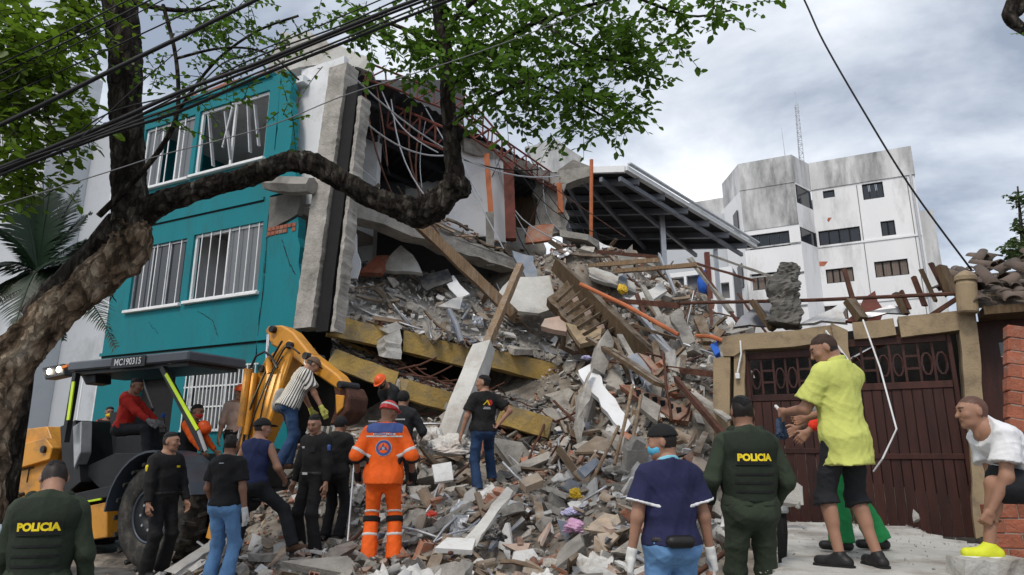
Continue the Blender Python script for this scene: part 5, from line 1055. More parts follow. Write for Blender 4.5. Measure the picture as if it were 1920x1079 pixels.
# ------------------------------------------------------------------ big street tree
bark_mat('bark', [(.3, (.006, .005, .004)), (.47, (.026, .021, .017)), (.58, (.07, .06, .05)), (.68, (.2, .195, .165))], 8, .35)
bark_mat('bark_warm', [(.28, (.014, .010, .007)), (.40, (.08, .055, .036)), (.50, (.19, .135, .09)), (.60, (.36, .29, .21)), (.72, (.5, .43, .35))], 6, .55)
mat('leaf', (0.078, 0.16, 0.018), 0.45, 0.5, 1.5, 0.0, transl=0.5)
mat('leaf_bright', (0.105, 0.18, 0.014), 0.45, 0.5, 1.3, 0.0, transl=0.5)
mat('leaf_far', (0.08, 0.12, 0.04), 0.6, 0.4, 1.5, 0.0, transl=0.3)
def cat_rom(P, n):
    out = []; Q = [P[0]] + P + [P[-1]]
    for i in range(1, len(Q) - 2):
        for k in range(n):
            t = k / n; a, b, c, d = [np.array(q, float) for q in Q[i - 1:i + 3]]
            out.append(.5 * ((2 * b) + (c - a) * t + (2 * a - 5 * b + 4 * c - d) * t * t + (3 * b - a - 3 * c + d) * t ** 3))
    out.append(np.array(Q[-2], float)); return out
def limb(pix, n=8, seg=26, rough=.14, seed=0):
    P = []
    for x, y, Y, w_ in pix: p = at(x, y, Y); P.append((p.x, p.y, p.z, w_ / 2 * Y / FPX / _cp))
    C_ = cat_rom(P, n); pts = [Vector(c[:3]) for c in C_]; rad = [float(c[3]) for c in C_]; m = MB().tube(pts, rad, seg)
    s0 = Vector((seed * 3.3, 0, 0)); vs = []
    for i, v in enumerate(m.v):
        k = min(i // seg, len(pts) - 1); c = pts[k]; d = Vector(v) - c; r_ = rad[k]; a = (i % seg) / seg * 6.283
        q = Vector((math.cos(a) * 2.2, math.sin(a) * 2.2, k * .16)) + s0
        f = 1 + rough * (mnoise.noise(q) * 1.1 + mnoise.noise(q * 3.1) * .55 + abs(mnoise.noise(Vector((q.x * 5, q.y * 5, q.z * 2)))) * .7)
        vs.append(tuple(c + d * f))
    m.v = vs; return m
tree = empty('street_tree', (at(-60, 900, 5.6).x, 5.6, 0), 0, 'large gnarled street tree with a bent limb reaching before the teal block', 'tree')
tb = at(-60, 950, 5.6)
part(tree, limb([(-170, 1500, 5.5, 180), (-110, 1080, 5.55, 155), (-68, 920, 5.6, 110), (-38, 812, 5.7, 90), (-2, 726, 5.8, 78), (52, 644, 5.9, 70), (120, 574, 6.0, 66), (188, 518, 6.1, 68), (242, 466, 6.15, 70), (248, 415, 6.15, 60)], 16, 56, .2, 1), 'trunk', mt['bark_warm'], smooth=True)
part(tree, limb([(240, 455, 6.16, 70), (246, 405, 6.16, 66), (241, 320, 6.16, 58), (237, 220, 6.1, 58), (234, 110, 6.05, 60), (226, 0, 6.0, 66), (220, -160, 5.9, 66)], 16, 44, .15, 6), 'upper_trunk', mt['bark'], smooth=True)
part(tree, limb([(70, 600, 6.3, 60), (120, 540, 6.3, 58), (180, 480, 6.3, 56), (232, 420, 6.2, 60)], 6, 20, .14, 2), 'limb', mt['bark'], smooth=True)
part(tree, limb([(238, 412, 6.15, 60), (285, 390, 6.15, 46), (345, 365, 6.15, 40), (420, 345, 6.2, 38), (490, 322, 6.2, 39), (545, 303, 6.25, 38), (590, 310, 6.3, 42), (640, 338, 6.35, 40), (700, 372, 6.4, 40), (750, 390, 6.45, 46), (788, 398, 6.5, 56), (826, 376, 6.5, 54), (852, 338, 6.5, 40), (847, 280, 6.5, 30), (840, 200, 6.45, 27), (836, 120, 6.4, 26), (826, 30, 6.3, 28), (816, -90, 6.2, 27)], 14, 36, .22, 3), 'limb', mt['bark'], smooth=True)
part(tree, limb([(838, 352, 6.5, 46), (866, 352, 6.45, 42), (880, 350, 6.42, 22)], 6, 24, .5, 4), 'knot', mt['bark'], smooth=True)
m = limb([(-8, 640, 5.62, 60), (4, 640, 5.58, 66), (12, 640, 5.54, 40)], 4, 18, .2, 5)
BRS = [[(838, 240, 6.4, 12), (900, 195, 6.3, 10), (990, 150, 6.2, 8), (1080, 120, 6.1, 6)], [(836, 170, 6.4, 14), (910, 100, 6.3, 11), (1010, 40, 6.2, 9), (1180, -10, 6, 6)], [(830, 100, 6.35, 12), (770, 60, 6.4, 9), (690, 30, 6.5, 6)], [(828, 60, 6.3, 14), (880, 10, 6.2, 10), (940, -40, 6.1, 8)], [(1010, 40, 6.2, 8), (1090, 90, 6.1, 6), (1180, 130, 6.1, 5), (1240, 150, 6, 4)], [(990, 150, 6.2, 7), (1080, 190, 6.1, 5), (1150, 230, 6.1, 4)], [(1180, -10, 6, 7), (1290, 30, 5.9, 5), (1370, 20, 5.9, 4)],
       [(185, 405, 6.0, 12), (250, 340, 5.95, 11), (300, 280, 5.9, 10), (332, 212, 5.9, 9), (330, 110, 5.9, 8), (306, 10, 5.9, 8)], [(332, 212, 5.9, 7), (400, 120, 5.9, 6), (480, 60, 5.9, 5), (560, 30, 5.9, 5)], [(330, 110, 5.9, 6), (420, 90, 5.8, 5), (500, 100, 5.8, 4), (560, 150, 5.8, 4)], [(226, 40, 6, 16), (140, 60, 5.6, 10), (60, 120, 5.3, 7), (10, 220, 5.2, 5)], [(228, 0, 6, 14), (330, 20, 5.9, 9), (430, 10, 5.9, 6)], [(60, 120, 5.3, 6), (90, 220, 5.2, 5), (120, 300, 5.2, 4)]]
for i, b in enumerate(BRS): part(tree, limb(b, 5, 7, .1, 10 + i), 'branch', mt['bark'], smooth=True)
def leaf_verts(s): return [(0, 0, 0), (-.3 * s, .32 * s, .05 * s), (.3 * s, .32 * s, .05 * s), (0, .4 * s, -.02 * s), (-.2 * s, .78 * s, .0), (.2 * s, .78 * s, 0), (0, 1.0 * s, -.06 * s)]
LF = [(0, 3, 1), (0, 2, 3), (1, 3, 6, 4), (3, 2, 5, 6)]
lr = random.Random(77); leaf_xf = []
def foliage(clusters, ma, name='foliage', leaf=(.055, .105), keep=0):
    m = MB(); tw = MB()
    for (x, y, Y, rx, ry, rY, n) in clusters:
        for _ in range(n):
            while True:
                a, b, c = lr.uniform(-1, 1), lr.uniform(-1, 1), lr.uniform(-1, 1)
                if a * a + b * b + c * c < 1: break
            if mnoise.noise(Vector(((x + a * rx) * .016, (y + b * ry) * .016, c * 1.5))) < -.02: continue
            p = at(x + a * rx, y + b * ry, Y + c * rY); d = Vector((lr.gauss(0, 1), lr.gauss(0, 1), lr.gauss(-.2, .6))).normalized(); L = lr.uniform(.16, .4); k = lr.randint(6, 11)
            P = [p + d * L * t + Vector((0, 0, -.3 * L * t * t)) for t in (0, .33, .66, 1)]; tw.tube(P, [.005, .004, .003, .002], 3, False)
            for i in range(k):
                t = (i + .5) / k; q = p + d * L * t + Vector((0, 0, -.3 * L * t * t)); s = lr.uniform(*leaf)
                side = d.cross(Vector((0, 0, 1))).normalized() * (1 if i % 2 else -1); dr_ = (side + d * .5 + Vector((lr.gauss(0, .3), lr.gauss(0, .3), lr.gauss(-.25, .35)))).normalized()
                up = Vector((lr.gauss(0, .5), lr.gauss(0, .5), 1)); X_ = dr_.cross(up).normalized(); Z_ = X_.cross(dr_)
                M = Matrix(((X_.x, dr_.x, Z_.x, q.x), (X_.y, dr_.y, Z_.y, q.y), (X_.z, dr_.z, Z_.z, q.z), (0, 0, 0, 1)))
                if keep and len(leaf_xf) < keep and lr.random() < .06: leaf_xf.append((M, s)); continue
                m.add([M @ Vector(v) for v in leaf_verts(s)], LF)
    o = m.mesh(name, mt[ma], True); return o, tw
CR = [(1000, 90, 6.2, 200, 95, .9, 380), (870, 60, 6.3, 130, 80, .8, 150), (1110, 170, 6.1, 130, 80, .6, 230), (720, 50, 6.4, 70, 62, .6, 70), (1220, 60, 5.9, 110, 70, .5, 90), (1340, 10, 5.8, 80, 45, .4, 55), (960, 190, 6.2, 90, 50, .5, 80), (1080, 240, 6.1, 70, 30, .4, 34), (780, 110, 6.3, 70, 40, .4, 45), (1000, -20, 6.2, 260, 50, .8, 160)]
me, tw = foliage(CR, 'leaf', keep=280)
o = link('foliage', me, tree); o.matrix_parent_inverse = winv(tree); o['kind'] = 'stuff'
o = part(tree, tw, 'twig', mt['bark']); o['kind'] = 'stuff'
lm = MB().add(leaf_verts(1.0), LF).mesh('leaf', mt['leaf'], True); inv = winv(tree)
for M, s in leaf_xf:
    o = link('leaf', lm, tree); o.matrix_parent_inverse = inv; o.matrix_basis = M @ Matrix.Scale(s, 4)
MID = [(400, 40, 5.9, 120, 70, .6, 110), (520, 60, 5.9, 90, 60, .5, 60), (330, 120, 5.9, 70, 60, .4, 42), (450, 130, 5.8, 90, 40, .4, 40), (330, 225, 5.85, 45, 22, .2, 10), (420, 190, 5.85, 60, 18, .2, 10), (540, 220, 5.8, 18, 40, .15, 5), (600, 110, 5.8, 40, 30, .3, 10), (640, 15, 6.0, 60, 30, .4, 22)]
me, tw = foliage(MID, 'leaf', leaf=(.04, .075)); o = link('foliage', me, tree); o.matrix_parent_inverse = winv(tree); o['kind'] = 'stuff'; o = part(tree, tw, 'twig', mt['bark']); o['kind'] = 'stuff'
t2 = empty('leafy_tree', (at(-40, 700, 7.5).x, 7.5, 0), 0, 'leafy tree with bright yellow green foliage beside the gnarled trunk', 'tree')
LFT = [(60, 70, 5.4, 150, 110, .8, 330), (40, 200, 5.3, 120, 120, .7, 260), (30, 320, 5.3, 80, 80, .5, 80), (130, 250, 5.2, 50, 70, .4, 36), (140, 30, 5.6, 80, 60, .5, 70)]
me, tw = foliage(LFT, 'leaf_bright', leaf=(.06, .11)); o = link('foliage', me, t2); o.matrix_parent_inverse = winv(t2); o['kind'] = 'stuff'; o = part(t2, tw, 'twig', mt['bark']); o['kind'] = 'stuff'
part(t2, limb([(-120, 1200, 7.5, 60), (-90, 700, 7, 55), (-60, 350, 6.2, 46), (0, 180, 5.6, 30), (40, 60, 5.4, 20)], 6, 12, .12, 7), 'trunk', mt['bark'], smooth=True)
# stub of another branch, and a distant tree, at the right
b3 = empty('overhanging_branch', at(1930, -60, 5), 0, 'dark bare branch end hanging in from above near the white block', 'branch')
part(b3, limb([(1960, -80, 5, 60), (1905, 10, 5, 40), (1895, 35, 5, 26), (1925, 60, 5, 18), (1950, 75, 5, 12)], 5, 12, .2, 8), 'limb', mt['bark'], smooth=True)
me, tw = foliage([(1900, 68, 5, 14, 10, .1, 3)], 'leaf', leaf=(.03, .05)); o = link('foliage', me, b3); o.matrix_parent_inverse = winv(b3); o['kind'] = 'stuff'
t3 = empty('thin_tree', (at(1930, 600, 30).x, 30, 0), 0, 'thin airy tree rising beyond the clay tile roof', 'tree')
part(t3, limb([(1930, 800, 30, 14), (1925, 560, 30, 10), (1915, 430, 30, 6), (1908, 350, 30, 3)], 5, 8, .1, 9), 'trunk', mt['bark'], smooth=True)
me, tw = foliage([(1905, 470, 30, 28, 22, 1.2, 90), (1915, 420, 30, 22, 16, 1.0, 50), (1912, 375, 30, 18, 22, 1.0, 40), (1940, 440, 30, 40, 60, 2, 120)], 'leaf_far', leaf=(.12, .26)); o = link('foliage', me, t3); o.matrix_parent_inverse = winv(t3); o['kind'] = 'stuff'; o = part(t3, tw, 'twig', mt['bark']); o['kind'] = 'stuff'
# ------------------------------------------------------------------ palm behind the trunk
mat('palm_leaf', (0.012, 0.03, 0.013), 0.45, 0.4, 2, 0, transl=.15)
pl = empty('palm', (at(70, 560, 9.4).x, 9.4, 0), 0, 'dark green feather palm behind the gnarled trunk', 'palm'); pc = at(70, 510, 9.4)
part(pl, MB().tube([(pc.x - .1, pc.y + .3, 0), (pc.x, pc.y + .1, pc.z * .6), tuple(pc)], [.16, .13, .09], 10), 'stem', mt['bark'], smooth=True)
for i, (x, y, bow) in enumerate(((205, 445, .25), (150, 352, .2), (95, 345, .2), (30, 360, .25), (-40, 420, .3), (-60, 520, .3), (210, 560, .35), (218, 655, .5), (120, 640, .4), (20, 640, .4), (-30, 600, .4), (170, 400, .2), (180, 500, .3), (60, 380, .2))):
    e = at(x, y, 9.4 + rnd.uniform(-.8, .5)); P = [pc.lerp(e, k / 10) + Vector((0, 0, bow * 4 * (k / 10) * (1 - k / 10) * .6)) for k in range(11)]
    m = MB().tube(P, [.02 - .0016 * k for k in range(11)], 4, False); d = (e - pc).normalized(); sd = d.cross(Vector((0, -.4, 1))).normalized()
    for k in range(3, 60):
        t = k / 60; j = min(int(t * 10), 9); p = P[j].lerp(P[j + 1], t * 10 - j); L = .42 * math.sin(min(1, t * 1.15) * math.pi * .9 + .25) + .06
        for s_ in (-1, 1):
            q = p + (sd * s_ + d * .75 + Vector((0, 0, -.25))).normalized() * L + Vector((0, 0, rnd.uniform(-.06, .02))); w_ = d * .016
            m.add([p - w_, p + w_, p.lerp(q, .6) + w_ * .9 + Vector((0, 0, .02)), q, p.lerp(q, .6) - w_ * .9 + Vector((0, 0, .02))], [(0, 1, 2, 3, 4)])
    part(pl, m, 'frond', mt['palm_leaf'])
m = MB()
# ------------------------------------------------------------------ overhead cables
mat('cable_black', (0.012, 0.012, 0.014), 0.6, .3, 5, 0); mat('cable_grey', (0.16, 0.16, 0.165), 0.6, .3, 5, 0)
CB = [([(-300, 250), (0, 120), (240, 0), (520, -150)], .006, 'thin'), ([(-300, 290), (0, 140), (282, 0), (560, -150)], .007, 'thin'), ([(-300, 300), (0, 153), (310, -2), (600, -160)], .005, 'thin'), ([(-300, 320), (12, 180), (205, 92), (400, 0), (700, -150)], .006, 'thin'),
      ([(-300, 365), (0, 235), (210, 132), (375, 52), (480, 0), (800, -160)], .017, 'thick'), ([(-300, 430), (0, 315), (205, 232), (340, 172), (480, 120), (640, 55), (780, 0), (1100, -120)], .016, 'thick'), ([(-300, 436), (0, 322), (205, 240), (480, 127), (640, 62), (800, 0), (1100, -110)], .011, 'thick'), ([(-300, 445), (0, 328), (205, 252), (340, 208), (480, 146), (640, 82), (820, 10), (1100, -95)], .013, 'thick'), ([(-300, 440), (0, 318), (205, 246), (340, 196), (480, 138), (640, 75), (810, 5), (1100, -100)], .008, 'thin'),
      ([(-300, 450), (140, 272), (270, 212), (480, 108), (640, 48), (780, -15), (1100, -150)], .007, 'thin'), ([(-300, 470), (0, 385), (205, 322), (300, 292), (500, 238), (650, 178), (840, 118), (1000, 60), (1200, -20)], .0045, 'pale'), ([(-300, 400), (60, 296), (205, 212), (350, 172), (420, 118), (480, 98), (620, 40), (760, -20)], .006, 'thin'), ([(130, 280), (210, 205), (270, 150), (340, 90)], .004, 'thin')]
nm_ = {'thin': 'thin black overhead cable slung past the tree trunk', 'thick': 'thick black overhead cable bundle slung past the tree trunk', 'pale': 'single pale service wire slung before the teal windows'}
for i, (P, r_, k) in enumerate(CB):
    Y0 = 4.5 + .05 * (i % 4); pts = [Vector(c) for c in cat_rom([tuple(at(x, y, Y0 + (x + 300) * .0003)) for x, y in P], 6)]
    tag(MB().tube(pts, r_, 7).build('overhead_cable', mt['cable_grey' if k == 'pale' else 'cable_black'], smooth=True), nm_[k], 'cable', 'overhead cables' if k != 'pale' else None)
pts = [Vector(c) for c in cat_rom([tuple(at(x, y, Y)) for x, y, Y in ((1440, -140, 8.6), (1508, 0, 8.7), (1545, 80, 8.7), (1620, 210, 8.7), (1710, 355, 8.7), (1822, 507, 8.7))], 6)]
tag(MB().tube(pts, .013, 7).build('service_wire', mt['cable_black'], smooth=True), 'single dark service wire running down to the garage pillar', 'wire')
crumbs_on([p + Vector((0, 0, .01)) for p in sp], 260, 'c_grey', 'slab_grit', .012, .05, 71, .004)
# broken stump and stones that need the rough limb builder
tag(limb([(1470, 612, 9.9, 52), (1474, 572, 9.9, 44), (1470, 540, 9.9, 50), (1478, 515, 9.9, 40), (1482, 498, 9.9, 30)], 8, 26, .5, 40).build('broken_post', mt['concrete_dark']), 'stubby broken concrete post standing behind the steel rail', 'post')
for i, (x, y, Y, s_, lb) in enumerate(((1480, 926, 7.6, .34, 'pale boulder sized concrete lump at the corner of the wide slab'), (1452, 930, 7.9, .22, 'small pale concrete lump beside the boulder sized lump'), (1500, 950, 7.2, .12, 'fist sized pale stone on the wide slab'), (1715, 968, 7.9, .14, 'grey stone at the foot of the maroon gate'), (1845, 1062, 5.9, .16, 'grey stone at the broken corner of the wide slab'))):
    o = tag(link('stone_lump', dr.choice(KINDS['concrete_chunk'][0])), lb, 'stone'); o.location = at(x, y, Y); o.scale = (s_, s_, s_ * .8); o.rotation_euler = (dr.uniform(0, 3), dr.uniform(0, 3), dr.uniform(0, 3)); o.data = o.data.copy(); o.data.materials[0] = mt['concrete_pale']

a = at(1835, 1058, 4.95); tag(ragged_beam((a.x - .1, 4.98, .872), (a.x + .3, 5.03, .872), .24, .115, 3, .012, 6).build('concrete_block', mt['slab_pale']), 'low concrete block under the yellow shoe of the crouching man', 'block')
# ------------------------------------------------------------------ backhoe loader
mat('digger_yellow', (0.62, 0.27, 0.025), 0.45, 0.12, 2, 0.05, 30, dirt=(0.24, 0.13, 0.05), damt=0.42, dscale=2.4, spec=.5)
mat('digger_black', (0.016, 0.017, 0.02), 0.5, 0.3, 3, 0.08, 30); mat('digger_slate', (0.05, 0.062, 0.082), 0.4, 0.2, 2, 0.05, 30, spec=.5)
mat('rubber', (0.03, 0.029, 0.027), 0.8, 0.4, 6, 0.4, 40, dirt=(0.12, 0.105, 0.09), damt=0.5, dscale=5)
mat('reflective', (0.62, 0.85, 0.03), 0.35, 0.05, 3, 0); mat('chrome', (0.75, 0.76, 0.78), 0.2, 0.05, 3, 0, metal=1)
mat('letter_white', (0.82, 0.82, 0.82), 0.6, 0.02, 3, 0); mat('lamp_glow', (0.9, 0.9, 0.8), .4, 0, 1, 0, emit=(1, .93, .75), estr=14)
mat('amber', (0.8, 0.22, 0.02), .4, .1, 2, 0)
DU, DN = -9.09, 8.05
dg_ = empty('backhoe_loader', S(DU, DN, 0), STREET, 'yellow backhoe loader with dark canopy parked before the teal block', 'excavator')
def dpoly(pix, n, th_, name, ma, parent=None, bevel=.012): return part(dg_, gpoly(pix, th_, n, 0), name, mt[ma], bevel=bevel)
def dbar(p, q, n, w_, name, ma, h=None, round_=False, n2=None, sub=None):
    a = S(street(*p, n)[0], n, street(*p, n)[1]); n2 = n2 or n; b = S(street(*q, n2)[0], n2, street(*q, n2)[1])
    m = MB().tube([a, b], w_ / 2, 12) if round_ else MB().bar(a, b, w_, h or w_, up=NX)
    return part(dg_, m, name, mt[ma], sub) if sub is None else m.build(name, mt[ma], sub)
# wheels
lug_me = MB().add([(-.03, -.01, 0), (.045, -.01, 0), (.09, .235, 0), (.015, .235, 0), (-.02, 0, .055), (.03, 0, .055), (.075, .225, .05), (.02, .225, .05)], [(0, 3, 2, 1), (4, 5, 6, 7), (0, 1, 5, 4), (1, 2, 6, 5), (2, 3, 7, 6), (3, 0, 4, 7)]).mesh('lug', mt['rubber'], bevel=.008)
def wheel(u, n, r_, w_, lugs=True):
    wc = link('wheel', MB().lathe([(r_ * .5, .1), (r_ * .52, .04), (r_ * .3, .06), (r_ * .16, .02), (r_ * .15, w_ - .1), (r_ * .5, w_ - .05)], (0, 0, 0), (0, 1, 0), 28).mesh('wheel', mt['digger_black'], True), dg_)
    wc.location = (u - DU, n - DN, r_); 
    MB().lathe([(r_ * .5, .03), (r_ * .56, .0), (r_ * .8, .0), (r_ * .92, .04), (r_ * .95, .1), (r_ * .95, w_ - .1), (r_ * .92, w_ - .04), (r_ * .8, w_), (r_ * .56, w_), (r_ * .5, w_ - .03)], (0, 0, 0), (0, 1, 0), 48, True).build('tyre', mt['rubber'], wc, smooth=True)
    MB().lathe([(r_ * .49, .06), (r_ * .5, .03), (r_ * .46, .03), (r_ * .45, .06)], (0, 0, 0), (0, 1, 0), 40, True).build('rim', mt['digger_slate'], wc, smooth=True)
    for k in range(8): a = k * math.pi / 4; MB().lathe([(.02, -.02), (.02, .02)], (math.cos(a) * r_ * .25, .045, math.sin(a) * r_ * .25), (0, 1, 0), 6).build('bolt', mt['aluminium'], wc)
    if lugs:
        for s_ in (0, 1):
            for k in range(19):
                a = 2 * math.pi * (k + .5 * s_) / 19; q = link('lug', lug_me, wc); M = Matrix.Rotation(a, 4, 'Y') @ Matrix.Translation((0, .005 if not s_ else w_ - .005, r_ * .935)) @ (Matrix.Scale(-1, 4, (0, 1, 0)) if s_ else Matrix.Identity(4)) @ Matrix.Diagonal((1, w_ / .46, 1, 1))
                q.matrix_basis = M
    return wc
WU = -9.36
wheel(WU, 6.98, .78, .48); wheel(WU, 8.75, .78, .48)
uf = street(-5, 1010, 7.05)[0]; wheel(uf - .1, 7.05, .5, .32); wheel(uf - .1, 8.8, .5, .32)
# fender
c0 = (WU, .78)
m = MB(); n0, n1 = 6.93, 7.5; P = []
for k in range(15):
    a = R(178) - k * R(178 - 20) / 14; P.append((c0[0] + math.cos(a) * .9 * (1.0 if a > 1.2 else 1.06), c0[1] + math.sin(a) * .9))
vs = []
for u, z in P:
    d = Vector((u - c0[0], z - c0[1])).normalized(); vs += [S(u, n0, z), S(u, n1, z), S(u + d.x * .03, n1, z + d.y * .03), S(u + d.x * .03, n0, z + d.y * .03)]
m.add(vs, [(i * 4 + c, i * 4 + (c + 1) % 4, i * 4 + 4 + (c + 1) % 4, i * 4 + 4 + c) for i in range(14) for c in range(4)] + [(3, 2, 1, 0), (56, 57, 58, 59)]); part(dg_, m, 'fender', mt['digger_slate'])
# chassis, step panel, hood
m = MB(); sbox(m, -13.6, DU + .7, 7.55, 8.7, .45, .95); part(dg_, m, 'chassis', mt['digger_black'], bevel=.02)
dpoly([(150, 952), (200, 942), (200, 1008), (158, 1014)], 7.2, .2, 'step_panel', 'digger_yellow')
dpoly([(-140, 828), (88, 800), (102, 838), (104, 902), (60, 935), (-140, 960)], 7.42, 1.2, 'hood', 'digger_yellow')
dpoly([(-140, 965), (130, 925), (150, 1000), (40, 1010), (-140, 1030)], 7.35, 1.3, 'side_frame', 'digger_yellow')
for k in range(4): dbar((30, 856 + k * 9), (62, 850 + k * 9), 7.4, .02, 'vent_slot', 'digger_black')
dbar((50, 905), (62, 840), 7.405, .015, 'panel_seam', 'digger_black'); dbar((-20, 990), (70, 962), 7.34, .02, 'hose', 'digger_black', round_=True); dbar((-20, 975), (20, 968), 7.33, .03, 'handrail', 'digger_black', round_=True)
dpoly([(20, 838), (85, 822), (98, 840), (92, 862), (30, 880)], 7.3, .16, 'loader_arm', 'digger_yellow')
a = street(82, 843, 7.28); m = MB().lathe([(.06, 0), (.065, .03), (.05, .05)], S(a[0], 7.25, a[1]), NX, 14); part(dg_, m, 'pivot_pin', mt['digger_black'])
# cab floor, console, seat, levers
dpoly([(120, 930), (235, 905), (235, 925), (125, 950)], 7.25, 1.6, 'cab_floor', 'digger_black')
dbar((140, 945), (190, 936), 7.2, .03, 'step_edge', 'reflective')
dpoly([(112, 800), (140, 788), (150, 905), (120, 930)], 7.35, 1.3, 'dash_console', 'digger_black')
dpoly([(136, 800), (152, 790), (150, 850), (138, 880)], 7.3, .2, 'grey_panel', 'aluminium'); 
dpoly([(218, 820), (300, 810), (300, 850), (215, 862)], 7.7, .65, 'seat', 'digger_black'); dpoly([(205, 775), (226, 770), (232, 850), (212, 862)], 7.75, .55, 'seat_back', 'digger_black')
dpoly([(150, 880), (215, 850), (300, 850), (320, 900), (200, 930)], 7.5, 1.1, 'seat_box', 'digger_black')
for (p, q) in (((296, 812), (285, 770)), ((312, 815), (306, 780))):
    o = dbar(p, q, 7.8, .025, 'lever', 'digger_black', round_=True); a = street(*q, 7.8); MB().lathe([(.01, -.03), (.035, -.02), (.035, .03), (.01, .04)], S(a[0], 7.8, a[1]), (0, 0, 1), 10).build('knob', mt['blue_cloth' if p[0] > 300 else 'digger_black'], o)
m = MB(); a = street(160, 800, 7.9); m.lathe([(.2, 0), (.215, .012), (.2, .024), (.185, .012)], S(a[0], 7.9, a[1]), (.5, .1, 1), 24, True); part(dg_, m, 'steering_wheel', mt['digger_black'], smooth=True)
dbar((262, 700), (300, 800), 8.8, .05, 'inner_post', 'digger_black', round_=True)
# canopy
m = MB(); ua, ub_ = street(126, 690, 7.1)[0], street(352, 672, 7.1)[0]; zr = street(240, 683, 7.1)[1]; sbox(m, ua, ub_, 7.1, 8.25, zr - .03, zr + .13); part(dg_, m, 'canopy', mt['digger_slate'], bevel=.025)
m = MB(); sbox(m, ua + .05, ub_ - .1, 7.2, 8.15, zr - .09, zr - .032); part(dg_, m, 'canopy_lining', mt['digger_black'])
me = text_mesh('MC190315', .15, mt['letter_white'], .002, 'lettering', .003); uc_, zc = street(240, 679, 7.09)
pl_ = part(dg_, sbox(MB(), uc_ - .42, uc_ + .42, 7.085, 7.098, zc - .085, zc + .085), 'number_plate', mt['digger_black'])
o = link('lettering', me, dg_); o.location = (uc_ - DU, 7.08 - DN, zc); o.rotation_euler = (R(90), 0, 0)
for n, nm in ((7.18, 'post'), (8.15, 'post')):
    f = dbar((144, 700), (122, 830), n, .09, nm, 'digger_black'); r_ = dbar((306, 690), (384, 845), n, .08, nm, 'digger_black')
dbar((138, 716), (128, 788), 7.12, .07, 'reflective_strip', 'reflective', .02); dbar((311, 702), (370, 806), 7.12, .05, 'reflective_strip', 'reflective', .02)
dbar((372, 808), (386, 846), 7.11, .05, 'post_foot', 'aluminium', .02)
dpoly([(150, 702), (178, 700), (178, 718), (160, 722)], 7.3, .3, 'speaker_box', 'digger_black')
dpoly([(128, 846), (236, 836), (300, 822), (304, 930), (130, 948)], 8.5, .05, 'rear_panel', 'digger_black')
for xs, r_ in ((((456, 845), (470, 780), (490, 720), (512, 668), (530, 640)), .018), (((462, 850), (478, 790), (498, 730), (520, 676), (540, 650), (566, 664)), .014), (((488, 800), (500, 748), (514, 700), (530, 668)), .012)):
    m = MB().tube([Vector(c) for c in cat_rom([tuple(S(street(x, y, 7.9)[0], 7.88 - .03 * math.sin(i * 1.5), street(x, y, 7.9)[1])) for i, (x, y) in enumerate(xs)], 5)], r_, 7); part(dg_, m, 'hydraulic_hose', mt['digger_black'], smooth=True)
# lamps
lp = dpoly([(78, 690), (118, 682), (120, 704), (84, 712)], 7.35, .2, 'work_lamp', 'digger_black')
for k in range(2): a = street(92 + 18 * k, 697 - k * 4, 7.33); MB().lathe([(.055, 0), (.05, -.012), (.0, -.014)], S(a[0], 7.33, a[1]), NX, 14).build('lens', mt['lamp_glow'], None).matrix_world = Matrix.Identity(4)
for o in [x for x in COL.objects if x.name.startswith('lens')]: o.parent = lp
dbar((118, 690), (128, 686), 7.3, .05, 'marker_lamp', 'amber')
rl = dbar((318, 683), (326, 681), 7.3, .05, 'rear_lamp', 'lamp_glow')
ld = bpy.data.lights.new('rear_work_light', 'SPOT'); ld.energy = 85; ld.color = (1, .86, .55); ld.spot_size = R(42); ld.spot_blend = .6; ld.shadow_soft_size = .06
lo = bpy.data.objects.new('rear_work_light', ld); COL.objects.link(lo); a = street(345, 690, 7.3); lo.location = S(a[0] + .12, 7.2, a[1] - .05)
lo.rotation_euler = (lo.location - at(590, 745, 10.4)).to_track_quat('Z', 'Y').to_euler(); lo.parent = dg_; lo.matrix_parent_inverse = winv(dg_)
ld = bpy.data.lights.new('front_work_light', 'SPOT'); ld.energy = 30; ld.color = (1, .9, .65); ld.spot_size = R(90); ld.spot_blend = .6; ld.shadow_soft_size = .06
lo = bpy.data.objects.new('front_work_light', ld); COL.objects.link(lo); a = street(85, 697, 7.3); lo.location = S(a[0], 7.25, a[1]); lo.rotation_euler = (R(70), 0, R(60)); lo.parent = dg_; lo.matrix_parent_inverse = winv(dg_)
# digging arm
NA = 7.95
bo = dpoly([(452, 846), (440, 822), (468, 730), (486, 690), (497, 672), (540, 636), (549, 642), (548, 664), (506, 790), (480, 850)], NA, .3, 'boom', 'digger_yellow', bevel=.025)
dp = dpoly([(496, 620), (502, 611), (528, 610), (548, 622), (580, 662), (634, 704), (646, 722), (638, 734), (622, 724), (568, 686), (528, 656), (508, 648)], NA + .03, .24, 'dipper', 'digger_yellow', bevel=.025)
dbar((466, 692), (452, 800), NA - .1, .13, 'hydraulic_cylinder', 'digger_yellow', round_=True); dbar((478, 700), (462, 815), NA - .08, .09, 'hydraulic_cylinder', 'digger_yellow', round_=True); dbar((452, 800), (444, 845), NA - .1, .07, 'piston_rod', 'chrome', round_=True)
dbar((503, 628), (500, 680), NA - .06, .045, 'piston_rod', 'chrome', round_=True); dbar((503, 672), (506, 700), NA - .05, .1, 'hydraulic_cylinder', 'digger_yellow', round_=True)
for x, y in ((512, 618), (544, 648), (492, 692), (640, 722), (575, 668)):
    a = street(x, y, NA); m = MB().lathe([(.05, -.05), (.058, -.04), (.058, .36), (.05, .37)], S(a[0], NA, a[1]), NX, 14); part(dg_, m, 'pivot_pin', mt['digger_black'], smooth=False)
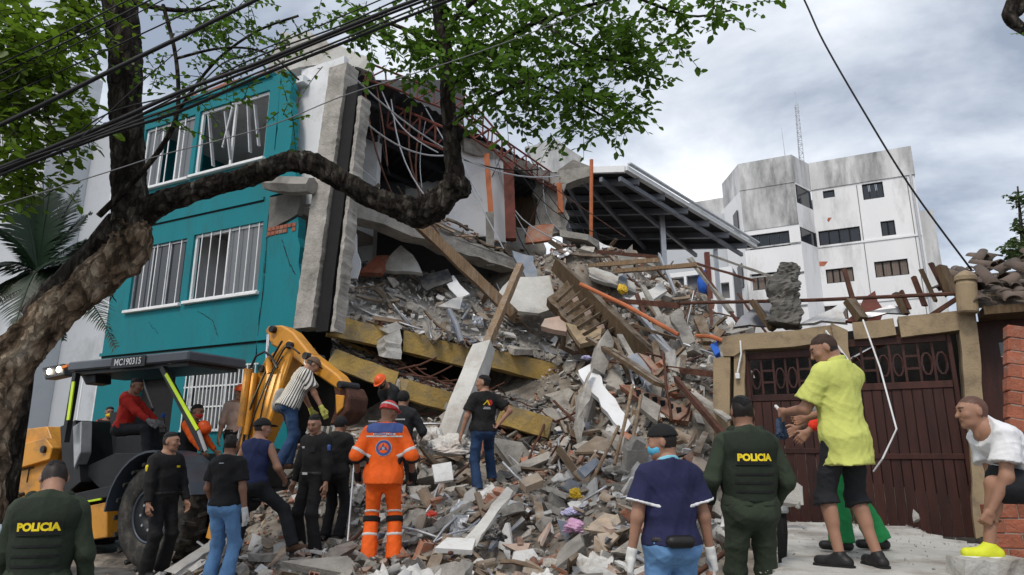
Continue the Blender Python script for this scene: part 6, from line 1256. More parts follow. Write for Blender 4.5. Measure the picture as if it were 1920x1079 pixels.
m = MB(); P = [S(*((lambda q: (q[0], NA - .12, q[1]))(street(x, y, NA - .12)))) for x, y in ((470, 690), (480, 668), (496, 660), (508, 668), (520, 690))]; m.tube(P, .02, 6); part(dg_, m, 'hose', mt['digger_black'])
bk = dpoly([(624, 724), (648, 726), (656, 745), (652, 772), (636, 792), (616, 798), (626, 772), (628, 745)], NA + .05, .45, 'bucket', 'rust', bevel=.02)
dpoly([(628, 740), (645, 742), (642, 765), (630, 778)], NA + .02, .03, 'bucket_side', 'digger_yellow')
m = MB()
for k in range(4): a = street(598 + k * 9, 806, NA + .1 + k * .1); MB().bar(S(a[0], NA + .08 + k * .12, a[1] + .05), S(a[0] - .03, NA + .08 + k * .12, a[1] - .12), .06, .05).build('tooth', mt['aluminium'], dg_).matrix_parent_inverse = winv(dg_)
dpoly([(402, 892), (468, 840), (482, 850), (474, 915), (402, 935)], 7.75, .6, 'swing_frame', 'digger_black'); dbar((420, 930), (400, 1010), 7.2, .14, 'stabiliser_leg', 'digger_yellow')
me = text_mesh('CASE', .13, mt['letter_white'], .002, 'lettering', .003); q = street(581, 686, NA); o = link('lettering', me, dg_); o.location = (q[0] - DU, NA - .005 - DN, q[1]); o.rotation_euler = (R(90), R(38), 0)
# ------------------------------------------------------------------ people
def cloth(name, c, rough=.85, var=.18, **k): return mat(name, c, rough, var, k.pop('scale', 5), k.pop('bump', .14), k.pop('bscale', 30), **k)
for i, c in enumerate(((.42, .23, .155), (.33, .175, .115), (.23, .118, .075))): mat('skin%d' % i, c, .55, .1, 8, .06, 90, tint='tint', sss=.08, spec=.4)
cloth('police_green', (.026, .037, .022)); cloth('vest_green', (.014, .021, .013)); cloth('black_cloth', (.009, .009, .010)); cloth('black_cloth2', (.014, .015, .018)); cloth('navy_cloth', (.016, .018, .062)); cloth('navy_tank', (.014, .022, .075))
cloth('jeans_light', (.12, .25, .46), var=.4, scale=3); cloth('jeans_dark', (.018, .045, .11), var=.4, scale=3); cloth('orange_suit', (.85, .12, .008), .7); cloth('yellow_polo', (.55, .585, .15), .8, .08); cloth('white_tee', (.72, .72, .74), .8, .04)
cloth('green_trousers', (.012, .20, .055)); cloth('red_jumper', (.42, .022, .014)); cloth('mask_blue', (.10, .42, .62)); cloth('collar_blue', (.22, .55, .70)); cloth('grey_cloth', (.20, .20, .20)); cloth('olive_cloth', (.10, .095, .035)); cloth('brown_cloth', (.12, .075, .05)); cloth('glove_white', (.6, .6, .58)); cloth('glove_yellow', (.5, .5, .12)); cloth('bag_blue', (.05, .08, .14)); cloth('red_cuff', (.75, .04, .015))
mat('hair_black', (.008, .007, .007), .6, .4, 30, .6, 120); mat('hair_fade', (.055, .032, .024), .8, .3, 30, .3, 160); mat('leather', (.013, .012, .012), .45, .3, 6, .1); mat('boot_brown', (.09, .045, .025), .7, .3, 6, .2)
mat('helmet_orange', (.75, .10, .015), .4, .1, 2, 0); mat('helmet_red', (.55, .03, .03), .35, .1, 2, 0); mat('silver_band', (.62, .62, .6), .4, .06, 8, 0); mat('letter_yellow', (.85, .65, .02), .6, .03, 4, 0); mat('shoe_yellow', (.62, .66, .03), .6, .1, 6, .1); mat('emblem_blue', (.05, .09, .28), .6, .1, 9, 0); mat('crest_grey', (.35, .40, .46), .6, .3, 40, 0); mat('letter_grey', (.4, .4, .42), .7, .1, 9, 0); mat('letter_dark', (.05, .06, .06), .7, .1, 9, 0); mat('emblem_red', (.5, .03, .03), .6, .1, 9, 0)
stripe_mat('striped_shirt', (.62, .6, .55), (.045, .04, .05), 5.2, 'X', .55)
v3 = lambda *a: np.array(a, float)
def ik(a, c, l1, l2, pole):
    d = c - a; L = min(np.linalg.norm(d), (l1 + l2) * .998); u = d / (np.linalg.norm(d) + 1e-9); c = a + u * L
    x = (l1 * l1 - l2 * l2 + L * L) / (2 * L); h = math.sqrt(max(l1 * l1 - x * x, 0)); p = np.array(pole, float); p = p - u * (p @ u); p /= (np.linalg.norm(p) + 1e-9)
    return a + u * x + p * h, c
def rotm(rx=0, ry=0, rz=0): return np.array((Matrix.Rotation(R(rz), 3, 'Z') @ Matrix.Rotation(R(ry), 3, 'Y') @ Matrix.Rotation(R(rx), 3, 'X')))
class Person:
    def __init__(s, label, loc=None, head=None, Y=None, yaw=0, H=1.72, lean=0, side=0, twist=0, pz=.95, pelvis=(0, 0), feet=None, hands=None, poles=None, knees=None, head_yaw=0, head_pitch=8, skin=1, fat=1.0, h=None, group=None, curl=(.5, .5), toes=(8, 8)):
        s.sc = H / 1.74; s.skin = mt['skin%d' % skin]; s.h = h or (.0085 if (Y or 9) < 6.5 else .012)
        s.P = v3(pelvis[0], pelvis[1], pz); s.RT = rotm(-lean, side, twist); s.RP = rotm(-lean * .45, side * .5, 0)
        T = s.T = lambda *p: s.P + s.RT @ (v3(*p) - v3(0, 0, .95)); Tp = lambda *p: s.P + s.RP @ (v3(*p) - v3(0, 0, .95))
        feet = feet or ((-.11, -.02, .085), (.11, -.02, .085)); hands = hands or ((-.27, .06, .86), (.27, .06, .86)); poles = poles or ((-.5, -1, 0), (.5, -1, 0)); knees = knees or ((-.12, 1, .0), (.12, 1, 0))
        s.pr = []; add = lambda tag_, a, b, ra, rb, flat=1., front=(0, 1, 0), k=.03: s.pr.append((tag_, np.array(a), np.array(b), ra, rb, flat, front, k))
        fy = s.RT @ v3(0, 1, 0); fp = s.RP @ v3(0, 1, 0); f_ = fat
        add('pelvis', Tp(-.065, 0, .95), Tp(.065, 0, .95), .112 * f_, .112 * f_, .88, fp); add('pelvis', Tp(-.06, -.045, .90), Tp(.06, -.045, .90), .09, .09)
        add('belly', T(0, .0, .98), T(0, .005, 1.18), .126 * f_, .132 * f_, .80, fy, .05); add('chest', T(0, 0, 1.18), T(0, -.005, 1.33), .146 * f_, .156, .72, fy, .05); add('chest', T(-.10, -.01, 1.37), T(.10, -.01, 1.37), .08, .08, .95, fy, .05)
        add('yoke', T(-.145, -.015, 1.40), T(0, -.02, 1.465), .05, .055, 1, fy, .05); add('yoke', T(.145, -.015, 1.40), T(0, -.02, 1.465), .05, .055, 1, fy, .05)
        s.HR = s.RT @ rotm(-head_pitch, 0, head_yaw); s.hc = T(0, .0, 1.50) + s.HR @ v3(0, .012, .128)
        add('neck', T(0, -.015, 1.42), s.hc + s.HR @ v3(0, -.02, -.06), .066, .056, 1, fy, .03)
        s.j = {}
        for i, sg in enumerate((-1, 1)):
            sh_ = T(sg * .176, -.012, 1.39); w_ = T(*hands[i]); e, w_ = ik(sh_, w_, .285, .255, s.RT @ v3(*poles[i])); s.j['arm%d' % i] = (sh_, e, w_)
            add('arm_u%d' % i, sh_, e, .054, .042); add('arm_l%d' % i, e, w_, .043, .028); 
            hp = Tp(sg * .088, 0, .91); ak = v3(*feet[i]); kn, ak = ik(hp, ak, .425, .43, v3(*knees[i])); s.j['leg%d' % i] = (hp, kn, ak)
            add('leg_u%d' % i, hp, kn, .086, .058, 1, fp, .05); add('leg_l%d' % i, kn, ak, .054, .036); d = (ak - kn); bk_ = -fp; add('leg_l%d' % i, kn + d * .22 + bk_ * .022, kn + d * .45 + bk_ * .018, .048, .04)
        # fit: feet pixel or head-top pixel to the ground position
        top = s.hc + s.HR @ v3(0, 0, .105)
        yr = R(yaw)
        if loc is None:
            p = at(*head, Y); o = Matrix.Rotation(yr, 3, 'Z') @ Vector(top * s.sc); loc = p - o
        s.yaw = yr; s.root = empty('person', loc, yr, label, 'person', group); s.root.scale = (s.sc,) * 3
        s.meshes = {}; s.fields = {}; s.body(curl, toes)
    def field(s, tags, off, h=None, pad=.06):
        ps = [p for p in s.pr if any(p[0].startswith(t) for t in tags)]
        lo = np.min([np.minimum(p[1], p[2]) - max(p[3], p[4]) for p in ps], 0) - off - pad; hi = np.max([np.maximum(p[1], p[2]) + max(p[3], p[4]) for p in ps], 0) + off + pad
        F = Field(lo, hi, h or s.h)
        for p in ps: F.cone(p[1], p[2], p[3], p[4], p[7], p[5], p[6], off)
        return F
    def add(s, name, F, ma, parent=None):
        V, Q = F.mesh() if isinstance(F, Field) else F
        if len(V) == 0: return None
        o = link(name, np_mesh(name, V, Q, ma), parent or s.root); s.meshes[name] = (V, Q); return o
    def hp(s, *p): return s.hc + s.HR @ v3(*p)
    def body(s, curl, toes):
        F = s.field(('pelvis', 'belly', 'chest', 'yoke', 'neck', 'arm', 'leg'), 0, max(s.h, .0135))
        V, Q = F.mesh(); tint = np.ones((len(V), 3))
        # head
        H = Field(s.hc - .21, s.hc + .2, max(.0062, s.h * .5)); c = s.hp
        H.ell(c(0, -.008, .012), (.077, .098, .098), s.HR); H.ell(c(0, .04, -.03), (.060, .056, .085), s.HR, .03); H.cone(c(-.018, .045, -.085), c(.018, .045, -.085), .036, .036, .03)
        H.cone(c(0, -.02, -.05), c(0, -.03, -.17), .058, .058, .03); H.cone(c(0, .092, .008), c(0, .112, -.030), .009, .0145, .012); H.cone(c(-.03, .078, .027), c(.03, .078, .027), .016, .016, .02); H.cone(c(-.014, .090, -.062), c(.014, .090, -.062), .010, .010, .012); H.ell(c(0, .078, -.105), (.022, .018, .018), s.HR, .02)
        for sg in (-1, 1): H.ell(c(sg * .031, .104, .006), (.016, .016, .010), s.HR, sub=True); H.ell(c(sg * .031, .082, .006), (.014, .014, .012), s.HR, .004); H.ell(c(sg * .078, -.012, -.012), (.011, .021, .032), s.HR, .008); H.cone(c(sg * .045, .062, -.028), c(sg * .03, .07, -.03), .022, .02, .02)
        V2, Q2 = H.mesh(); L = (V2 - s.hc) @ s.HR; t2 = np.ones((len(V2), 3)); x, y, z = L.T; ax = np.abs(x)
        t2[(np.hypot((ax - .031) / 1.5, z - .006) < .0075) & (y > .06)] = (.18, .14, .13); t2[(np.abs(z - .027 - (ax - .03) * .1) < .006) & (ax > .012) & (ax < .052) & (y > .05)] = (.16, .13, .12)
        t2[(np.abs(z + .064) < .009) & (ax < .024) & (y > .075)] = (.72, .5, .5)
        s.headL = L
        parts = [(V, Q, tint), (V2, Q2, t2)]
        hh = max(.0058, s.h * .5)
        for i in (0, 1):
            sh_, e, w_ = s.j['arm%d' % i]; d = w_ - e; d /= np.linalg.norm(d); fy = s.RT @ v3(0, 1, 0); inn = s.RT @ v3(1 if i == 0 else -1, 0, 0)
            nrm = inn - d * (inn @ d); nrm /= np.linalg.norm(nrm) + 1e-9; th_ = np.cross(d, nrm) * (1 if i == 0 else -1)
            if th_ @ fy < 0 and abs(d @ fy) < .9: th_ = -th_
            Fh = Field(w_ - .05 + np.minimum(d * .2, 0) - .06, w_ + .05 + np.maximum(d * .2, 0) + .06, hh); Fh.cone(w_ - d * .03, w_ + d * .02, .029, .027, .015)
            for k, o in enumerate((-.028, -.009, .010, .028)): Fh.cone(w_ + d * .02 + th_ * o * .7, w_ + d * .085 + th_ * o, .0165, .0135, .012)
            cu = curl[i]
            for k, (o, l) in enumerate(((-.030, .058), (-.010, .072), (.011, .076), (.031, .068))):
                a = w_ + d * .085 + th_ * o; d1 = d * math.cos(cu * .9) + nrm * math.sin(cu * .9); d2 = d * math.cos(cu * 2.0) + nrm * math.sin(cu * 2.0); b = a + d1 * l * .52; Fh.cone(a, b, .0098, .0088, .004); Fh.cone(b, b + d2 * l * .52, .0088, .0072, .004)
            a = w_ + d * .03 + th_ * .028; b = a + (d * .6 + th_ * .7 + nrm * .25) * .045; Fh.cone(a, b, .014, .0105, .008); Fh.cone(b, b + (d * .9 + th_ * .25 + nrm * .3) * .035, .0105, .0085, .004)
            v, q = Fh.mesh(); parts.append((v, q, np.ones((len(v), 3)))); s.j['hand%d' % i] = (w_, d, nrm, th_)
        n = 0; VV, QQ, TT = [], [], []
        for v, q, t in parts: VV.append(v); QQ.append(q + n); TT.append(t); n += len(v)
        s.nbody = len(V); me = np_mesh('body', np.concatenate(VV), np.concatenate(QQ), s.skin); TT = np.concatenate(TT); s.TT = TT; s.body_me = me; s.head_rng = (len(V), len(V) + len(V2))
        s.set_tint(); link('body', me, s.root)
    def set_tint(s):
        ca = s.body_me.color_attributes.get('tint') or s.body_me.color_attributes.new('tint', 'FLOAT_COLOR', 'POINT')
        ca.data.foreach_set('color', np.concatenate([s.TT, np.ones((len(s.TT), 1))], 1).astype(np.float32).ravel())
    def buzz(s, col=(.3, .26, .25)):
        a, b = s.head_rng; x, y, z = s.headL.T; m = (z > .045 + (y - .0) * .35) | ((y < -.02) & (z > -.055)); m &= ~((np.abs(x) > .078) & (z < .03)); s.TT[a:b][m] = col; s.set_tint()
    # ---- clothing layers
    def top(s, ma, sleeve=.62, hem=.90, off=.020, wr=.006, name='shirt', neck=1.475, wf=16, seed=1, tags=('belly', 'chest', 'yoke', 'pelvis'), flare=.012, amp_s=1.0):
        F = s.field(tags, off); hi = s.meshes
        lo, hi_ = F.lo.copy(), None
        ext = [p for p in s.pr if p[0].startswith('arm')]
        allp = [p for p in s.pr if p[0].startswith(tags)] + (ext if sleeve > 0 else [])
        lo = np.min([np.minimum(p[1], p[2]) - max(p[3], p[4]) for p in allp], 0) - off - .07; up = np.max([np.maximum(p[1], p[2]) + max(p[3], p[4]) for p in allp], 0) + off + .07
        F = Field(lo, up, s.h)
        for p in s.pr:
            if p[0].startswith(tags): F.cone(p[1], p[2], p[3], p[4], p[7], p[5], p[6], off)
        if hem < .9: F.cone(s.T(0, 0, 1.12), s.T(0, -.012, hem - .02), .125 + off, .178 + off * .8, .05, .86, s.RT @ v3(0, 1, 0))
        n = s.RT @ v3(0, 0, 1); F.plane(s.T(0, 0, hem), -n); F.plane(s.T(0, .0, neck), s.RT @ v3(0, .35, .94))
        A = F.D.copy()
        if sleeve > 0:
            for i in (0, 1):
                sh_, e, w_ = s.j['arm%d' % i]; t = min(sleeve, 1.0); b = sh_ + (e - sh_) * t; F.cap = True
                F.cone(sh_, b, .052 + off * .8, .044 + off * .9 + flare * (1 if sleeve <= 1 else .2), .032, cap=1 if sleeve <= 1 else 0)
                if sleeve > 1: F.cone(e, e + (w_ - e) * (sleeve - 1), .042 + off * .8, .032 + off * .6, .03, cap=1)
        elif sleeve == 0:
            pass
        if wr: F.wrinkle(wr * .9, 20, seed, (1, 1, .8)); F.wrinkle(wr * .42, 46, seed + 50, (1, .8, .45))
        o = s.add(name, F, ma if not isinstance(ma, str) else mt[ma]); s.fields[name] = F
        if name == 'shirt':
            V = s.meshes[name][0]; ca = o.data.attributes.new('tl', 'FLOAT_VECTOR', 'POINT'); ca.data.foreach_set('vector', ((V - s.P) @ s.RT).astype(np.float32).ravel())
        return o
    def trousers(s, ma, length=1.0, off=.018, waist=1.0, wr=.007, seed=5, name='trousers', wide=.02):
        F = s.field(('pelvis', 'leg', 'belly'), off, pad=.09)
        F.D[:] = 1.0
        for p in s.pr:
            if p[0] in ('pelvis', 'belly'): F.cone(p[1], p[2], p[3], p[4], p[7], p[5], p[6], off)
        F.plane(s.T(0, 0, waist), s.RT @ v3(0, 0, 1))
        for i in (0, 1):
            hp, kn, ak = s.j['leg%d' % i]
            if length > .55:
                F.cone(hp, kn, .084 + off, .060 + off, .05); e = kn + (ak - kn) * min(1.06, (length - .5) * 2.1); F.cone(kn, e, .058 + off, .042 + off + wide, .03, cap=1)
            else: F.cone(hp, hp + (kn - hp) * length * 2, .086 + off, .074 + off + wide, .05, cap=1)
        if wr: F.wrinkle(wr * .8, 22, seed, (1, 1, .8)); F.wrinkle(wr * .5, 48, seed + 9, (.6, .6, 1.3))
        s.fields[name] = F; return s.add(name, F, mt[ma])
    def shoes(s, ma, boot=False, toes=((0, 1), (0, 1)), sole=None):
        for i in (0, 1):
            hp, kn, ak = s.j['leg%d' % i]; d = v3(toes[i][0], toes[i][1], toes[i][2] if len(toes[i]) > 2 else 0); d /= np.linalg.norm(d); h_ = min(s.h, .0125)
            c = ak; F = Field(c - .26, c + .3, h_); g = c + v3(0, 0, -.045); F.cone(g - d * .045, g + d * .15, .046, .038, .02); F.cone(c + v3(0, 0, .0), g + d * .05, .045, .04, .03); F.plane(c + v3(0, 0, -.085), v3(0, 0, -1))
            if boot: F.cone(c, c + (kn - c) * .4, .052, .058, .03)
            o = s.add('boot' if boot else 'shoe', F, mt[ma])
            if sole:
                F = Field(c - .26, c + .3, h_); g = c + v3(0, 0, -.072); F.cone(g - d * .05, g + d * .155, .05, .042, 0); F.plane(c + v3(0, 0, -.09), v3(0, 0, -1)); F.plane(c + v3(0, 0, -.062), v3(0, 0, 1)); s.add('sole', F, mt[sole], o)
    def hair(s, ma='hair_black', off=.010, cut=((.072, .055), (-.085, -.06)), name='hair', wr=.003):
        if name == 'hair': s.buzz((.032, .028, .028)); off = off * 1.05; cut = ((cut[0][0], cut[0][1] + .006), (cut[1][0], cut[1][1] + .045)); wr = .006
        F = Field(s.hc - .2, s.hc + .2, max(.0075, s.h * .6)); F.ell(s.hp(0, -.008, .012), (.077, .098, .098), s.HR, 0, off)
        (y0, z0), (y1, z1) = cut; n = v3(0, z0 - z1, -(y0 - y1)); n = n / np.linalg.norm(n); n = n if n[2] < 0 else -n; nw = s.HR @ n; pw = s.hp(0, y0, z0)
        if name == 'hair':
            x, y, z = F._pts((slice(None),) * 3); dd = -((x - pw[0]) * nw[0] + (y - pw[1]) * nw[1] + (z - pw[2]) * nw[2]); F.D = F.D + ((off + .004) * np.clip(1 - dd / .05, 0, 1)).astype(np.float32)
        F.plane(pw, nw)
        if wr: F.wrinkle(wr, 75, 3, ridged=False)
        return s.add(name, F, mt[ma])
    def cap(s, ma='black_cloth', brim=True, off=.018, tilt=0, name='cap', cut=((.1, .045), (-.1, .0))):
        o = s.hair(ma, off, cut, name, 0)
        if brim:
            F = Field(s.hc - .25, s.hc + .25, max(.0075, s.h * .6)); F.ell(s.hp(0, .115, .048), (.075, .075, .012), s.HR, 0); s.add('brim', F, mt[ma], o)
        return o
    def helmet(s, ma, band=None, off=.028):
        o = s.hair(ma, off, ((.12, .035), (-.12, .01)), 'helmet', 0); F = Field(s.hc - .25, s.hc + .25, max(.0075, s.h * .6)); F.ell(s.hp(0, .01, .034), (.118, .148, .012), s.HR, 0); F.ell(s.hp(0, -.01, .02), (.095, .12, .05), s.HR, sub=True); s.add('helmet_rim', F, mt[ma], o)
        if band:
            F = Field(s.hc - .2, s.hc + .2, max(.0075, s.h * .6)); F.ell(s.hp(0, -.008, .012), (.077, .098, .098), s.HR, 0, off + .004); F.plane(s.hp(0, 0, .05), s.HR @ v3(0, -.1, -1)); F.plane(s.hp(0, 0, .078), s.HR @ v3(0, .1, 1)); s.add('helmet_band', F, mt[band], o)
        return o
    def face_mask(s, ma='mask_blue'):
        F = Field(s.hc - .2, s.hc + .2, .0065); F.ell(s.hp(0, .042, -.05), (.07, .072, .058), s.HR, 0); F.plane(s.hp(0, .02, 0), s.HR @ v3(0, -1, .0)); s.add('face_mask', F, mt[ma])
    def band(s, base, z0, z1, ma, name='reflective_band', arm=None, off=.004, leg=None):
        """slice of a garment between two heights (torso) or along a limb"""
        F = s.fields[base]; G = Field.__new__(Field); G.h, G.lo, G.ax = F.h, F.lo, F.ax; G.D = F.D - off
        if arm is not None or leg is not None:
            J = s.j['arm%d' % arm] if arm is not None else s.j['leg%d' % leg][1:]; k = 1 if (arm is not None and z0 >= 1) else 0; a, b = J[k], J[k + 1]; d = b - a; n = d / np.linalg.norm(d)
            G.plane(a + d * (z1 - k), n); G.plane(a + d * (z0 - k), -n)
            x, y, z = G._pts((slice(None),) * 3); c = a + d * ((z0 + z1) / 2 - k); G.D = np.maximum(G.D, (np.sqrt((x - c[0]) ** 2 + (y - c[1]) ** 2 + (z - c[2]) ** 2) - .16).astype(np.float32))
        else:
            n = s.RT @ v3(0, 0, 1); G.plane(s.T(0, 0, z1), n); G.plane(s.T(0, 0, z0), -n); ex = s.RT @ v3(1, 0, 0); G.plane(s.T(.2, 0, 1), ex); G.plane(s.T(-.2, 0, 1), -ex)
        V, Q = G.mesh()
        return s.add(name, (V, Q), mt[ma]) if len(V) else None
    def decal(s, base, verts2, faces, ma, name, off=.006, face=-1, parent=None):
        """flat shape laid on a garment's back (face -1) or front (+1); verts2 in torso x, z"""
        V, Q = s.meshes[base]; bvh = s.__dict__.setdefault('_bvh', {}); 
        if base not in bvh: bvh[base] = BVHTree.FromPolygons(V.tolist(), Q.tolist())
        d = Vector(s.RT @ v3(0, -face, 0)); out = []; last = None
        for x, z in verts2:
            o = Vector(s.T(x, face * .6, z)); h_ = bvh[base].ray_cast(o, d)
            p = h_[0] if h_[0] is not None else (last + Vector(s.RT @ v3(0, 0, 0)) if last else o + d * .45); last = p; out.append(tuple(p - d * off))
        me = bpy.data.meshes.new(name); me.from_pydata(out, [], faces); me.materials.append(mt[ma]); me.shade_smooth(); return link(name, me, parent or s.root)
    def rect(s, base, x0, x1, z0, z1, ma, name, off=.006, face=-1, nx=8, nz=4, parent=None):
        vs = [(x0 + (x1 - x0) * i / nx, z0 + (z1 - z0) * j / nz) for j in range(nz + 1) for i in range(nx + 1)]
        return s.decal(base, vs, [(j * (nx + 1) + i, j * (nx + 1) + i + 1, (j + 1) * (nx + 1) + i + 1, (j + 1) * (nx + 1) + i) for j in range(nz) for i in range(nx)], ma, name, off, face, parent)
    def disc(s, base, cx, cz, r0, r1, ma, name, off=.006, face=-1, k=24, parent=None, sq=1.0):
        vs = [(cx + math.cos(a) * r, cz + math.sin(a) * r * sq) for r in (r0, r1) for a in [2 * math.pi * i / k for i in range(k)]]
        return s.decal(base, vs, [(i, (i + 1) % k, k + (i + 1) % k, k + i) for i in range(k)], ma, name, off, face, parent)
    def text(s, base, txt, size, cx, cz, ma, off=.009, face=-1, bold=.004, parent=None, name='lettering', sx=1.0):
        me = text_mesh(txt, size, mt[ma], 0, name, bold); fl = 1 if face < 0 else -1
        vs = [(cx + fl * v.co.x * sx, cz + v.co.y) for v in me.vertices]; fs = [tuple(p.vertices) for p in me.polygons]; bpy.data.meshes.remove(me); return s.decal(base, vs, fs, ma, name, off, face, parent)
    def blob(s, name, ma, prims, h=None, parent=None, wr=0):
        lo = np.min([np.minimum(p[0], p[1]) - max(p[2], p[3]) for p in prims], 0) - .03; hi = np.max([np.maximum(p[0], p[1]) + max(p[2], p[3]) for p in prims], 0) + .03; F = Field(lo, hi, h or max(.007, s.h * .6))
        for p in prims: F.cone(p[0], p[1], p[2], p[3], p[4] if len(p) > 4 else .01, p[5] if len(p) > 5 else 1, s.RT @ v3(0, 1, 0))
        if wr: F.wrinkle(wr, 40, 2)
        return s.add(name, F, mt[ma], parent)
    def glove(s, i, ma):
        w_, d, nrm, th_ = s.j['hand%d' % i]; s.blob('glove', ma, [(w_ - d * .03, w_ + d * .03, .037, .036), (w_ + d * .03 - th_ * .02, w_ + d * .1 - th_ * .028, .026, .022), (w_ + d * .03 + th_ * .02, w_ + d * .1 + th_ * .028, .026, .022)] + [(w_ + d * .09 + th_ * o, w_ + d * .15 + th_ * o + nrm * .025, .0155, .0125, .004) for o in (-.03, -.01, .011, .031)] + [(w_ + d * .03 + th_ * .03, w_ + d * .075 + th_ * .06 + nrm * .012, .018, .014)])
    def collar(s, ma, off=.03, z=1.455): 
        F = s.field(('neck', 'yoke'), .012); n = s.RT @ v3(0, .35, .94); F.D[:] = 1
        F.cone(s.T(0, -.012, 1.40), s.T(0, -.01, 1.53), .088, .076, 0); F.cone(s.T(0, -.01, 1.45), s.T(0, .01, 1.62), .068, .068, 0, sub=True); F.plane(s.T(0, 0, z + .03), n); F.plane(s.T(0, 0, z - .05), -n); return s.add('collar', F, mt[ma])
    def police_vest(s):
        o = s.top('vest_green', 0, .98, .046, .004, 'vest', 1.44, 14, 9, ('belly', 'chest')); 
        o2 = s.rect('vest', -.135, .135, 1.235, 1.335, 'vest_green', 'name_patch', .012, nx=10); s.rect('vest', -.125, .125, 1.243, 1.327, 'black_cloth', 'patch_panel', .015, nx=10); s.text('vest', 'POLICIA', .066, 0, 1.285, 'letter_yellow', .0175, bold=.0035)
        for z in (1.17, 1.11, 1.05): s.rect('vest', -.14, .14, z - .007, z + .007, 'black_cloth', 'webbing', .006, nx=10, nz=1)
        for sg in (-1, 1): s.blob('shoulder_strap', 'vest_green', [(s.T(sg * .10, -.1, 1.36), s.T(sg * .105, -.03, 1.475), .035, .036, .02), (s.T(sg * .105, -.03, 1.475), s.T(sg * .10, .07, 1.40), .036, .034, .02)])
BK = ((-.5, -1, 0), (.5, -1, 0))
# police officer near the tree, head bowed
p = Person('police officer in green vest marked POLICIA with head bowed beside the digger', head=(104, 872), Y=4.85, yaw=16, H=1.72, head_yaw=22, head_pitch=32, skin=1, lean=4, fat=1.04, hands=((-.26, .1, .86), (.27, .12, .88)))
p.trousers('police_green'); p.top('police_green', 1.92, .93, .022, .007, 'jacket', 1.49); p.police_vest(); p.hair(off=.008, cut=((.072, .06), (-.09, -.02))); p.collar('police_green')
sh_ = p.j['arm0']; q = p.blob('shoulder_badge', 'crest_grey', [(sh_[0] + (sh_[1] - sh_[0]) * .42 + v3(-.062, -.02, 0), sh_[0] + (sh_[1] - sh_[0]) * .62 + v3(-.062, -.02, 0), .036, .028)])
p.shoes('leather', True)
# police officer in the middle, back turned
p = Person('police officer in green vest marked POLICIA standing beside the garage pillar', head=(1388, 745), Y=5.25, yaw=2, H=1.75, head_yaw=-4, head_pitch=6, skin=2, fat=1.14, hands=((-.25, .16, .95), (.25, .16, .95)))
p.trousers('police_green'); p.top('police_green', 1.92, .95, .022, .007, 'jacket', 1.49); p.police_vest(); p.hair(off=.009, cut=((.072, .055), (-.09, -.035))); p.collar('police_green'); p.shoes('leather', True)
# man in navy polo with blue face mask
p = Person('man in navy polo and jeans wearing a blue face mask and black cap', head=(1236, 800), Y=4.85, yaw=8, H=1.68, head_yaw=62, head_pitch=8, skin=1, fat=1.12, hands=((-.30, .02, .80), (.30, .02, .80)))
p.trousers('jeans_light'); p.top('navy_cloth', .66, .93, .026, .007, flare=.03); p.hair('hair_black', .006, ((.05, .03), (-.09, -.05))); p.cap('black_cloth', False, .016, cut=((.1, .04), (-.11, .02))); p.face_mask(); p.collar('collar_blue', z=1.47)
for i in (0, 1): p.band('shirt', .60, .68, 'white_tee', 'sleeve_trim', arm=i); p.glove(i, 'glove_white')
p.band('trousers', .955, .99, 'leather', 'belt'); p.blob('belt_pouch', 'leather', [(p.T(-.06, -.17, .965), p.T(.06, -.17, .965), .042, .042)]); p.shoes('leather')
# man in yellow polo with phone
p = Person('tall man in yellow polo and dark shorts looking down at a phone', head=(1531, 632), Y=5.35, yaw=22, H=1.74, head_yaw=48, head_pitch=24, skin=1, fat=1.0, lean=1, hands=((-.20, .36, 1.14), (.04, .38, 1.10)), poles=((-.4, -.6, -.8), (.5, -.6, -.8)), feet=((-.13, .04, .085), (.13, -.06, .085)), curl=(.8, .9))
p.trousers('black_cloth2', .58, .016, wide=.045); p.top('yellow_polo', .80, .72, .030, .009, flare=.035, wf=13, seed=4); p.hair('hair_black', .010, ((.075, .075), (-.085, .035))); p.hair('hair_fade', .004, ((.07, .06), (-.09, -.05)), 'hair_side'); p.collar('yellow_polo', z=1.485)
p.shoes('leather', sole='black_cloth', toes=((-.5, 1), (.3, 1)))
w_, d, nrm, th_ = p.j['hand0']; ph = p.blob('phone', 'silver_band', [(w_ + d * .1 + nrm * .03, w_ + d * .16 + nrm * .02 + v3(0, 0, .06), .014, .014)])
# person in green trousers beyond him
p = Person('person in green trousers half hidden behind the tall man in yellow polo', head=(1556, 664), Y=6.1, yaw=70, H=1.68, head_yaw=10, head_pitch=20, skin=1, hands=((-.24, .36, 1.0), (.24, .42, 1.06)), poles=BK, feet=((-.10, .17, .085), (.10, -.14, .085)))
p.trousers('green_trousers', wide=.05); p.top('grey_cloth', 1.2, .92); p.hair(); p.shoes('leather', toes=((0, 1), (0, 1)))
for i in (0,): a, e, w_ = p.j['arm%d' % i]; p.blob('red_cuff', 'red_cuff', [(e + (w_ - e) * .45, e + (w_ - e) * .7, .055, .05)])
w_, d, nrm, th_ = p.j['hand0']; bg = MB()
o = lump('cloth_bag', 1466, 812, 5.75, (.12, .1, .28), 'bag_blue', 'slate blue cloth bag held out before the maroon gate', 'bag', 12)
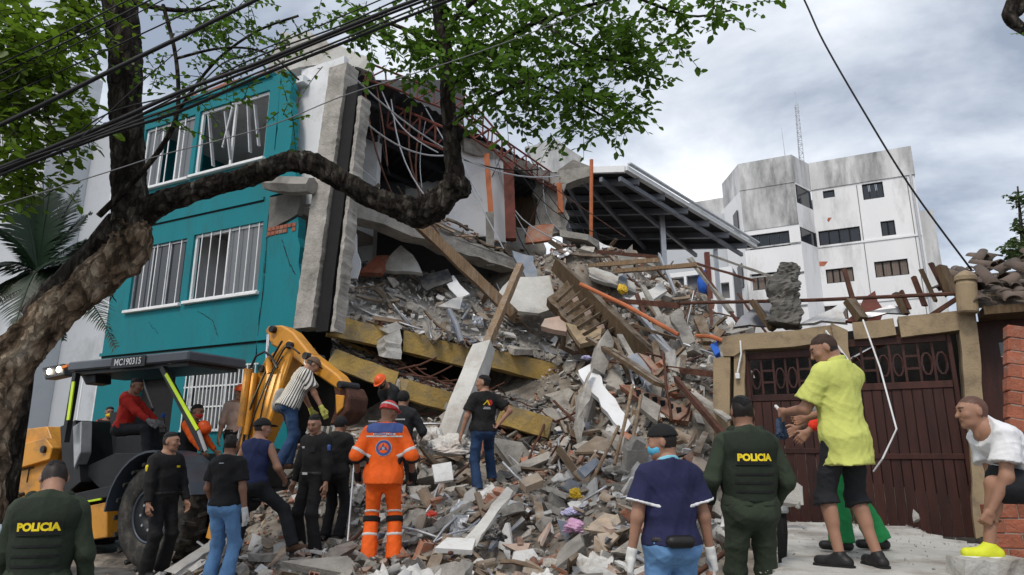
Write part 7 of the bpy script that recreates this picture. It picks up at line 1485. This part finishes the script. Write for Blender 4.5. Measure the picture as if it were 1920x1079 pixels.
# crouching man in white tee
p = Person('man in white tee leaning forward on his raised knee by the brick wall', head=(1816, 744), Y=5.15, yaw=80, H=1.74, lean=47, pz=.86, head_yaw=0, head_pitch=-42, skin=1, fat=1.12, hands=((-.17, .47, 1.17), (-.02, .40, 1.12)), poles=((-.6, -.8, -.4), (.6, -.8, -.4)), feet=((-.10, .50, .42), (.14, -.42, .085)), knees=((-.08, .7, 1), (.1, 1, 0)), curl=(.9, .7))
p.trousers('black_cloth2', .50, .03, wide=.03); p.top('white_tee', .68, .82, .036, .009, flare=.035, wf=13, seed=6); p.buzz(); p.shoes('shoe_yellow', sole='white_tee', toes=((0, 1), (0, 1)))
p.text('shirt', 'SI', .10, .06, 1.36, 'letter_dark', .006, bold=.004); p.rect('shirt', -.06, .0, 1.36, 1.38, 'letter_dark', 'shirt_print', nz=1); p.rect('shirt', .02, .09, 1.26, 1.275, 'collar_blue', 'shirt_print', nz=1); p.rect('shirt', -.08, .0, 1.30, 1.31, 'letter_dark', 'shirt_print', nz=1)
# officer in black by the digger wheel
p = Person('officer in black uniform standing before the digger wheel', head=(324, 812), Y=8.95, yaw=-118, H=1.73, head_yaw=28, head_pitch=4, skin=1, hands=((-.24, .14, .88), (.26, .10, .86)))
p.trousers('black_cloth', wide=.03); p.top('black_cloth', 1.92, .92, .028, .008, 'jacket', 1.49, seed=3); p.hair(off=.012, cut=((.072, .05), (-.09, -.03))); p.collar('black_cloth'); p.shoes('leather', True); p.band('jacket', .97, 1.01, 'leather', 'belt')
a, e, w_ = p.j['arm1']; p.blob('shoulder_badge', 'letter_yellow', [(a + (e - a) * .3 + v3(.07, .0, 0), a + (e - a) * .45 + v3(.07, 0, 0), .03, .018, .01, .6)])
p.rect('jacket', -.12, -.06, 1.3, 1.325, 'letter_yellow', 'name_tag', face=1, nz=1)
# man in black tee and light jeans
p = Person('man in black tee and light blue jeans with white gloves, back turned', head=(436, 816), Y=8.25, yaw=-14, H=1.71, head_yaw=10, head_pitch=4, skin=2, hands=((-.25, .14, .90), (.29, .0, .80)))
p.trousers('jeans_light', wide=.03); p.top('black_cloth', .70, .92, .026, .008, seed=5, flare=.025); p.hair(off=.006, cut=((.072, .06), (-.09, -.02))); p.shoes('leather'); p.glove(1, 'glove_white'); p.rect('shirt', -.03, .03, 1.40, 1.41, 'letter_grey', 'neck_label', nz=1)
# man in navy vest top
p = Person('man in navy sleeveless top and black cap stepping onto the rubble', head=(496, 787), Y=8.95, yaw=-16, H=1.76, lean=6, head_yaw=-38, head_pitch=4, skin=1, fat=1.05, hands=((-.22, .2, 1.0), (.26, .26, 1.02)), feet=((-.16, -.05, .0), (.48, .22, .16)), pz=.88, knees=((-.2, 1, 0), (.6, 1, .1)))
p.trousers('black_cloth2', wide=.02); p.top('navy_tank', 0, .90, .022, .007, 'tank_top', 1.45, tags=('belly', 'chest', 'yoke', 'pelvis')); p.hair('hair_black', .006); p.cap('black_cloth'); p.shoes('boot_brown', toes=((0, 1), (.8, .6)))
# driver
p = Person('digger driver in red jumper sitting under the canopy', head=(262, 711), Y=10.95, yaw=-88, H=1.72, lean=8, head_yaw=-4, head_pitch=10, skin=2, hands=((-.16, .50, 1.06), (.16, .52, 1.06)), poles=((-.5, -.6, -.8), (.5, -.6, -.8)), pz=.95, feet=((-.14, .50, .50), (.14, .50, .50)), knees=((-.1, .6, 1), (.1, .6, 1)))
p.trousers('black_cloth2'); p.top('red_jumper', 1.9, .93, .028, .009, 'jumper', 1.48, seed=8); p.hair(off=.014, cut=((.072, .05), (-.09, -.05))); p.shoes('leather'); p.glove(0, 'grey_cloth'); p.glove(1, 'grey_cloth')
# people beyond the digger
p = Person('masked helper in red and white sleeves behind the digger cab', head=(207, 764), Y=13.7, yaw=-140, H=1.6, head_yaw=0, skin=2, hands=((-.24, .12, .9), (.24, .12, .9)))
p.trousers('black_cloth'); p.top('black_cloth', 0, .92, .03, .005, 'vest'); p.top('red_jumper', 1.5, .93, .02, .006, 'jumper'); p.hair(off=.014); p.face_mask('letter_yellow'); p.shoes('leather')
p = Person('masked rescuer with orange sleeves and an orange helmet slung at the chest', head=(375, 760), Y=11.1, yaw=-96, H=1.68, head_yaw=-4, skin=2, lean=8, hands=((-.2, .42, 1.0), (.22, .44, .98)), poles=((-.5, -.6, -.8), (.5, -.6, -.8)))
p.trousers('black_cloth'); p.top('orange_suit', 1.9, .93, .022, .006, 'jacket', seed=2); p.top('black_cloth', 0, .95, .034, .005, 'vest'); p.hair(off=.014); p.face_mask('emblem_red'); p.shoes('leather'); p.blob('slung_helmet', 'helmet_orange', [(p.T(.0, .2, 1.40), p.T(.0, .23, 1.36), .10, .10)])
p = Person('rescuer in orange helmet and salmon shirt behind the yellow boom', head=(452, 724), Y=11.45, yaw=-150, H=1.70, skin=1)
p.trousers('black_cloth'); p.top('d_pink', 1.2, .92); p.helmet('helmet_orange'); p.shoes('leather')
# man in striped shirt
p = Person('man in black and white striped shirt bending over the rubble', head=(596, 676), Y=10.35, yaw=-52, H=1.74, lean=24, head_pitch=18, head_yaw=-6, skin=1, fat=1.1, pz=.93, hands=((-.12, .44, 1.0), (.30, .46, .98)), poles=((-.6, -.6, -.6), (.6, -.6, -.6)), feet=((-.14, .10, .085), (.12, -.12, .085)))
p.trousers('jeans_dark'); p.top('striped_shirt', .75, .86, .034, .008, seed=3, flare=.03); p.cap('brown_cloth', True); p.hair('hair_black', .006); p.shoes('boot_brown'); p.glove(1, 'glove_yellow'); p.glove(0, 'glove_yellow')
p.blob('shoulder_bag', 'grey_cloth', [(p.T(-.2, -.1, 1.05), p.T(-.2, -.06, .90), .10, .11)])
# officer in black facing the street
p = Person('officer in black uniform looking down, standing on the low rubble beside the rescuer in orange', head=(588, 780), Y=9.15, yaw=150, H=1.76, head_yaw=18, head_pitch=22, skin=1, hands=((-.28, .05, .84), (.28, .06, .86)), feet=((-.18, .06, .085), (.2, -.04, .085)))
p.trousers('black_cloth', wide=.03); p.top('black_cloth', 1.92, .92, .028, .008, 'jacket', 1.49, seed=4); p.hair(off=.012, cut=((.072, .05), (-.09, -.03))); p.collar('black_cloth'); p.shoes('leather', True, toes=((0, 1), (.3, 1))); p.band('jacket', .96, 1.01, 'leather', 'belt')
p.rect('jacket', .06, .13, 1.30, 1.325, 'letter_grey', 'name_tag', face=1, nz=1); p.rect('jacket', -.12, -.05, 1.25, 1.33, 'black_cloth2', 'radio', .02, face=1, nz=2); p.rect('jacket', -.04, .05, .97, 1.0, 'silver_band', 'belt_buckle', .01, face=1, nz=1)
a, e, w_ = p.j['arm0']; p.blob('shoulder_badge', 'emblem_blue', [(a + (e - a) * .25 + v3(-.065, .02, 0), a + (e - a) * .4 + v3(-.065, .02, 0), .026, .02)])
# two dark figures
p = Person('helper all in black with covered head between the officer and the rescuer in orange', head=(642, 783), Y=9.8, yaw=-20, H=1.66, head_pitch=14, skin=2, hands=((-.2, .25, .95), (.2, .25, .95)))
p.trousers('black_cloth'); p.top('black_cloth', 1.92, .9, .03, .008, 'jacket', 1.49, seed=5); p.hair('black_cloth', .014, ((.09, .02), (-.1, -.09)), 'hood'); p.shoes('leather', True)
p = Person('helper in black jacket and balaclava standing before the lower yellow beam', head=(758, 735), Y=10.4, yaw=-12, H=1.76, head_pitch=12, skin=2, hands=((-.22, .2, .95), (.22, .3, 1.1)), feet=((-.12, 0, .085), (.16, .04, .085)))
p.trousers('black_cloth'); p.top('black_cloth2', 1.92, .9, .032, .008, 'jacket', 1.49, seed=6); p.hair('black_cloth', .014, ((.09, .02), (-.1, -.1)), 'hood'); p.shoes('leather', True); p.rect('jacket', -.1, .1, 1.3, 1.32, 'letter_grey', 'back_print', nz=1)
# rescuer in orange
p = Person('rescuer in orange civil defence uniform and red helmet, back turned', head=(733, 757), Y=7.95, yaw=4, H=1.76, head_yaw=-30, head_pitch=16, skin=2, fat=1.12, hands=((-.30, .10, .95), (.30, .10, .95)), feet=((-.13, 0, .085), (.14, .02, .085)))
p.trousers('orange_suit', wide=.035, seed=9); p.top('orange_suit', 1.25, .84, .034, .008, 'jacket', 1.48, seed=7, flare=.02); p.helmet('helmet_red', 'silver_band'); p.shoes('leather', True)
p.band('jacket', 1.385, 1.5, 'emblem_blue', 'shoulder_panel', off=.003); p.band('jacket', 1.335, 1.362, 'silver_band')
for i in (0, 1):
    p.band('jacket', .72, .86, 'silver_band', arm=i); p.band('trousers', .02, .16, 'black_cloth', 'knee_pad', leg=i, off=.014); p.band('trousers', -.12, -.06, 'silver_band', leg=i, off=.005); p.band('trousers', .42, .50, 'silver_band', leg=i, off=.005); p.blob('glove', 'black_cloth', [(p.j['arm%d' % i][2], p.j['hand%d' % i][0] + p.j['hand%d' % i][1] * .08, .045, .04)]); p.band('jacket', 1.02, 1.24, 'black_cloth', 'elbow_pad', arm=i, off=.01)
p.rect('jacket', -.12, .12, 1.367, 1.382, 'white_tee', 'back_print', nz=1); p.text('jacket', 'DEFENSA CIVIL', .032, 0, 1.374, 'emblem_blue', .0075, bold=.001)
p.disc('jacket', 0, 1.225, .0, .088, 'crest_grey', 'emblem_ring', .005); p.disc('jacket', 0, 1.225, .0, .082, 'emblem_blue', 'emblem_ring', .007); p.disc('jacket', 0, 1.225, .0, .056, 'orange_suit', 'emblem_field', .009)
p.decal('jacket', [(-.05, 1.195), (.05, 1.195), (0, 1.278), (0, 1.22)], [(0, 1, 3), (1, 2, 3), (2, 0, 3)], 'emblem_blue', 'emblem_triangle', .011); p.disc('jacket', 0, 1.222, 0, .016, 'crest_grey', 'emblem_centre', .013)
p.rect('trousers', .06, .16, .86, .90, 'black_cloth', 'pocket_flap'); p.rect('trousers', -.16, -.06, .86, .90, 'black_cloth', 'pocket_flap')
m = MB().tube([at(664, 870, 8.3), at(652, 1015, 8.0)], .012, 8); tag(m.build('walking_staff', mt['aluminium']), 'pale metal staff held upright beside the rescuer in orange', 'staff')
# rescuer bending on the beams
p = Person('rescuer in orange helmet bending forward below the yellow beams', head=(708, 708), Y=11.5, yaw=140, H=1.70, lean=40, head_pitch=10, head_yaw=10, skin=2, pz=.80, hands=((.0, .5, 1.05), (-.3, .42, .98)), poles=((-1, -.4, 0), (1, -.4, 0)), feet=((-.2, -.05, .085), (.2, .12, .085)))
p.trousers('olive_cloth'); p.top('black_cloth2', 1.92, .88, .032, .008, 'jacket', 1.49, seed=8); p.helmet('helmet_orange'); p.face_mask('black_cloth'); p.shoes('leather', True)
# man with hand on hip
p = Person('man in black printed tee and jeans with one hand on his hip', head=(906, 705), Y=10.4, yaw=22, H=1.74, head_yaw=56, head_pitch=2, skin=1, fat=1.1, lean=-2, hands=((-.33, .04, .86), (.20, -.12, 1.02)), poles=((-.5, -1, 0), (1, -.35, -.1)), feet=((-.10, -.06, .085), (.24, .28, .24)), knees=((-.12, 1, 0), (.3, 1, 0)), curl=(.4, 1.2))
p.trousers('jeans_dark', wide=.02); p.top('black_cloth', .72, .90, .028, .008, seed=9, flare=.028); p.hair(off=.016, cut=((.072, .05), (-.09, -.055))); p.shoes('boot_brown', True, toes=((-.3, 1), (.5, 1)))
p.disc('shirt', .045, 1.325, 0, .045, 'emblem_red', 'shirt_emblem', .006); p.decal('shirt', [(-.06, 1.29), (-.045, 1.29), (.015, 1.36), (0, 1.365)], [(0, 1, 2, 3)], 'letter_yellow', 'shirt_emblem', .008); p.decal('shirt', [(-.01, 1.36), (.01, 1.36), (.05, 1.29), (.035, 1.285)], [(0, 1, 2, 3)], 'letter_yellow', 'shirt_emblem', .009)
for z, w_ in ((1.255, .06), (1.235, .07)): p.rect('shirt', -w_ * .8, w_ * .9, z - .006, z + .006, 'letter_grey', 'shirt_print', nz=1)
